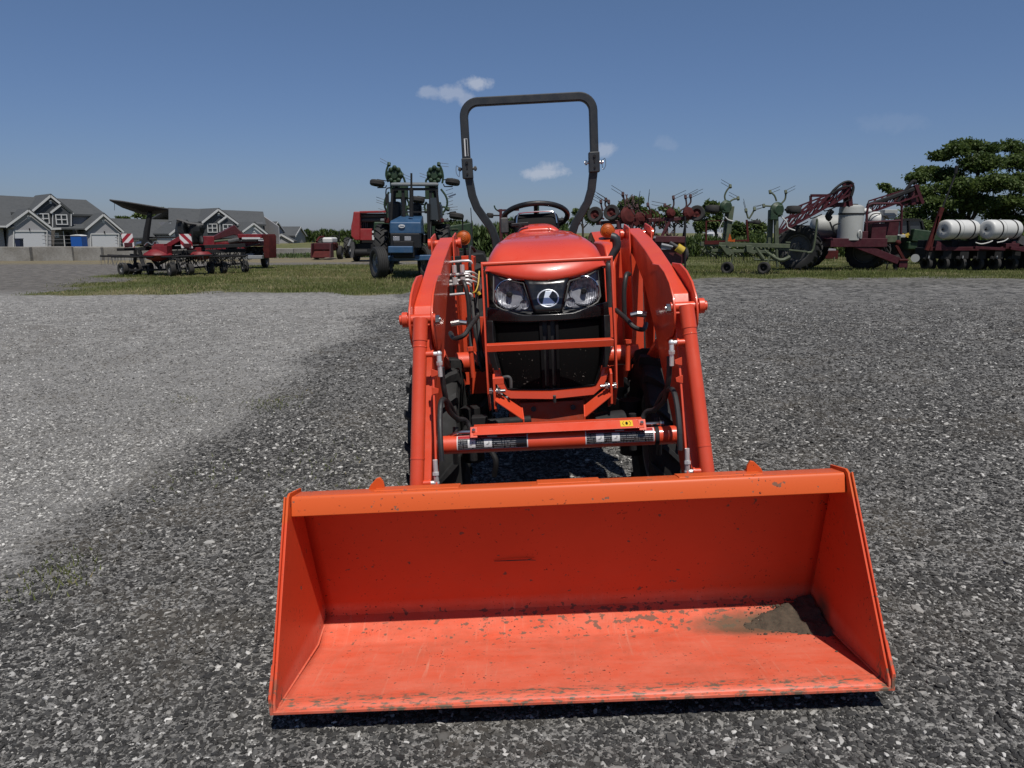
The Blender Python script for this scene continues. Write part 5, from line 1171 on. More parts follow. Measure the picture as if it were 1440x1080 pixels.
# ---- houses ---------------------------------------------------------------------------------------------------------
def gable(t, poly, Y, depth, mat, name):
    m = MB(); m.prism([(W(x, y, Y).x, W(x, y, Y).z) for x, y in poly], 'xz', Y, Y + depth); return m.build(name, mat, t)
def trimline(t, pts, Y, w=.22, name='trim', par=None):
    m = MB()
    for a, b in zip(pts[:-1], pts[1:]): m.beam(W(*a, Y), W(*b, Y), .12, w, (0, 0, 1))
    return m.build(name, 'white_trim', par or t)
def gable_roof(t, pk, el, er, Y, depth, name='roof', over=.35, thick=.25):
    P = W(*pk, Y); L = W(*el, Y); R = W(*er, Y); m = MB()
    for E in (L, R):
        d = (E - P); q = [P + V(0, -over, 0), E + V(0, -over, 0), E + V(0, depth, 0), P + V(0, depth, 0)]
        u = V(0, 0, thick); m.add(q + [p + u for p in q], [(0, 1, 2, 3), (7, 6, 5, 4)] + [(i, (i + 1) % 4, (i + 1) % 4 + 4, i + 4) for i in range(4)])
    return m.build(name, 'shingles', t)
def slope_roof(t, x0, x1, yr0, yr1, ye0, ye1, Y, run=6.0, name='roof'):
    a, b = W(x0, ye0, Y), W(x1[0], ye1, Y); c = W(x0, yr0, Y + run); d = W(x1[1], yr1, Y + run)
    e = a + V(0, 2 * run, 0); f = b + V(0, 2 * run, 0); u = V(0, 0, -.3)
    q = [a, b, d, c, e, f]; m = MB(); m.add(q + [p + u for p in q], [(0, 1, 2, 3), (3, 2, 5, 4), (9, 8, 7, 6), (10, 11, 8, 9), (0, 6, 7, 1), (4, 5, 11, 10), (0, 3, 9, 6), (3, 4, 10, 9), (1, 7, 8, 2), (2, 8, 11, 5)])
    return m.build(name, 'shingles', t)
def window(t, x0, x1, y0, y1, Y, par=None):
    fr = MB(); a = W(x0, y0, Y); b = W(x1, y1, Y); w = .15
    for p, q in ((V(a.x, Y, a.z), V(b.x, Y, a.z)), (V(a.x, Y, b.z), V(b.x, Y, b.z)), (V(a.x, Y, (a.z + b.z) / 2), V(b.x, Y, (a.z + b.z) / 2))): fr.beam(p, q, .15, w)
    for x in (a.x, (a.x + b.x) / 2, b.x): fr.beam(V(x, Y - .02, a.z + w / 2), V(x, Y - .02, b.z - w / 2), w, .15, (0, 1, 0))
    f = fr.build('window', 'white_trim', par or t); p = MB(); p.box(((a.x + b.x) / 2, Y + .06, (a.z + b.z) / 2), (b.x - a.x, .04, a.z - b.z)); p.build('pane', 'dark_glass', f); return f
def box_px(t, x0, x1, y0, y1, Y, depth, mat, name, par=None, bevel=0):
    a = W(x0, y0, Y); b = W(x1, y1, Y); m = MB(); m.box(((a.x + b.x) / 2, Y + depth / 2, (a.z + b.z) / 2), (b.x - a.x, depth, a.z - b.z)); return m.build(name, mat, par or t, bevel=bevel)
def garage_front(t, pk, el, er, wall, door, Y, depth, wallmat, doormat='garage_white'):
    GZ = 352
    g = gable(t, [(wall[0], GZ), (wall[0], el[1] + 1.5), pk, (wall[1], er[1] + 1.5), (wall[1], GZ)], Y, depth, wallmat, 'garage_wall')
    gable_roof(t, (pk[0], pk[1] - 1), el, er, Y, depth)
    trimline(t, [el, pk, er], Y - .5, .3, 'gable_trim', g)
    d = box_px(t, door[0], door[1], door[2], GZ, Y - .06, .1, doormat, 'garage_door', g)
    m = MB()
    for k in range(1, 4): z = W(0, door[2] + (348 - door[2]) * k / 4.0, Y).z; m.box(((W(door[0], 0, Y).x + W(door[1], 0, Y).x) / 2, Y - .075, z), (W(door[1], 0, Y).x - W(door[0], 0, Y).x, .02, .035))
    m.build('door_groove', 'light_siding', d)
    trimline(t, [(door[0] - 1, GZ), (door[0] - 1, door[2] - 1), (door[1] + 1, door[2] - 1), (door[1] + 1, GZ)], Y - .1, .2, 'door_frame', g)
    v = box_px(t, pk[0] - 1.8, pk[0] + 1.8, pk[1] + 7, pk[1] + 12, Y - .08, .1, 'white_trim', 'gable_vent', g)
    l = box_px(t, pk[0] + 1, pk[0] + 2.6, door[2] - 5, door[2] - 1.6, Y - .25, .25, 'black_iron', 'wall_lamp', g)
def house_a():
    Y = 146; t = th('row_house', 'grey row house with two white garage doors and a porch, at the left edge', 'house', 80, Y)
    box_px(t, -70, 136, 300, 355, Y + 3, 9, 'light_siding', 'wall')
    slope_roof(t, -70, (150, 121), 271, 281, 296, 302, Y + 2.4, 6)
    mg = gable(t, [(45.5, 352), (45.5, 300), (71, 276), (102, 301), (102, 352)], Y + 1, 8, 'dark_siding', 'front_wall')
    gable_roof(t, (71, 274.5), (45, 297), (103, 300.5), Y + 1, 9); trimline(t, [(45, 297.5), (71, 275.5), (103, 301)], Y + .5, .32, 'gable_trim', mg)
    mg2 = gable(t, [(73.5, 325), (73.5, 300), (85.5, 289), (99, 301), (99, 325)], Y + .4, .6, 'dark_siding', 'front_bay')
    gable_roof(t, (85.5, 287.6), (71, 299.5), (102, 300.6), Y + .4, 1.0, over=.2); trimline(t, [(71, 299.5), (85.5, 288.2)], Y + .1, .28, 'gable_trim', mg2)
    trimline(t, [(74, 299), (74, 322)], Y + .3, .2, 'corner_trim', mg2); trimline(t, [(100, 301), (100, 318)], Y + .3, .2, 'corner_trim', mg2)
    window(t, 52, 69.5, 300.5, 314, Y + .9, mg); window(t, 78, 95, 302, 315.5, Y + .3, mg2)
    box_px(t, 69.3, 72.9, 281.5, 286.5, Y + .9, .1, 'white_trim', 'gable_vent', mg)
    box_px(t, 72, 90, 324, 352, Y + .2, .5, 'stone_veneer', 'stone_porch_wall'); window(t, 77.5, 82.5, 328, 333.5, Y + .1)
    box_px(t, 92.5, 100, 327, 352, Y + .9, .1, 'black_iron', 'front_door'); box_px(t, 89.5, 91.6, 325, 352, Y - .6, .3, 'white_trim', 'porch_post')
    m = MB(); q = [W(70, 322.5, Y - 1), W(121, 323, Y - 1), W(121, 316, Y + 1.5), W(84, 320, Y + 1.2)]; m.add(q + [p + V(0, 0, .2) for p in q], [(0, 1, 2, 3), (7, 6, 5, 4), (0, 1, 5, 4), (1, 2, 6, 5), (2, 3, 7, 6), (3, 0, 4, 7)]); m.build('porch_roof', 'shingles', t)
    trimline(t, [(70, 322), (86, 321.5)], Y - 1.1, .3, 'porch_trim')
    garage_front(t, (40, 296), (8, 319.5), (73, 321.5), (12, 72), (20, 65, 326), Y - 3, 8, 'light_siding')
    garage_front(t, (145.5, 302), (120, 323.5), (174, 326.5), (123.5, 170), (128.5, 166, 330), Y - 2, 8, 'light_siding')
    # unit at the picture edge
    m = box_px(t, -70, 8, 321, 352, Y - 2, 4, 'light_siding', 'side_wall'); slope_roof(t, -70, (20, 14), 295, 296, 317, 318.5, Y - 3.4, 3.2, 'side_roof')
    trimline(t, [(-70, 317.5), (8, 318.5)], Y - 3.6, .25, 'eave_trim')
HANG = math.radians(45)
house_a()
def house_b():
    Y = 150; t = th('row_house', 'grey row house with big dark roof, seen behind the raised black rake curtain', 'house', 210, Y)
    box_px(t, 168, 240, 333, 353, Y + 1, 8, 'light_siding', 'wall'); slope_roof(t, 156, (240, 238), 307, 309, 334, 334, Y, 6)
    box_px(t, 186, 200, 337, 353, Y + .8, .2, 'garage_white', 'garage_door')
house_b()
def house_c():
    Y = 146.5; t = th('row_house', 'white and dark grey row house with twin gables, above the red mower', 'house', 305, Y); G = 352
    box_px(t, 239, 372, 312, G, Y + 3, 9, 'light_siding', 'wall'); slope_roof(t, 237, (374, 370), 292, 297.5, 311, 315.5, Y + 2.5, 6)
    box_px(t, 239, 262, 313, G, Y + 2.2, .7, 'garage_white', 'front_wall')
    mg = gable(t, [(285.5, G), (285.5, 313.5), (307, 295.5), (333, 315), (333, G)], Y + 1, 8, 'dark_siding', 'front_wall'); gable_roof(t, (307, 294.2), (284, 313), (335, 315), Y + 1, 9); trimline(t, [(284, 313.5), (307, 295), (335, 315.2)], Y + .5, .34, 'gable_trim', mg)
    mg2 = gable(t, [(308.5, 335), (308.5, 314), (319, 305), (330, 315), (330, 335)], Y + .4, .6, 'dark_siding', 'front_bay'); trimline(t, [(306.5, 313.5), (319.5, 303.6)], Y + .1, .3, 'gable_trim', mg2); trimline(t, [(309, 313), (309, 326)], Y + .3, .2, 'corner_trim', mg2)
    window(t, 291.5, 305.5, 315, 326.5, Y + .9, mg); window(t, 313.5, 327, 315.8, 327, Y + .3, mg2); box_px(t, 305.8, 309.2, 299.5, 303.5, Y + .9, .1, 'white_trim', 'gable_vent', mg)
    garage_front(t, (357, 314.5), (341, 326.5), (383, 335), (343, 379), (347, 376, 336), Y - 3, 8, 'garage_white')
    garage_front(t, (262, 311.5), (238, 330.5), (275, 326), (240.5, 272), (244, 268, 336), Y - 3, 8, 'garage_white')
    m = MB(); a = W(374, 313, Y + 9); m.prism([(Y + 2.6, W(0, 352, Y).z), (Y + 2.6, W(0, 316, Y).z), (Y + 8.5, W(0, 298.5, Y + 6).z), (Y + 14, W(0, 316, Y).z), (Y + 14, W(0, 352, Y).z)], 'yz', W(371.5, 0, Y + 3).x, W(372.6, 0, Y + 3).x); m.build('gable_end', 'light_siding', t)
house_c()
HANG = 0.0
def far_house(x0, x1, x2, yr, ye, Y, lab, small=None):
    # plain gabled block, ridge running left to right, so its right end shows
    t = th('row_house', lab, 'house', (x0 + x1) / 2, Y)
    a, b = W(x0, ye, Y).x, W(x1, ye, Y).x; ze = W(0, ye, Y).z; zr = W(0, yr, Y + 4.5).z; g = -1.3
    m = MB(); m.prism([(Y, g), (Y, ze), (Y + 4.5, zr - .1), (Y + 9, ze), (Y + 9, g)], 'yz', a, b); m.build('wall', 'light_siding', t)
    m = MB()
    for s_ in (-1, 1): m.prism([(Y + 4.5, zr), (Y + 4.5 + s_ * 4.9, ze - .25), (Y + 4.5 + s_ * 4.9, ze - .02), (Y + 4.5, zr + .25)], 'yz', a - .2, b + .25)
    m.build('roof', 'shingles', t); m = MB()
    for s_ in (-1, 1): m.prism([(Y + 4.5, zr - .12), (Y + 4.5 + s_ * 4.9, ze - .4), (Y + 4.5 + s_ * 4.9, ze - .05), (Y + 4.5, zr + .22)], 'yz', b + .26, b + .34)
    m.build('gable_trim', 'white_trim', t)
    if small:
        p = gable(t, [(small[0], 352), (small[0], small[3]), (small[1], small[2]), (small[4], small[3]), (small[4], 352)], Y - 2.5, 2.4, 'light_siding', 'porch_wall'); gable_roof(t, (small[1], small[2] - .8), (small[0] - 1, small[3]), (small[4] + 1, small[3] + 1), Y - 2.5, 3.2, 'porch_roof', .2); trimline(t, [(small[0] - 1, small[3]), (small[1], small[2] - .5), (small[4] + 1, small[3] + 1)], Y - 2.8, .35, 'gable_trim', p)
far_house(372, 381, 387, 313, 324, 170, 'narrow grey house end just right of the white twin-gabled house')
far_house(384, 414.5, 420, 320, 331, 178, 'grey row house with a small white porch gable, left of three small far houses', (387, 395, 330.5, 339, 412))
far_house(417, 437, 440, 325.5, 337, 200, 'small far grey house left of the red bucket, its plain roof facing us')
far_house(438, 445, 448, 330, 340, 220, 'farthest and smallest grey house, just above the rusty bucket')
# far bits of farm on the right
def barn():
    Y = 120; t = th('barn', 'low white barn roof seen far off between the red tedder and the green tedder', 'barn', 1000, Y)
    m = MB(); m.prism([(W(x, y, Y).x, W(x, y, Y).z) for x, y in ((979, 343), (980, 341.5), (995, 333), (1000, 333), (1000, 343))], 'xz', Y, Y + 9); m.build('roof', 'white_trim', t)
    m = MB(); m.box(W(989, 347, Y + 1), (2.2, 6, 1.6)); m.build('wall', 'light_siding', t)
    Y = 100; t = th('shed', 'small white shed far behind, peeping out above the barn roof', 'shed', 1008, Y)
    m = MB(); m.prism([(W(x, y, Y).x, W(x, y, Y).z) for x, y in ((1003, 352), (1003, 329), (1009, 326), (1015, 328), (1015, 352))], 'xz', Y, Y + 4); m.build('wall', 'white_trim', t); m = MB(); m.box(W(1008, 331, Y - .05), (.35, .08, .4)); m.build('window', 'dark_glass', t)
    Y = 90; t = th('shed', 'low white roofed shed behind the orange loader arm, under the red tedder', 'shed', 918, Y)
    m = MB(); m.box(W(918, 336, Y), (.9, 4, .3)); m.build('roof', 'white_trim', t); m = MB(); m.box(W(918, 344, Y), (.85, 3.9, 1.1)); m.build('wall', 'light_siding', t)
barn()
# portable toilet, wheelie bin
def toilet():
    Y = 85; t = th('portable_toilet', 'blue portable toilet with a white roof behind the block wall', 'portable toilet', 106, Y); a = W(98.5, 332, Y); b = W(114, 332, Y); g = float(ground_z(a.x, Y))
    m = MB(); m.box(((a.x + b.x) / 2, Y + .6, (a.z + g) / 2), (b.x - a.x, 1.2, a.z - g)); m.build('cabin', 'blue_plastic', t, bevel=.05)
    m = MB(); m.prism([(a.x - .03, a.z), (a.x + .1, a.z + .10), ((a.x + b.x) / 2, a.z + .17), (b.x - .1, a.z + .10), (b.x + .03, a.z)], 'xz', Y - .05, Y + 1.25); m.build('roof', 'white_poly', t, bevel=.03)
    Y = 100; t = th('wheelie_bin', 'dark navy bin standing in front of the first white garage door', 'bin', 24, Y); a = W(20.5, 336.5, Y); b = W(28, 336.5, Y); g = float(ground_z(a.x, Y))
    m = MB(); c = (a.x + b.x) / 2; m.add([V(c - .28, Y, g), V(c + .28, Y, g), V(b.x, Y - .05, a.z), V(a.x, Y - .05, a.z), V(c - .28, Y + .6, g), V(c + .28, Y + .6, g), V(b.x, Y + .7, a.z), V(a.x, Y + .7, a.z)], [(0, 1, 2, 3), (7, 6, 5, 4), (0, 4, 5, 1), (1, 5, 6, 2), (2, 6, 7, 3), (3, 7, 4, 0)]); m.build('tub', 'navy_plastic', t, bevel=.03)
    m = MB(); m.box((c, Y + .32, a.z + .06), (b.x - a.x + .06, .85, .1)); m.build('lid', 'navy_plastic', t, bevel=.03)
toilet()

# ---- rotary rake on the left, red mower behind it -----------------------------------------------------------------------
def striped():
    m, nt, b = base('striped_board'); v = coord(nt); sp = nd(nt, 'ShaderNodeSeparateXYZ'); nt.links.new(v, sp.inputs[0])
    for nm, sg in (('striped_board', 1), ('striped_board_mirror', -1)):
        if sg < 0: m, nt, b = base(nm); v = coord(nt); sp = nd(nt, 'ShaderNodeSeparateXYZ'); nt.links.new(v, sp.inputs[0])
        s = mth(nt, 'ADD', sp.outputs[2], mth(nt, 'MULTIPLY', sp.outputs[0], -sg)); f = mth(nt, 'FRACT', mth(nt, 'MULTIPLY', s, 3.3))
        nt.links.new(mixc(nt, ramp(nt, f, .49, .51), (.28, .012, .022), (.62, .58, .57)), b.inputs['Base Color']); b.inputs['Roughness'].default_value = .4
striped()
def rake():
    Y = 26; t = th('rotary_rake', 'dark rotary hay rake with red gearboxes, striped boards and a raised black curtain', 'hay rake', 250, Y); A = lambda x, y, dy=0: W(x, y, Y + dy)
    m = MB(); m.tube([A(204, 347, .2), A(206.5, 325, .2), A(211, 299, .2)], [.11, .10, .075], 10); m.box(A(205, 342, .2), (.3, .25, .22)); m.build('mast', 'black_iron', t)
    f = MB(); f.beam(A(165, 351), A(205, 350), .10, .09); f.beam(A(195, 350, .2), A(345, 345, 1.2), .12, .12); f.beam(A(190, 351, .3), A(190, 376, .3), .08, .08); f.beam(A(196, 352), A(204, 380), .10, .10); f.beam(A(215, 365, .3), A(226, 378, .3), .12, .1); f.beam(A(180, 380), A(240, 379), .07, .07)
    f.beam(A(222, 372), A(240, 363), .25, .06); f.beam(A(240, 363), A(256, 366), .30, .06); f.beam(A(208, 334, .4), A(256, 334, .4), .05, .05); f.beam(A(240, 355, .3), A(345, 352, 1.4), .16, .12); f.build('frame', 'black_iron', t, bevel=.01)
    c = MB(); P = [A(154, 281, -.4), A(172, 283.5, -.3), A(205, 288.5, 0), A(236, 294, .2), A(228, 298.5, .5), A(207, 302, .6), A(195, 299, .5), A(172, 291, .2)]
    cen = A(200, 291.5, .1); c.add(P + [cen] + [p + V(0, 0, -.03) for p in P] + [cen + V(0, 0, -.15)], [(i, (i + 1) % 8, 8) for i in range(8)] + [(9 + (i + 1) % 8, 9 + i, 17) for i in range(8)] + [(i, 9 + i, 9 + (i + 1) % 8, (i + 1) % 8) for i in range(8)]); cu = c.build('raised_curtain', 'tarp', t)
    r = MB(); r.tube([A(154, 281, -.42), A(172, 283.2, -.3), A(236, 293.6, .2)], .022, 6); r.tube([A(207, 300, .3), A(232, 297, .4)], .02, 6); r.tube([A(161, 286, -.3), A(161, 296, -.3)], .008, 4); r.build('curtain_rail', 'grey_iron', cu)
    # second curtain hanging folded
    rows = []; top = [(248.5, 309.5), (252, 308), (258, 311.5), (264, 314), (272, 315), (280, 315.5), (286, 317)]
    for j in range(7):
        rows.append([A(x + (0 if j == 0 else .6 * math.sin(j * 1.7 + i)), y + (345 - i * .2 - y) * j / 6, .6 + .12 * math.sin(i * 2.2 + j * .6)) for i, (x, y) in enumerate(top)])
    c = MB().grid(rows); hc = c.build('hanging_curtain', 'tarp', t, solid=.05)
    c = MB(); c.tube([A(249, 308.8, .5), A(259, 311.5, .5), A(265, 314, .5), A(286, 316.5, .6)], .05, 8); c.build('curtain_roll', 'grey_iron', hc)
    for x0, x1, y0, y1, mt, dy in ((170, 189, 328.5, 348, 'striped_board', -.1), (251.5, 271, 329, 349, 'striped_board_mirror', .1)):
        a = A(x0, y0, dy); b = A(x1, y1, dy); m = MB(); w, h = (b.x - a.x), (a.z - b.z)
        m.add([V(a.x, Y + dy, a.z), V(b.x - .03, Y + dy, a.z - .0), V(b.x, Y + dy, b.z), V(a.x + .05, Y + dy, b.z)] + [V(a.x, Y + dy + .03, a.z), V(b.x - .03, Y + dy + .03, a.z), V(b.x, Y + dy + .03, b.z), V(a.x + .05, Y + dy + .03, b.z)], [(0, 1, 2, 3), (7, 6, 5, 4), (0, 4, 5, 1), (1, 5, 6, 2), (2, 6, 7, 3), (3, 7, 4, 0)])
        bd = m.build('warning_board', mt, t)
        l = MB(); l.box(V((a.x + b.x) / 2 + (.02 if x0 < 200 else .05), Y + dy - .02, b.z + .09), (.26, .05, .13)); l.build('tail_lamp', 'dark_red', bd, bevel=.01)
    g = MB(); c0 = A(222, 357); g.lathe([(.001, .16), (.2, .15), (.42, .02), (.46, -.04), (.36, -.16), (.12, -.24), (.001, -.26)], c0, (0, 0, 1), 24); g.box(A(228, 352), (.5, .4, .3)); g.box(A(226, 345.5), (.34, .3, .12)); g.build('gearbox', 'red_paint', t, bevel=.01)
    g = MB(); c1 = A(282, 358, .8); g.lathe([(.001, .14), (.3, .10), (.42, -.02), (.3, -.14), (.001, -.2)], c1, (0, 0, 1), 24); g.box(A(276, 353, .8), (.5, .4, .25)); g.box(A(247, 340, .4), (.5, .3, .14), (0, -.5, 0)); g.build('gearbox', 'red_paint', t, bevel=.01)
    ho = MB(); ho.tube([A(203, 345), A(208, 341), A(214, 344), A(218, 339.5), A(222, 342), A(221, 347), A(215, 346)], .025, 6, 5); ho.tube([A(193, 343), A(200, 342)], .07, 8); ho.build('hydraulic_hose', 'steel', t)
    # tine arms with hanging tines
    arms = MB(); tn = MB()
    for (cx, cy, dy, R, n, ph) in ((222, 359, 0, 1.75, 11, .2), (284, 359, .9, 1.55, 11, .5)):
        c = A(cx, cy, dy)
        for k in range(n):
            a = ph + 2 * PI * k / n; d = V(math.cos(a), math.sin(a) * .9, 0); p = c + d * .35 + V(0, 0, -.05); q = c + d * R + V(0, 0, -.02 if cx > 250 else .0)
            arms.tube([p, q], .03, 6)
            for j in range(5):
                u = q - d * (j * .11 + .02); s = V(-d.y, d.x, 0)
                tn.tube([u, u + s * .06 + V(0, 0, -.22), u + s * .10 + V(0, 0, -.46 if cx > 250 else -.28)], .009, 4)
    cl = MB()
    for k in range(75):
        x = random.uniform(246, 346); y = 350 + random.uniform(0, 14) - (x - 246) * .05; d_ = .2 + (x - 246) * .018 + random.uniform(-.3, .5); p = A(x, y, d_); cl.tube([p, p + V(random.uniform(-.18, .18), random.uniform(-.1, .1), -random.uniform(.1, .3)), p + V(random.uniform(-.3, .3), 0, -random.uniform(.3, .5))], random.uniform(.010, .020), 5)
    cl._build('tine_cluster', 'black_iron', t)['kind'] = 'stuff'
    arms.build('tine_arm', 'black_iron', t); tn.build('tine', 'grey_iron', t)
    for x, y, dy, R, yaw in ((173, 379, 0, .215, .5), (181, 379, .35, .20, .5), (193, 378, .55, .21, .4), (211, 378, .5, .21, .2), (241, 380.5, -.25, .225, .3), (249, 379, .1, .2, .3), (267, 378, .3, .2, .3), (296, 374, 1.1, .21, .2), (314, 374, 1.4, .21, .2), (344, 370, 2.0, .22, .2)):
        c = A(x, y, dy); c.z = R; w = wheel(t, c, R, .17, .10, -1, 0, 'rim_grey', 'old_rubber', n=28); o = c - t.location; rot = Matrix.Translation(o) @ Matrix.Rotation(yaw + .5, 4, 'Z') @ Matrix.Translation(-o)
        for ob in (w,) + tuple(w.children): ob.data.transform(rot)
    m = MB(); m.beam(A(255, 378, .3), A(345, 370, 1.9), .06, .06); m.beam(A(296, 372, 1.1), A(320, 372, 1.5), .08, .08); m.build('axle_beam', 'black_iron', t)
rake()
def mower():
    Y = 31; t = th('disc_mower', 'red disc mower with a black skirt, parked between the rake and the white twin-gabled house', 'mower', 340, Y); A = lambda x, y, dy=0: W(x, y, Y + dy)
    m = MB(); poly = [(294, 336), (330, 316.5), (344, 331), (342, 338), (330, 330), (300, 338)]; f = [A(x, y, 0) for x, y in poly]; b = [A(x, y, 0) + V(-.25, .5, 0) for x, y in poly]; n = len(poly); m.add(f + b, [tuple(range(n)), tuple(range(2 * n - 1, n - 1, -1))] + [(i, (i + 1) % n, (i + 1) % n + n, i + n) for i in range(n)]); m.build('folded_deck', 'dark_red', t, bevel=.02)
    m = MB(); m.beam(A(288, 348), A(345, 347), .4, .22); m.box(A(310, 346, .3), (1.5, .5, .35)); m.box(A(296, 341, .2), (.5, .5, .5)); m.box(A(328, 349, .0), (.5, .4, .3)); m.build('frame', 'red_paint', t, bevel=.03)
    m = MB(); m.cyl(A(302, 339.5, -.1), A(326, 337.2, -.1), .045, n=10); m.build('drive_shaft', 'pale_green', t)
    m = MB(); m.cyl(A(322, 340, -.1), A(337, 337, -.1), .10, n=10); m.box(A(334, 336.5, .1), (.2, .2, .3)); m.build('gearbox', 'grey_iron', t)
    m = MB(); m.box(A(354, 332, .1), (.95, .5, .16)); m.box(A(354, 342.5, .4), (.9, .7, .2)); bm = m.build('cross_beam', 'red_paint', t, bevel=.02)
    m = MB(); m.beam(A(340.5, 335, -.18), A(366, 335, -.18), .04, .07); m.build('white_stripe', 'white_label', bm)
    m = MB(); m.beam(A(340.5, 338, -.1), A(362, 338, -.1), .2, .08); m.build('hydraulic_cylinder', 'black_iron', t)
    m = MB(); poly = [(368, 331), (376, 329), (378, 332), (378.5, 363), (372, 363), (369.5, 350), (371, 340)]; f = [A(x, y, 0) for x, y in poly]; b = [p + V(.15, .5, 0) for p in f]; n = len(poly); m.add(f + b, [tuple(range(n)), tuple(range(2 * n - 1, n - 1, -1))] + [(i, (i + 1) % n, (i + 1) % n + n, i + n) for i in range(n)]); m.build('end_guard', 'rusty_red', t, bevel=.02)
    rows = [[A(338 + 3.3 * i, 348 - (1.2 if i > 3 else 0) + (15 + (i % 2) - .3 * i) * j / 4, .2 + .1 * math.sin(i * 1.9 + j)) for i in range(11)] for j in range(5)]; MB().grid(rows).build('skirt', 'tarp', t, solid=.04)
    rows = [[A(333 + 4 * i, 350 - 1.0 * i, -.05), A(333 + 4 * i, 347 - 1.1 * i, .7)] for i in range(9)]; MB().grid(rows).build('skirt_cover', 'grey_iron', t, solid=.04)
    m = MB(); m.box(A(357, 361.5, .1), (.75, .3, .14)); m.box(A(350, 360, .3), (.5, .4, .2)); m.build('skid_shoe', 'metal_roof', t, bevel=.02)
    for x in (300, 372): c = A(x, 355, .9); c.z = .3; wheel(t, c, .3, .2, .15, -1, 0, 'rim_grey', 'old_rubber', n=24)
mower()

# ---- red tedder, just right of the orange tractor --------------------------------------------------------------------------
def rotor_unit(t, c, R, n, ph, mats, tilt=(0, 0, 1), arc=None, tl=.34):
    ax = Vector(tilt).normalized(); u = V(1, 0, 0); u = (u - ax * u.dot(ax)).normalized(); w = ax.cross(u); a_ = MB(); tn = MB()
    for k in range(n):
        a = ph + 2 * PI * k / n; d = u * math.cos(a) + w * math.sin(a)
        p = c + d * R; a_.tube([c + d * .1, c + d * R * .6 - ax * .02, p - ax * .08], .024, 6, 3); a_.cyl(p - ax * .12, p - ax * .02, .04, n=7)
        tines(tn, p - ax * .10, d * .55 - ax * .9 + w * .2, tl, .09)
    a_.build('tine_arm', mats[0], t); tn.build('tine', mats[1], t)
    h = MB(); h.lathe([(.001, .12), (.14, .10), (.24, .0), (.22, -.1), (.08, -.16), (.001, -.18)], c, ax, 18); h.build('rotor_hub', mats[2], t)
def red_tedder():
    Y = 24.5; t = th('hay_tedder', 'rusty red hay tedder folded up beside the orange loader arm, wheels in the air', 'hay tedder', 910, Y); A = lambda x, y, dy=0: W(x, y, Y + dy)
    f = MB(); f.beam(A(838, 314, .3), A(980, 306, .1), .12, .12); f.beam(A(870, 310), A(872, 350), .14, .14); f.beam(A(893, 306), A(880, 345), .10, .10); f.beam(A(947, 300), A(930, 334), .09, .09); f.beam(A(964, 296), A(962, 345), .06, .06); f.beam(A(890, 335), A(962, 337), .3, .2)
    f.prism([(A(x, y).x, A(x, y).z) for x, y in ((880, 336), (962, 337), (966, 362), (963, 371), (940, 371), (910, 362), (885, 350))], 'xz', Y, Y + .5); f.box(A(885, 345), (.8, .5, .6)); f.build('frame', 'dark_red', t, bevel=.02)
    st = MB(); st.tube([A(963.5, 300, -.1), A(963.5, 395, -.1)], .032, 8); st.tube([A(966, 300), A(958, 345)], .02, 6); st.build('parking_stand', 'black_iron', t)
    pt = MB(); pt.cyl(A(942, 341, -.2), A(957, 350, -.2), .055, n=12); sh = pt.build('drive_shaft', 'grey_iron', t); pt = MB(); pt.cyl(A(952, 347.5, -.22), A(960.5, 353, -.22), .13, n=14); pt.build('shaft_cone', 'yellow_paint', sh)
    pt = MB(); pt.beam(A(913, 334, -.2), A(922, 333.5, -.2), .05, .06); pt.cyl(A(930, 344, -.2), A(946, 347, -.2), .05, n=8); pt.box(A(936, 348, -.1), (.3, .2, .12)); pt.build('hitch', 'metal_roof', t)
    # rotors standing on edge
    for cx, cy, r, lab in ((883, 304, 13, 0), (900, 307, 9, 0), (943, 300, 7, 0), (968, 300, 9, 0)):
        c = A(cx, cy); d = MB(); d.lathe([(.001, -.10), (r * px(Y) * .9, -.06), (r * px(Y), .03), (r * px(Y) * .7, .10), (.001, .12)], c, (.5, -1, .3), 12); d.build('rotor_hub', 'rusty_red', t, smooth=20)
    a = MB(); ti = MB(); D = lambda x, z: V(x, .05, z)
    for pts, d in (([(848, 297), (846, 291), (845, 284)], D(-1, .55)), ([(855, 294), (851, 288), (852, 281)], D(-1, .6)), ([(862, 293), (857, 289), (856, 284)], D(-1, .6)), ([(880, 292), (878, 282), (876, 273)], D(-1, .6)), ([(893, 303), (888, 296), (885, 290)], D(1, .5)),
                   ([(906, 302), (899, 297), (896, 290)], D(.2, 1)), ([(938, 298), (947, 290), (947, 278)], D(1, .45)), ([(945, 298), (940, 291), (935, 289)], D(-1, .2)), ([(957, 296), (965, 290), (964, 277)], D(1, .5)), ([(964, 292), (971, 285), (971, 276)], D(1, .45)),
                   ([(906, 310), (915, 300), (911, 288)], D(.1, 1)), ([(896, 318), (888, 330)], D(-.3, -1)), ([(920, 312), (917, 330)], D(.2, -1)), ([(905, 315), (899, 330)], D(.2, -1)), ([(935, 310), (938, 328)], D(.4, -1)), ([(870, 318), (862, 330)], D(-.2, -1))): tedder_arm(a, ti, pts, Y, d, .026, .42 if d.z > 0 else .3)
    for k in range(26):
        x = 872 + k * .9 + random.uniform(-3, 3); y = 272 + random.uniform(0, 26); a.tube([A(x, y, .3), A(x + random.uniform(-9, 9), y + random.uniform(5, 18), .1)], .016, 5)
    for k in range(60):
        x = random.uniform(842, 972); y = random.uniform(300, 336); a.tube([A(x, y, random.uniform(.2, .8)), A(x + random.uniform(-12, 12), y + random.uniform(-8, 10), random.uniform(.2, .8))], random.uniform(.012, .03), 5)
    for k in range(24):
        x = random.uniform(890, 962); y = random.uniform(308, 330); a.tube([A(x, y, .3), A(x + random.uniform(-7, 7), y + random.uniform(4, 12), .1)], .018, 5)
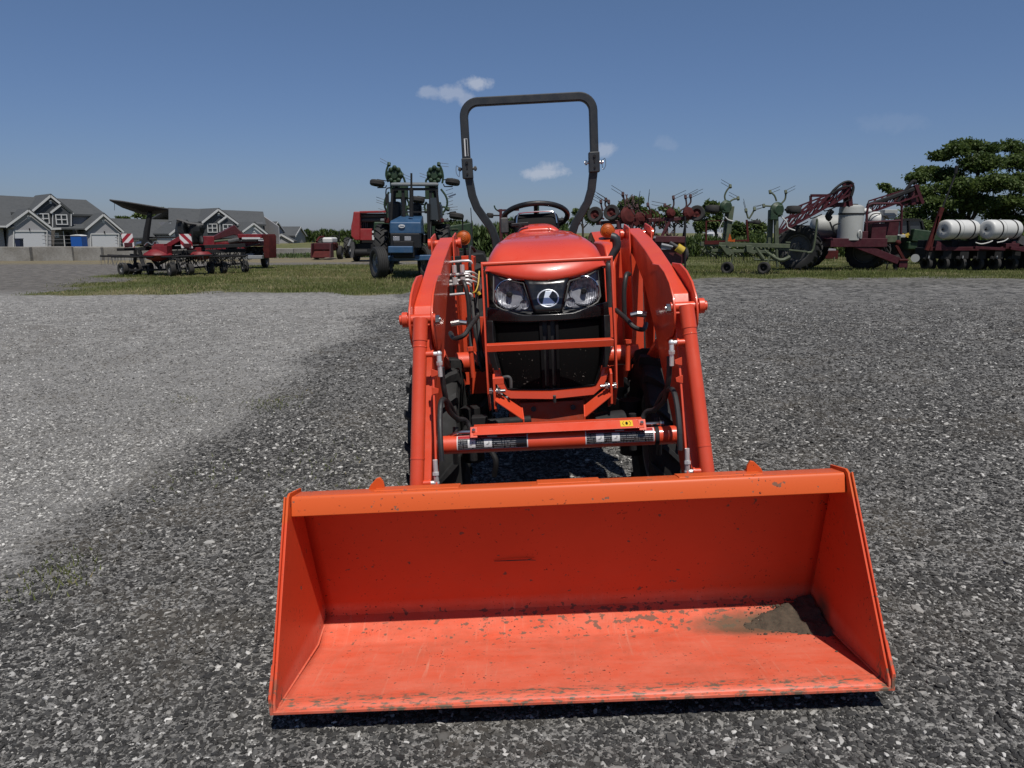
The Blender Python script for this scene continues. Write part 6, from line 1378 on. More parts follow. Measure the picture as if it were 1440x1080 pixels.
    a.build('tine_arm', 'tedder_arm', t); ti.build('tine', 'black_iron', t)
    hv = MB()
    for x, y in ((901, 308), (912, 304), (895, 314)): hv.box(A(x, y, -.05), (.16, .2, .12), (0, random.uniform(-.6, .6), 0))
    for x0 in (908, 914, 920, 926): hv.tube([A(x0 - 4, 296, -.1), A(x0 + 2, 303, -.1), A(x0, 318, -.1)], .014, 5, 3)
    hv.build('bracket', 'rusty_red', t)
    for x, y, dy in ((837, 302, -.1), (860, 299, 0), (980, 300, .0)):
        c = A(x, y, dy); R = .245; m = MB(); m.lathe([(R * .55, -.08), (R * .9, -.09), (R, -.05), (R, .05), (R * .9, .09), (R * .55, .08)], c, (-.35, -1, .15), 28); w = m.build('wheel', 'old_rubber', t, smooth=30)
        m = MB(); m.lathe([(R * .56, .05), (R * .3, .02), (.03, .05), (.001, .05)], c, (-.35, -1, .15), 20); m.build('rim', 'rusty_red', w)
        m = MB(); m.beam(c + V(0, -.12, 0), A(x + (12 if x < 900 else -13), y + (6 if x < 900 else 4), -.1), .05, .05); m.build('wheel_arm', 'rusty_red', t)
    m = MB(); R = .24; c = A(961, 358, .3); m.lathe([(R * .5, -.09), (R, -.06), (R, .06), (R * .5, .09)], c, (1, .3, 0), 24); m.build('wheel', 'old_rubber', t)
red_tedder()

# ---- green and tan tedder further right -------------------------------------------------------------------------------------
def pale_tedder():
    Y = 27; t = th('hay_tedder', 'pale green hay tedder standing on two small wheels left of the maroon sprayer', 'hay tedder', 1050, Y); A = lambda x, y, dy=0: W(x, y, Y + dy)
    f = MB(); f.beam(A(1022, 342), A(1029, 290), .16, .14); f.beam(A(1018, 342, .2), A(1022, 300, .2), .12, .12); f.beam(A(1092, 345), A(1091, 293), .14, .12); f.beam(A(1082, 345, .2), A(1084, 296, .2), .16, .14); f.beam(A(985, 343), A(1110, 346), .14, .14); f.beam(A(1000, 352), A(1080, 354), .12, .1)
    f.tube([A(1062, 348), A(1073, 364)], .08, 8); f.tube([A(1074, 352), A(1096, 366), A(1111, 361)], .07, 8, 3); f.tube([A(1096, 366), A(1060, 365)], .04, 6); f.beam(A(1095, 350), A(1135, 354), .06, .05); f.tube([A(1135, 355), A(1144, 350), A(1149, 308)], .04, 6, 3); f.tube([A(1092, 345), A(1093, 376)], .05, 6)
    f.prism([(A(x, y).x, A(x, y).z) for x, y in ((1010, 345), (1020, 345), (1030, 357), (1020, 358))], 'xz', Y - .2, Y - .05); f.prism([(A(x, y).x, A(x, y).z) for x, y in ((1047, 345), (1055, 345), (1060, 358), (1048, 354))], 'xz', Y - .2, Y - .05); f.build('frame', 'pale_green', t, bevel=.01)
    g = MB()
    for x, y in ((1020, 292), (1094, 296), (1087, 302)): g.box(A(x, y), (.26, .3, .34))
    g.lathe([(.001, -.1), (.24, -.05), (.27, .05), (.15, .15), (.001, .15)], A(1092, 295), (.3, -1, 0), 14); g.lathe([(.001, -.1), (.2, -.05), (.24, .05), (.15, .15), (.001, .15)], A(1020, 291), (.3, -1, 0), 14); g.build('rotor_hub', 'green_paint', t, bevel=.02)
    rr = MB(); rr.beam(A(993, 341), A(993, 311), .05, .05); rr.beam(A(993, 340), A(1052, 338), .05, .06); rr.beam(A(1052, 340), A(1050, 309), .06, .06); rr.beam(A(992, 311), A(1022, 310), .03, .03); rr.box(A(1000, 341), (.5, .2, .12)); rr.build('guard_rail', 'rusty_red', t)
    am = MB(); am.prism([(A(x, y).x, A(x, y).z) for x, y in ((1020, 339), (1023, 328), (1026, 338), (1030, 336), (1030, 340))], 'xz', Y - .3, Y - .26); am.build('flag', 'amber', t)
    a = MB(); ti = MB(); D = lambda x, z: V(x, .05, z)
    for pts, d in (([(1021, 284), (1019, 276), (1022, 268), (1027, 262)], D(-1, .55)), ([(1024, 286), (1030, 281), (1038, 279)], D(-1, .5)), ([(1053, 308), (1058, 300), (1061, 294)], D(1, .35)), ([(1092, 283), (1089, 275), (1083, 270)], D(1, .4)), ([(1098, 287), (1104, 280), (1105, 270)], D(1, .5)), ([(1084, 290), (1074, 289.5)], D(-1, -.2)), ([(1052, 307), (1050, 300), (1049, 296)], D(-.3, 1))): tedder_arm(a, ti, pts, Y, d, .030, .36)
    for k in range(9):
        x = 992 + k * 11; a.tube([A(x, 347, .2), A(x + 4, 355, .1), A(x + 11, 361, 0)], .028, 6, 3)
        for j in range(3): ti.tube([A(x + 11 - j * 4, 360 - j, 0), A(x + 12 - j * 4, 372 - j, -.05)], .007, 4)
    for k in range(55):
        x = random.uniform(984, 1108); y = random.uniform(341, 362); d_ = random.uniform(.2, 1.0); a.tube([A(x, y, d_), A(x + random.uniform(-10, 10), y + random.uniform(-8, 8), d_ + random.uniform(-.2, .2))], random.uniform(.012, .028), 5)
    for k in range(14): x = 986 + k * 5; a.tube([A(x, 350 + (k % 3) * 2, .4), A(x + 9, 358 - (k % 2) * 4, .3)], .03, 6)
    a.build('tine_arm', 'pale_green', t); ti.build('tine', 'black_iron', t)
    ho = MB(); ho.tube([A(1020, 305, -.1), A(1024, 309, -.1), A(1031, 311, -.1)], .02, 6, 3); ho.tube([A(1017, 310, -.1), A(1012, 320, -.1), A(1014, 327, -.1)], .012, 6, 3); ho.tube([A(1098, 304, -.1), A(1106, 312, -.1), A(1108, 320, -.1), A(1118, 324, -.1)], .022, 6, 4); ho.build('hydraulic_hose', 'white_poly', t)
    for x, y, R in ((1023, 374, .215), (1074.5, 374.5, .215)):
        c = A(x, y, -.15); c.z = R; w = wheel(t, c, R, .2, .11, -1, 0, 'black_iron', 'old_rubber', n=28); o = c - t.location; rot = Matrix.Translation(o) @ Matrix.Rotation(.95, 4, 'Z') @ Matrix.Translation(-o)
        for ob in (w,) + tuple(w.children): ob.data.transform(rot)
        m = MB(); m.beam(c + V(.1, 0, .05), A(x + 9, 356, 0), .05, .05); m.build('wheel_arm', 'pale_green', t)
    for x, y, r2 in ((1002, 294, .25), (1116, 295, .25), (1064, 312.5, .13)):
        c = A(x, y, .1); h = r2 * .9; m = MB(); m.lathe([(r2 * .5, -h * .42), (r2 * .9, -h * .5), (r2, -h * .3), (r2, h * .3), (r2 * .9, h * .5), (r2 * .5, h * .42)], c, (.05, .1, 1), 26); m.build('wheel', 'old_rubber', t)
        m = MB(); m.tube([c, A(x + (16 if x < 1010 else -12), y, 0)], .04, 6); m.build('wheel_arm', 'black_iron', t)
pale_tedder()

# ---- maroon crop sprayer ------------------------------------------------------------------------------------------------------
def truss(mb, P, Q, up, h, w, n, r=.035):
    P = Vector(P); Q = Vector(Q); U = Vector(up).normalized(); S_ = (Q - P).normalized().cross(U)
    c = [[P + (Q - P) * t + U * (sg * h / 2 * (1 - .25 * t)) + S_ * 0 for t in np.linspace(0, 1, n + 1)] for sg in (-1, 1)]; b = [p + S_ * w for p in c[0]]
    for line in (c[0], c[1], b): mb.beam(line[0], line[-1], r * 1.6, r * 1.6)
    for i in range(n): mb.beam(c[0][i], c[1][i + 1], r, r); mb.beam(c[0][i], c[1][i], r, r); mb.beam(b[i], c[1][i + 1], r, r); mb.beam(b[i], c[0][i], r, r)
def sprayer():
    Y = 29.5; t = th('crop_sprayer', 'maroon trailed crop sprayer with white tanks, folded lattice booms and a drawbar', 'sprayer', 1180, Y); A = lambda x, y, dy=0: W(x, y, Y + dy)
    m = MB(); truss(m, A(1098, 318, -.6), A(1196, 266, -.6), (.45, 0, .9), .62, .35, 8); truss(m, A(1112, 300, -.2), A(1190, 268, -.2), (.4, 0, .9), .4, .3, 6); m.beam(A(1140, 275, .1), A(1162, 275, .1), .08, .10); m.beam(A(1140, 275, .1), A(1140, 290, .1), .08, .08)
    m.beam(A(1193, 256, -.5), A(1196, 290, -.5), .14, .12); m.beam(A(1187, 257, -.3), A(1189, 288, -.3), .12, .10); m.beam(A(1162, 289, -.4), A(1197, 287, -.4), .12, .16); b1 = m.build('spray_boom', 'maroon', t)
    m = MB(); m.tube([A(1163, 282, -.5), A(1172, 268, -.6), A(1186, 257, -.6), A(1196, 256, -.6), A(1200, 264, -.6), A(1197, 276, -.6)], .05, 6, 4); m.tube([A(1170, 272, -.7), A(1185, 263, -.7), A(1196, 262, -.7)], .035, 6, 3)
    for q in (.2, .4, .6, .8): p = A(1098, 318, -.75).lerp(A(1196, 266, -.75), q); m.tube([p, p + V(.1, 0, -.25), p + V(.5, 0, -.1)], .02, 5, 3)
    m.build('boom_hose', 'black_iron', b1)
    m = MB(); truss(m, A(1218, 292, 2.5), A(1290, 268, 2.5), (.3, 0, .95), .55, .4, 7); m.beam(A(1281, 262, 2.3), A(1284, 288, 2.3), .15, .12); m.beam(A(1287, 260, 2.3), A(1297, 286, 2.3), .15, .12); m.beam(A(1289, 262, 2.6), A(1290, 286, 2.6), .12, .10); m.beam(A(1262, 288, 2.4), A(1298, 285, 2.4), .1, .1); b2 = m.build('spray_boom', 'maroon', t)
    m = MB(); m.tube([A(1262, 284, 2.2), A(1272, 270, 2.2), A(1283, 256, 2.2), A(1288, 256, 2.2)], .07, 6, 4); m.tube([A(1220, 289, 2.2), A(1250, 279, 2.2), A(1285, 266, 2.2)], .09, 6); m.build('boom_hose', 'black_iron', b2)
    m = MB(); c = A(1142, 318, 1.0); d = A(1192, 318, 1.0); r = .42; m.lathe([(.001, -.02), (r * .6, 0), (r * .92, .10), (r, .3)] + [(r + (.012 if k % 2 else 0), .3 + k * .11) for k in range(1, 9)] + [(r, 1.3), (r * .7, 1.42), (.001, 1.45)], c, (1, 0, 0), 30); m.build('main_tank', 'grey_poly', t, smooth=40)
    m = MB(); m.lathe([(.001, .38), (.30, .38), (.42, .32), (.44, .25), (.435, -.60), (.44, -.9), (.001, -.9)], A(1197, 303, -.2), (0, 0, 1), 30); tk = m.build('chemical_tank', 'grey_poly', t, smooth=40); m = MB(); m.lathe([(.442, .06), (.455, .06), (.455, .0), (.442, .0)], A(1197, 302, -.2), (0, 0, 1), 30); m.build('tank_strap', 'black_iron', tk); m = MB(); m.lathe([(.14, 0), (.14, .08), (.001, .09)], A(1201, 290, -.2), (0, 0, 1), 16); m.build('lid', 'black_iron', tk)
    m = MB(); m.tube([A(1207, 333, -.62), A(1207, 327, -.66), A(1209.5, 324, -.66), A(1211, 328, -.66), A(1211, 334, -.62)], .03, 6, 3); m.build('handle', 'white_poly', tk)
    m = MB(); m.ball(A(1231, 309, .3), .36, (1, 1, .85), 20, 12); ft = m.build('rinse_tank', 'white_poly', t); m = MB(); m.tube([A(1221, 312, .0), A(1225, 303, -.02), A(1232, 300, -.04), A(1238, 300.5, 0)], .02, 6, 4); m.build('tank_strap', 'black_iron', ft)
    m = MB(); m.ball(A(1217, 297, 1.0), .2, (1.2, 1, .6), 16, 10); m.cyl(A(1237, 318, .2), A(1237, 338, .2), .13, n=14); m.ball(A(1236, 316, .1), .14, n=12, m=8); m.build('filter_housing', 'white_poly', t)
    m = MB(); a, b = A(1241, 295), A(1258.5, 303.5); m.box(V((a.x + b.x) / 2, Y, (a.z + b.z) / 2), (b.x - a.x, .4, a.z - b.z)); p = MB(); p.prism([(A(x, y).x, A(x, y).z) for x, y in ((1243, 303), (1258, 303), (1255.5, 308), (1248, 308))], 'xz', Y - .18, Y + .18); m.add(p.v, p.f); m.build('hand_wash_tank', 'grey_poly', t, bevel=.02)
    f = MB(); f.box(A(1195, 341, .2), (2.1, 1.6, .32)); f.beam(A(1145, 335, .5), A(1210, 340, .5), .9, .2); f.box(A(1230, 326, .0), (.55, .7, .62)); f.box(A(1249, 323, .6), (.5, .6, .7)); f.box(A(1214, 333, -.3), (.22, .3, .4)); f.beam(A(1222, 339, .2), A(1250, 341, .2), .8, .1); fr = f.build('frame', 'maroon', t, bevel=.02)
    f = MB(); f.beam(A(1201, 343, -.5), A(1263, 367, -.5), .14, .26); f.beam(A(1206, 341, .7), A(1263, 366, .1), .12, .2); f.box(A(1266, 370, -.3), (.32, .5, .32)); db = f.build('drawbar', 'maroon', t, bevel=.015)
    f = MB(); f.beam(A(1260, 345, -.4), A(1272, 367, -.4), .10, .10); f.box(A(1268, 365.5, -.4), (.35, .4, .05)); f.ball(A(1263, 341, -.4), .10); f.build('jack', 'rusty_red', db, bevel=.01)
    f = MB(); f.beam(A(1258.5, 368, -.4), A(1259.5, 382, -.4), .10, .14); f.beam(A(1274, 370, -.3), A(1274, 384, -.3), .05, .05); f.tube([A(1249, 369, -.2), A(1247, 376, -.2), A(1248, 384, -.2)], .025, 6, 3); f.build('parking_stand', 'black_iron', db)
    r = MB(); r.tube([A(1218, 345, -.4), A(1219, 300, -.4), A(1221, 289, -.4), A(1227, 286.5, -.4), A(1264, 286, -.4), A(1268, 290, -.4), A(1267, 330, -.4)], .045, 8); r.tube([A(1216, 313, -.4), A(1268, 310, -.4)], .04, 8); r.tube([A(1219, 346, -.4), A(1228, 338, -.4)], .03, 6); r.build('railing', 'maroon', t)
    ds = MB(); ds.box(A(1252, 336, -.1), (.6, .4, .25)); ds.build('step', 'pale_green', t, bevel=.02)
    hs = MB(); hs.tube([A(1167, 312, -.7), A(1170, 320, -.7), A(1174, 328, -.7), A(1172, 318, -.7), A(1181, 314, -.7)], .03, 6, 4); hs.tube([A(1170, 296, -.5), A(1164, 304, -.5), A(1168, 308, -.5)], .11, 8, 3); hs.build('hose', 'black_iron', t)
    for x, y, dy, R, out in ((1123, 347, .2, .86, -1), (1134, 347, 2.2, .86, -1), (1217, 352, .3, .72, -1), (1225, 352, 2.2, .72, -1)):
        c = A(x, y, dy); c.z = R - .02; w = wheel(t, c, R, .42, R * .58, out, 20, 'grey_iron', 'rubber', n=36, lug_h=.05); o = c - t.location; rot = Matrix.Translation(o) @ Matrix.Rotation(math.radians(52), 4, 'Z') @ Matrix.Translation(-o)
        for ob in (w,) + tuple(w.children): ob.data.transform(rot)
    # low red machine seen underneath, far side
    Y2 = 40; t2 = th('grain_drill', 'low rusty red implement box glimpsed under the maroon sprayer', 'implement', 1162, Y2)
    m = MB(); m.box(W(1160, 358, Y2), (1.05, .8, .42)); m.build('hopper', 'rusty_red', t2, bevel=.03); m = MB(); m.box(W(1160, 351.5, Y2), (.9, .6, .12)); m.build('lid', 'metal_roof', t2, bevel=.02); m = MB(); m.box(W(1173, 364, Y2 - .4), (.06, .06, .2)); m.box(W(1148, 362, Y2 - .4), (.06, .06, .35)); m.build('leg', 'pale_green', t2)
sprayer()
# ---- dark green tractor behind, planter with two white tanks -----------------------------------------------------------------
def dark_tractor():
    Y = 35; t = th('cab_tractor', 'dark green tractor half hidden behind the sprayer railing and planter', 'tractor', 1280, Y); A = lambda x, y, dy=0: W(x, y, Y + dy)
    g = MB(); P = [(1253, 331), (1256, 311), (1262, 308.5), (1293, 308.5), (1297, 313), (1302, 326), (1298, 331)]; f = [A(x, y, 0) for x, y in P]; b = [p + V(0, 1.6, 0) for p in f]; n = len(P); g.add(f + b, [tuple(range(n)), tuple(range(2 * n - 1, n - 1, -1))] + [(i, (i + 1) % n, (i + 1) % n + n, i + n) for i in range(n)]); cb = g.build('cab', 'dark_glass', t, bevel=.04)
    g = MB()
    for x0, x1 in ((1256, 1253.5), (1278, 1279), (1296, 1301)): g.beam(A(x0, 310, -.05), A(x1, 331, -.05), .07, .07)
    g.beam(A(1258, 308.8, -.05), A(1295, 308.8, -.05), .1, .1); g.build('cab_frame', 'black_iron', cb)
    h = MB(); h.box(A(1297, 333, .2), (1.35, 1.0, .55), (0, .12, 0)); h.box(A(1290, 345, .2), (1.2, .8, .35)); h.build('hood', 'green_paint', t, bevel=.05)
    h = MB(); h.box(A(1261, 332, -.3), (.55, .5, .14)); h.build('fender', 'grey_poly', t, bevel=.03); h = MB(); h.beam(A(1270, 332.5, -.3), A(1278, 329, -.3), .08, .1); h.beam(A(1269, 329, -.3), A(1277, 333.5, -.3), .05, .06); h.build('yellow_stripe', 'yellow_paint', t)
    for x, R in ((1258, .75), (1300, .6)): c = A(x, 350, .5); c.z = R; w = wheel(t, c, R, .42, R * .5, -1, 16, 'black_iron', 'rubber', n=30, lug_h=.05); o = c - t.location; rot = Matrix.Translation(o) @ Matrix.Rotation(1.2, 4, 'Z') @ Matrix.Translation(-o); [ob.data.transform(rot) for ob in (w,) + tuple(w.children)]
dark_tractor()
def planter():
    Y = 29.5; t = th('row_planter', 'maroon row planter with two white strapped tanks at the right edge', 'planter', 1370, Y); A = lambda x, y, dy=0: W(x, y, Y + dy)
    f = MB(); f.beam(A(1305, 350), A(1500, 349), .25, .14); f.beam(A(1370, 348, -.4), A(1412, 350.5, -.4), .16, .10); f.beam(A(1420, 348.5, -.3), A(1470, 357, -.3), .16, .12); f.beam(A(1310, 348, 1.4), A(1500, 347, 1.4), .2, .2)
    f.prism([(A(x, y).x, A(x, y).z) for x, y in ((1309, 352), (1312, 339), (1316, 340), (1326, 348), (1326, 352))], 'xz', Y - .3, Y - .22); f.beam(A(1424, 340), A(1425, 352), .15, .15); f.box(A(1418, 346), (.5, .5, .2)); fr = f.build('frame', 'maroon', t, bevel=.01)
    f = MB(); f.beam(A(1303, 352, -.2), A(1325, 292, -.2), .10, .14); f.beam(A(1308, 352, -.2), A(1319, 304, -.2), .06, .10); f.beam(A(1313, 330, -.2), A(1322, 300, -.2), .10, .06); ma = f.build('marker_arm', 'rusty_red', t)
    f = MB(); f.tube([A(1325, 293, -.2), A(1334, 270, -.2), A(1341, 252, -.2), A(1344.5, 238, -.2)], .030, 6, 3); f.cyl(A(1343.8, 244, -.2), A(1345.4, 233, -.2), .06, n=8); f.tube([A(1345, 236, -.2), A(1351, 231, -.2)], .015, 5); f.build('marker_tip', 'black_iron', ma)
    for x0, nm in ((1326, 0), (1386.5, 1)):
        c = A(x0, 322.8, -.35); d = V(1, .42, 0).normalized(); L = 1.62; r = .36
        m = MB(); m.lathe([(.001, .07), (.05, .06), (r * .4, .035), (r * .82, .03), (r * .95, .06), (r, .14), (r, L - .14), (r * .95, L - .05), (r * .7, L), (.001, L + .02)], c, d, 36); tk = m.build('tank', 'white_poly', t, smooth=45)
        m = MB()
        for q in (.42, 1.22): m.lathe([(r + .002, q), (r + .014, q), (r + .014, q + .055), (r + .002, q + .055)], c, d, 36)
        m.build('tank_strap', 'black_iron', tk)
        m = MB(); m.lathe([(r + .001, .66), (r + .008, .665), (r + .008, .675), (r + .001, .68)], c, d, 36); m.build('tank_seam', 'grey_poly', tk)
        m = MB(); m.cyl(c + d * .03 - V(0, 0, .0), c - d * .03, .035, n=10); m.box(c - d * .02 + V(.0, -.02, .04), (.02, .03, .1)); m.build('valve', 'black_iron', tk)
        m = MB(); m.box(A(x0 + 18, 334, .1), (.1, .5, .3)); m.box(A(x0 + 42, 334, .3), (.1, .5, .3)); m.build('cradle', 'black_iron', tk)
    m = MB(); m.tube([A(1372, 341, -.5), A(1380, 343, -.5), A(1390, 341, -.5), A(1396, 338.5, -.5)], .02, 6, 4); m.tube([A(1402, 341, -.5), A(1412, 339, -.5), A(1418, 335, -.5)], .02, 6, 4); m.build('hose', 'white_poly', t)
    for k in range(7):
        x = 1300 + k * 24; u = MB(); u.box(A(x, 356, .3), (.34, .8, .42)); u.box(A(x + 2, 345, .6), (.42, .5, .4)); u.beam(A(x - 2, 362, -.1), A(x + 8, 369, .2), .1, .12); ro = u.build('row_unit', 'black_iron', t, bevel=.02)
        c = A(x + 3, 366, .1); c.z = .26; m = MB(); m.lathe([(.12, -.07), (.24, -.07), (.265, -.03), (.265, .03), (.24, .07), (.12, .07), (.001, .05)], c, (1, .3, 0), 22); m.build('gauge_wheel', 'old_rubber', ro)
        c = A(x + 11, 367, .6); c.z = .24; m = MB(); m.lathe([(.001, -.03), (.23, -.02), (.24, .02), (.001, .03)], c, (1, .2, 0), 22); m.build('closing_wheel', 'old_rubber', ro)
        if k % 2 == 0: m = MB(); m.box(A(x + 6, 361.5, -.15), (.04, .03, .10)); m.build('clip', 'metal_roof', ro)
    m = MB(); m.lathe([(.001, -.05), (.14, -.05), (.15, -.02), (.15, .04), (.001, .04)], A(1287, 363, -.3), (-.5, -1, 0), 22); m.build('disc', 'grey_poly', t)
    m = MB(); m.tube([A(1318, 330, .2), A(1322, 326, .2), A(1311, 327, .2)], .05, 6); m.box(A(1436, 339, .2), (.4, .4, .3), (0, .4, 0)); m.build('seed_box', 'grey_iron', t)
    for x, R in ((1345, .42), (1430, .5)): c = A(x, 365, 1.2); c.z = R; wheel(t, c, R, .4, R * .5, -1, 0, 'rim_grey', 'old_rubber', n=28)
planter()

# ---- trees, hedge ---------------------------------------------------------------------------------------------------------
def leaves(blobs, n, size, flat=.6, seed=0):
    r = np.random.default_rng(seed); tot = sum(b[3] * b[4] * b[5] for b in blobs); C = []; T = []
    for (cx, cy, cz, rx, ry, rz) in blobs:
        k = max(30, int(n * rx * ry * rz / tot)); d = r.normal(size=(k, 3)); d /= np.linalg.norm(d, axis=1)[:, None]
        rad = r.uniform(.15, 1, k) ** .45; lump = .72 + .42 * vnoise(d[:, 0] * 2.3 + cx, d[:, 1] * 2.3 + d[:, 2] * 2.1 + cz, 1.6, seed)
        p = np.array([cx, cy, cz]) + d * (rad * lump)[:, None] * np.array([rx, ry, rz])
        # clumps
        m = max(6, k // 28); cc = p[r.integers(0, k, m)]; j = r.integers(0, m, k); mix = r.uniform(.25, .9, k)[:, None]; p = p * (1 - mix) + (cc[j] + r.normal(0, .16, (k, 3)) * np.array([rx, ry, rz])) * mix
        nrm = r.normal(size=(k, 3)) + np.array([0, 0, .9]); nrm /= np.linalg.norm(nrm, axis=1)[:, None]; a = np.cross(nrm, r.normal(size=(k, 3))); a /= np.linalg.norm(a, axis=1)[:, None]; b = np.cross(nrm, a)
        s = size * r.uniform(.6, 1.35, k)[:, None]
        C.append(np.stack([p - a * s, p - b * s * .55, p + a * s, p + b * s * .55], 1)); cl = r.uniform(0, 1, m); T.append(np.clip(.55 * cl[j] + .42 * r.uniform(0, 1, k), 0, 1))
    return np.concatenate(C), np.concatenate(T)
def tree(label, x, Y, blobs, n, leaf, mat, group, trunk_r=.25, name='broadleaf_tree', seed=1, limbs=6):
    b = base_at(x, Y); t = thing(name, label, 'tree', b, group); B = []
    for bx, by, rx, ry, dy in blobs: p = W(bx, by, Y + dy); B.append((p.x - b.x, p.y - b.y, p.z - b.z, rx * px(Y), rx * px(Y) * .8, ry * px(Y)))
    c, to = leaves(B, n, leaf, seed=seed); o = bpy.data.objects.new('crown', tri_mesh('crown', c, mat, to, True)); COL.objects.link(o); o.parent = t
    m = MB(); rr = random.Random(seed); hb = min(q[2] - q[5] * .3 for q in B); hm = max(q[2] for q in B); top = V(0, 0, max(hb, hm * .35))
    m.tube([(0, 0, -.2), (.05, 0, top.z * .5), tuple(top)], [trunk_r, trunk_r * .8, trunk_r * .65], 9, 3)
    for q in sorted(B, key=lambda q: -q[3])[:limbs]:
        e = V(q[0], q[1], q[2]); mid = top.lerp(e, .5) + V(rr.uniform(-.3, .3), rr.uniform(-.3, .3), -.08 * (e - top).length); m.tube([tuple(top * .85), tuple(mid), tuple(e)], [trunk_r * .5, trunk_r * .32, trunk_r * .12], 7, 4)
        for _ in range(3):
            e2 = e + V(rr.uniform(-1, 1) * q[3], rr.uniform(-1, 1) * q[4], rr.uniform(-.4, .8) * q[5]); m.tube([tuple(mid.lerp(e, .6)), tuple(e2)], [trunk_r * .18, trunk_r * .05], 5)
    tr = m.build('trunk', 'bark', None); tr.parent = t; return t
def scatter_blobs(x0, x1, yt, yb, r, n, seed):
    q = random.Random(seed); return [(q.uniform(x0 + r * .6, x1 - r * .6), q.uniform(yt + r * .6, yb - r * .5), r * q.uniform(.7, 1.2), r * q.uniform(.55, .9), q.uniform(-1.2, 1.2)) for _ in range(n)]
GT = 'trees along the far edge of the yard'
big = [(1243, 262, 14, 6, 0), (1258, 268, 14, 7, 1), (1292, 248, 20, 10, -1), (1310, 240, 24, 8, 0), (1335, 246, 26, 12, -1), (1325, 217, 22, 7, 1), (1360, 202, 26, 8, 0), (1345, 210, 20, 8, -2), (1385, 208, 24, 9, 0), (1380, 228, 34, 12, -2), (1350, 262, 34, 12, -3), (1300, 268, 24, 10, -2), (1395, 255, 34, 12, -3), (1320, 285, 30, 10, -3), (1372, 283, 34, 12, -2), (1285, 300, 24, 10, -2), (1330, 305, 30, 10, -1), (1275, 281, 18, 7, 0)]
big2 = [(1420, 204, 24, 8, 1), (1450, 210, 28, 10, 0), (1430, 226, 30, 10, -2), (1475, 235, 32, 12, -1), (1440, 255, 34, 12, -3), (1420, 282, 32, 10, -3), (1465, 285, 36, 14, -2), (1405, 300, 30, 9, -1), (1450, 308, 34, 10, -2), (1500, 260, 36, 14, 0)]
tree('tall spreading dark green tree behind the planter marker arm, boughs reaching over the sprayer', 1350, 62, [(a, b + 2, c * 1.02, d * 1.3, e) for a, b, c, d, e in big], 34000, .135, 'leaf_dark', GT, .30, seed=3, limbs=12)
tree('tall spreading dark green tree rising above the second white planter tank', 1440, 64, [(a, b + 2, c * 1.02, d * 1.3, e) for a, b, c, d, e in big2], 24000, .135, 'leaf_dark', GT, .30, seed=4, limbs=9)
for i, (x, Y, bl, n, lf, mt, lab) in enumerate((
    (884, 75, [(878, 288, 12, 9, 0), (893, 284, 14, 10, 0), (900, 298, 14, 11, 0), (882, 304, 14, 12, 0), (868, 306, 10, 9, 0)], 3600, .16, 'leaf_mid', 'round bright green tree rising right behind the red tedder'),
    (917, 80, [(917, 300, 9, 8, 0), (922, 306, 11, 9, 0), (908, 312, 12, 10, 0)], 1600, .16, 'leaf_dark', 'small dark tree just right of the round bright green tree'),
    (818, 85, [(812, 300, 9, 9, 0), (822, 297, 10, 9, 0), (830, 306, 12, 10, 0), (808, 312, 10, 9, 0)], 1800, .17, 'leaf_mid', 'round green tree showing inside the right upright of the roll bar'),
    (945, 85, [(936, 293, 12, 7, 0), (945, 300, 16, 10, 0), (930, 310, 14, 12, 0), (958, 308, 14, 10, 0)], 1700, .17, 'leaf_mid', 'thin pale green tree behind the upright tines of the red tedder'),
    (1003, 70, [(1000, 288, 12, 8, 0), (990, 298, 14, 10, 0), (1010, 296, 14, 10, 0), (1003, 312, 18, 12, 0), (985, 318, 14, 12, 0)], 3400, .16, 'leaf_dark', 'dark tree behind the raised wheel of the pale green tedder'),
    (1035, 75, [(1034, 318, 12, 9, 0), (1045, 322, 14, 12, 0), (1030, 330, 16, 12, 0)], 1800, .16, 'leaf_dark', 'low dark tree in the gap of the pale green tedder frame'),
    (1068, 82, [(1063, 316, 12, 10, 0), (1072, 322, 12, 12, 0), (1060, 330, 14, 12, 0), (1050, 328, 12, 10, 0)], 2200, .17, 'leaf_mid', 'rounded green tree between the two uprights of the pale green tedder'),
    (1110, 95, [(1105, 330, 12, 9, 0), (1120, 334, 14, 9, 0), (1135, 338, 14, 8, 0)], 1300, .2, 'leaf_dark', 'low green tree behind the rear wheel of the sprayer'),
    (217, 190, [(200, 300, 12, 7, 0), (222, 298, 13, 8, 0), (192, 305, 9, 5, 0), (210, 305, 16, 6, 0)], 1500, .33, 'leaf_dark', 'dark tree behind the big roof under the raised black curtain'),
    (234, 200, [(234, 299, 6, 7, 0), (233, 305, 7, 6, 0)], 500, .33, 'leaf_dark', 'small dark tree top left of the twin-gabled house roof'),
    (172, 200, [(172, 307, 9, 4, 0), (180, 307, 6, 4, 0)], 400, .33, 'leaf_dark', 'low dark tree top right of the second garage roof'),
    (1275, 58, [(1262, 316, 22, 10, 0), (1290, 318, 26, 12, 0), (1250, 326, 16, 12, 0), (1310, 322, 24, 12, 0)], 4200, .14, 'leaf_mid', 'bushy yellowish green shrub tree behind the dark tractor cab'),
    (1345, 66, [(1335, 326, 26, 12, 0), (1360, 330, 26, 12, 0), (1320, 334, 22, 12, 0)], 3200, .16, 'leaf_dark', 'low dark bush behind the first white planter tank'),
    (1410, 66, [(1400, 326, 26, 12, 0), (1430, 328, 26, 14, 0), (1455, 330, 26, 14, 0)], 3200, .16, 'leaf_dark', 'low dark bush behind the second white planter tank'))):
    tree(lab, x, Y, bl, n, lf, mt, GT, .16, seed=20 + i, name='broadleaf_tree', limbs=4)
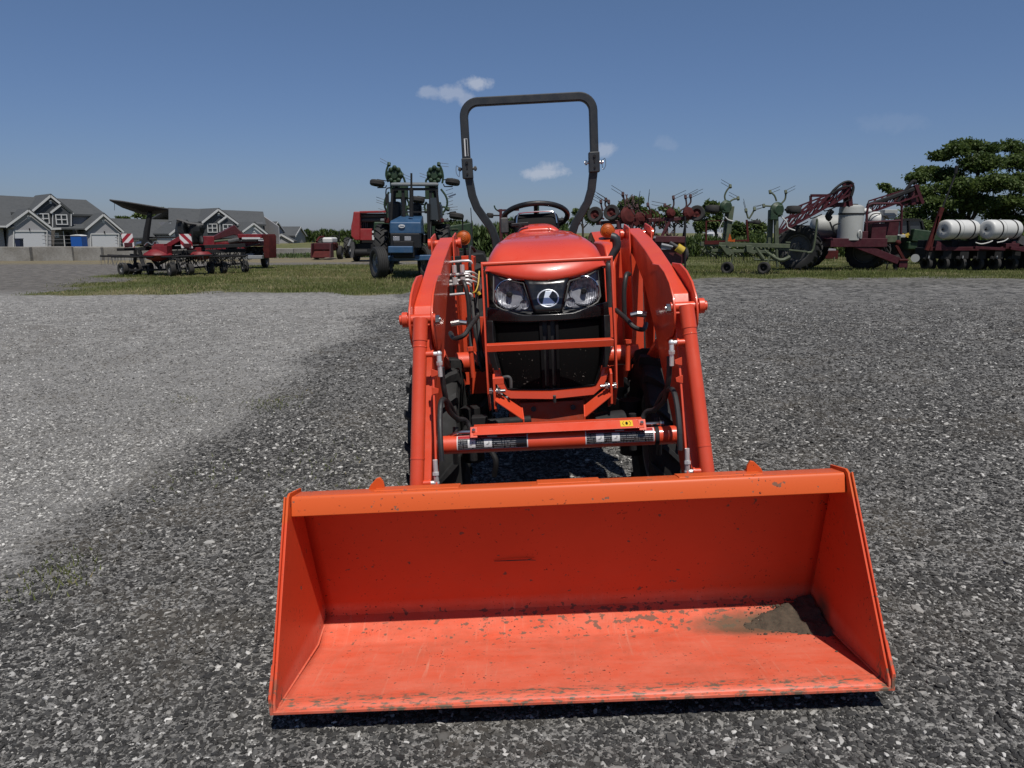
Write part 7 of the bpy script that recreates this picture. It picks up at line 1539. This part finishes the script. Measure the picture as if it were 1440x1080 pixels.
def hedges():
    def row(name, lab, x0, x1, Y, top, n, leaf, mat, cat, seed):
        r = np.random.default_rng(seed); a = W(x0, 330, Y); b = W(x1, 330, Y); k = int(n); x = r.uniform(a.x, b.x, k); dpt = r.uniform(0, 4.5, k); zt = W(0, top, Y).z - float(ground_z(0, Y))
        hh = zt * (.80 + .32 * vnoise(x, dpt * 0, .8, seed)); z = float(ground_z(0, Y)) + hh * r.uniform(0.0, 1, k) ** .75
        p = np.stack([x, Y + dpt * .6 * (1 - .2 * (z / zt)), z], -1); nrm = r.normal(size=(k, 3)); nrm /= np.linalg.norm(nrm, axis=1)[:, None]; q = np.cross(nrm, r.normal(size=(k, 3))); q /= np.linalg.norm(q, axis=1)[:, None]; w = np.cross(nrm, q); s = leaf * r.uniform(.6, 1.4, k)[:, None]
        q = q * .5 + np.array([0, 0, .75]); c = np.stack([p - q * s, p - w * s * .3, p + q * s, p + w * s * .3], 1)
        o = bpy.data.objects.new(name, tri_mesh(name, c, mat, r.uniform(0, .8, k), True)); COL.objects.link(o); tag(o, lab, cat, None, 'stuff')
    row('corn_field', 'tall leafy green crop standing behind the blue tractor and the roll bar', 596, 800, 58, 316, 13000, .30, 'leaf_corn', 'crop field', 5)
    row('undergrowth', 'dark green undergrowth running behind the tedders and sprayer', 790, 1260, 66, 333, 20000, .22, 'leaf_dark', 'undergrowth', 6)
    row('undergrowth', 'dark green undergrowth running behind the planter at the right', 1240, 1560, 56, 326, 12000, .24, 'leaf_dark', 'undergrowth', 7)
    row('undergrowth', 'dark far undergrowth between the small red tractor and red baler', 480, 600, 70, 339, 3000, .26, 'leaf_dark', 'undergrowth', 8)
    row('far_trees', 'low far tree line on the horizon beyond the houses and the small red tractor', 330, 640, 190, 324.5, 9000, .5, 'leaf_dark', 'tree line', 10)
    row('wall_weeds', 'straggly weeds at the foot of the block wall', 380, 445, 43, 357, 900, .09, 'leaf_corn', 'weeds', 9)
hedges()
# far machinery seen through the steering wheel gap, left of the roll bar foot
def far_implement():
    Y = 33; t = th('hay_tedder', 'dark tedder with a small wheel in the air, seen left of the steering wheel', 'hay tedder', 702, Y); A = lambda x, y, dy=0: W(x, y, Y + dy)
    m = MB(); m.beam(A(704, 294), A(705, 345), .12, .12); m.beam(A(700, 296), A(730, 295), .08, .08); m.beam(A(700, 345), A(760, 345), .12, .12); m.beam(A(712, 296), A(712, 330), .10, .2); m.build('frame', 'dark_red', t); m = MB(); m.tube([A(703, 298), A(697, 294), A(695, 289)], .03, 6, 3); m.tube([A(757, 290), A(758, 285), A(759, 283)], .02, 5, 3); m.tube([A(757, 290), A(754, 285)], .02, 5); m.tube([A(757, 290), A(756, 345)], .04, 5); m.build('tine_arm', 'green_paint', t)
    m = MB(); c = A(689, 303); m.lathe([(.06, -.08), (.13, -.09), (.15, -.04), (.15, .04), (.13, .09), (.06, .08)], c, (.1, .1, 1), 22); m.build('wheel', 'old_rubber', t); m = MB(); m.tube([c, A(703, 303)], .03, 6); m.build('wheel_arm', 'black_iron', t)
far_implement()
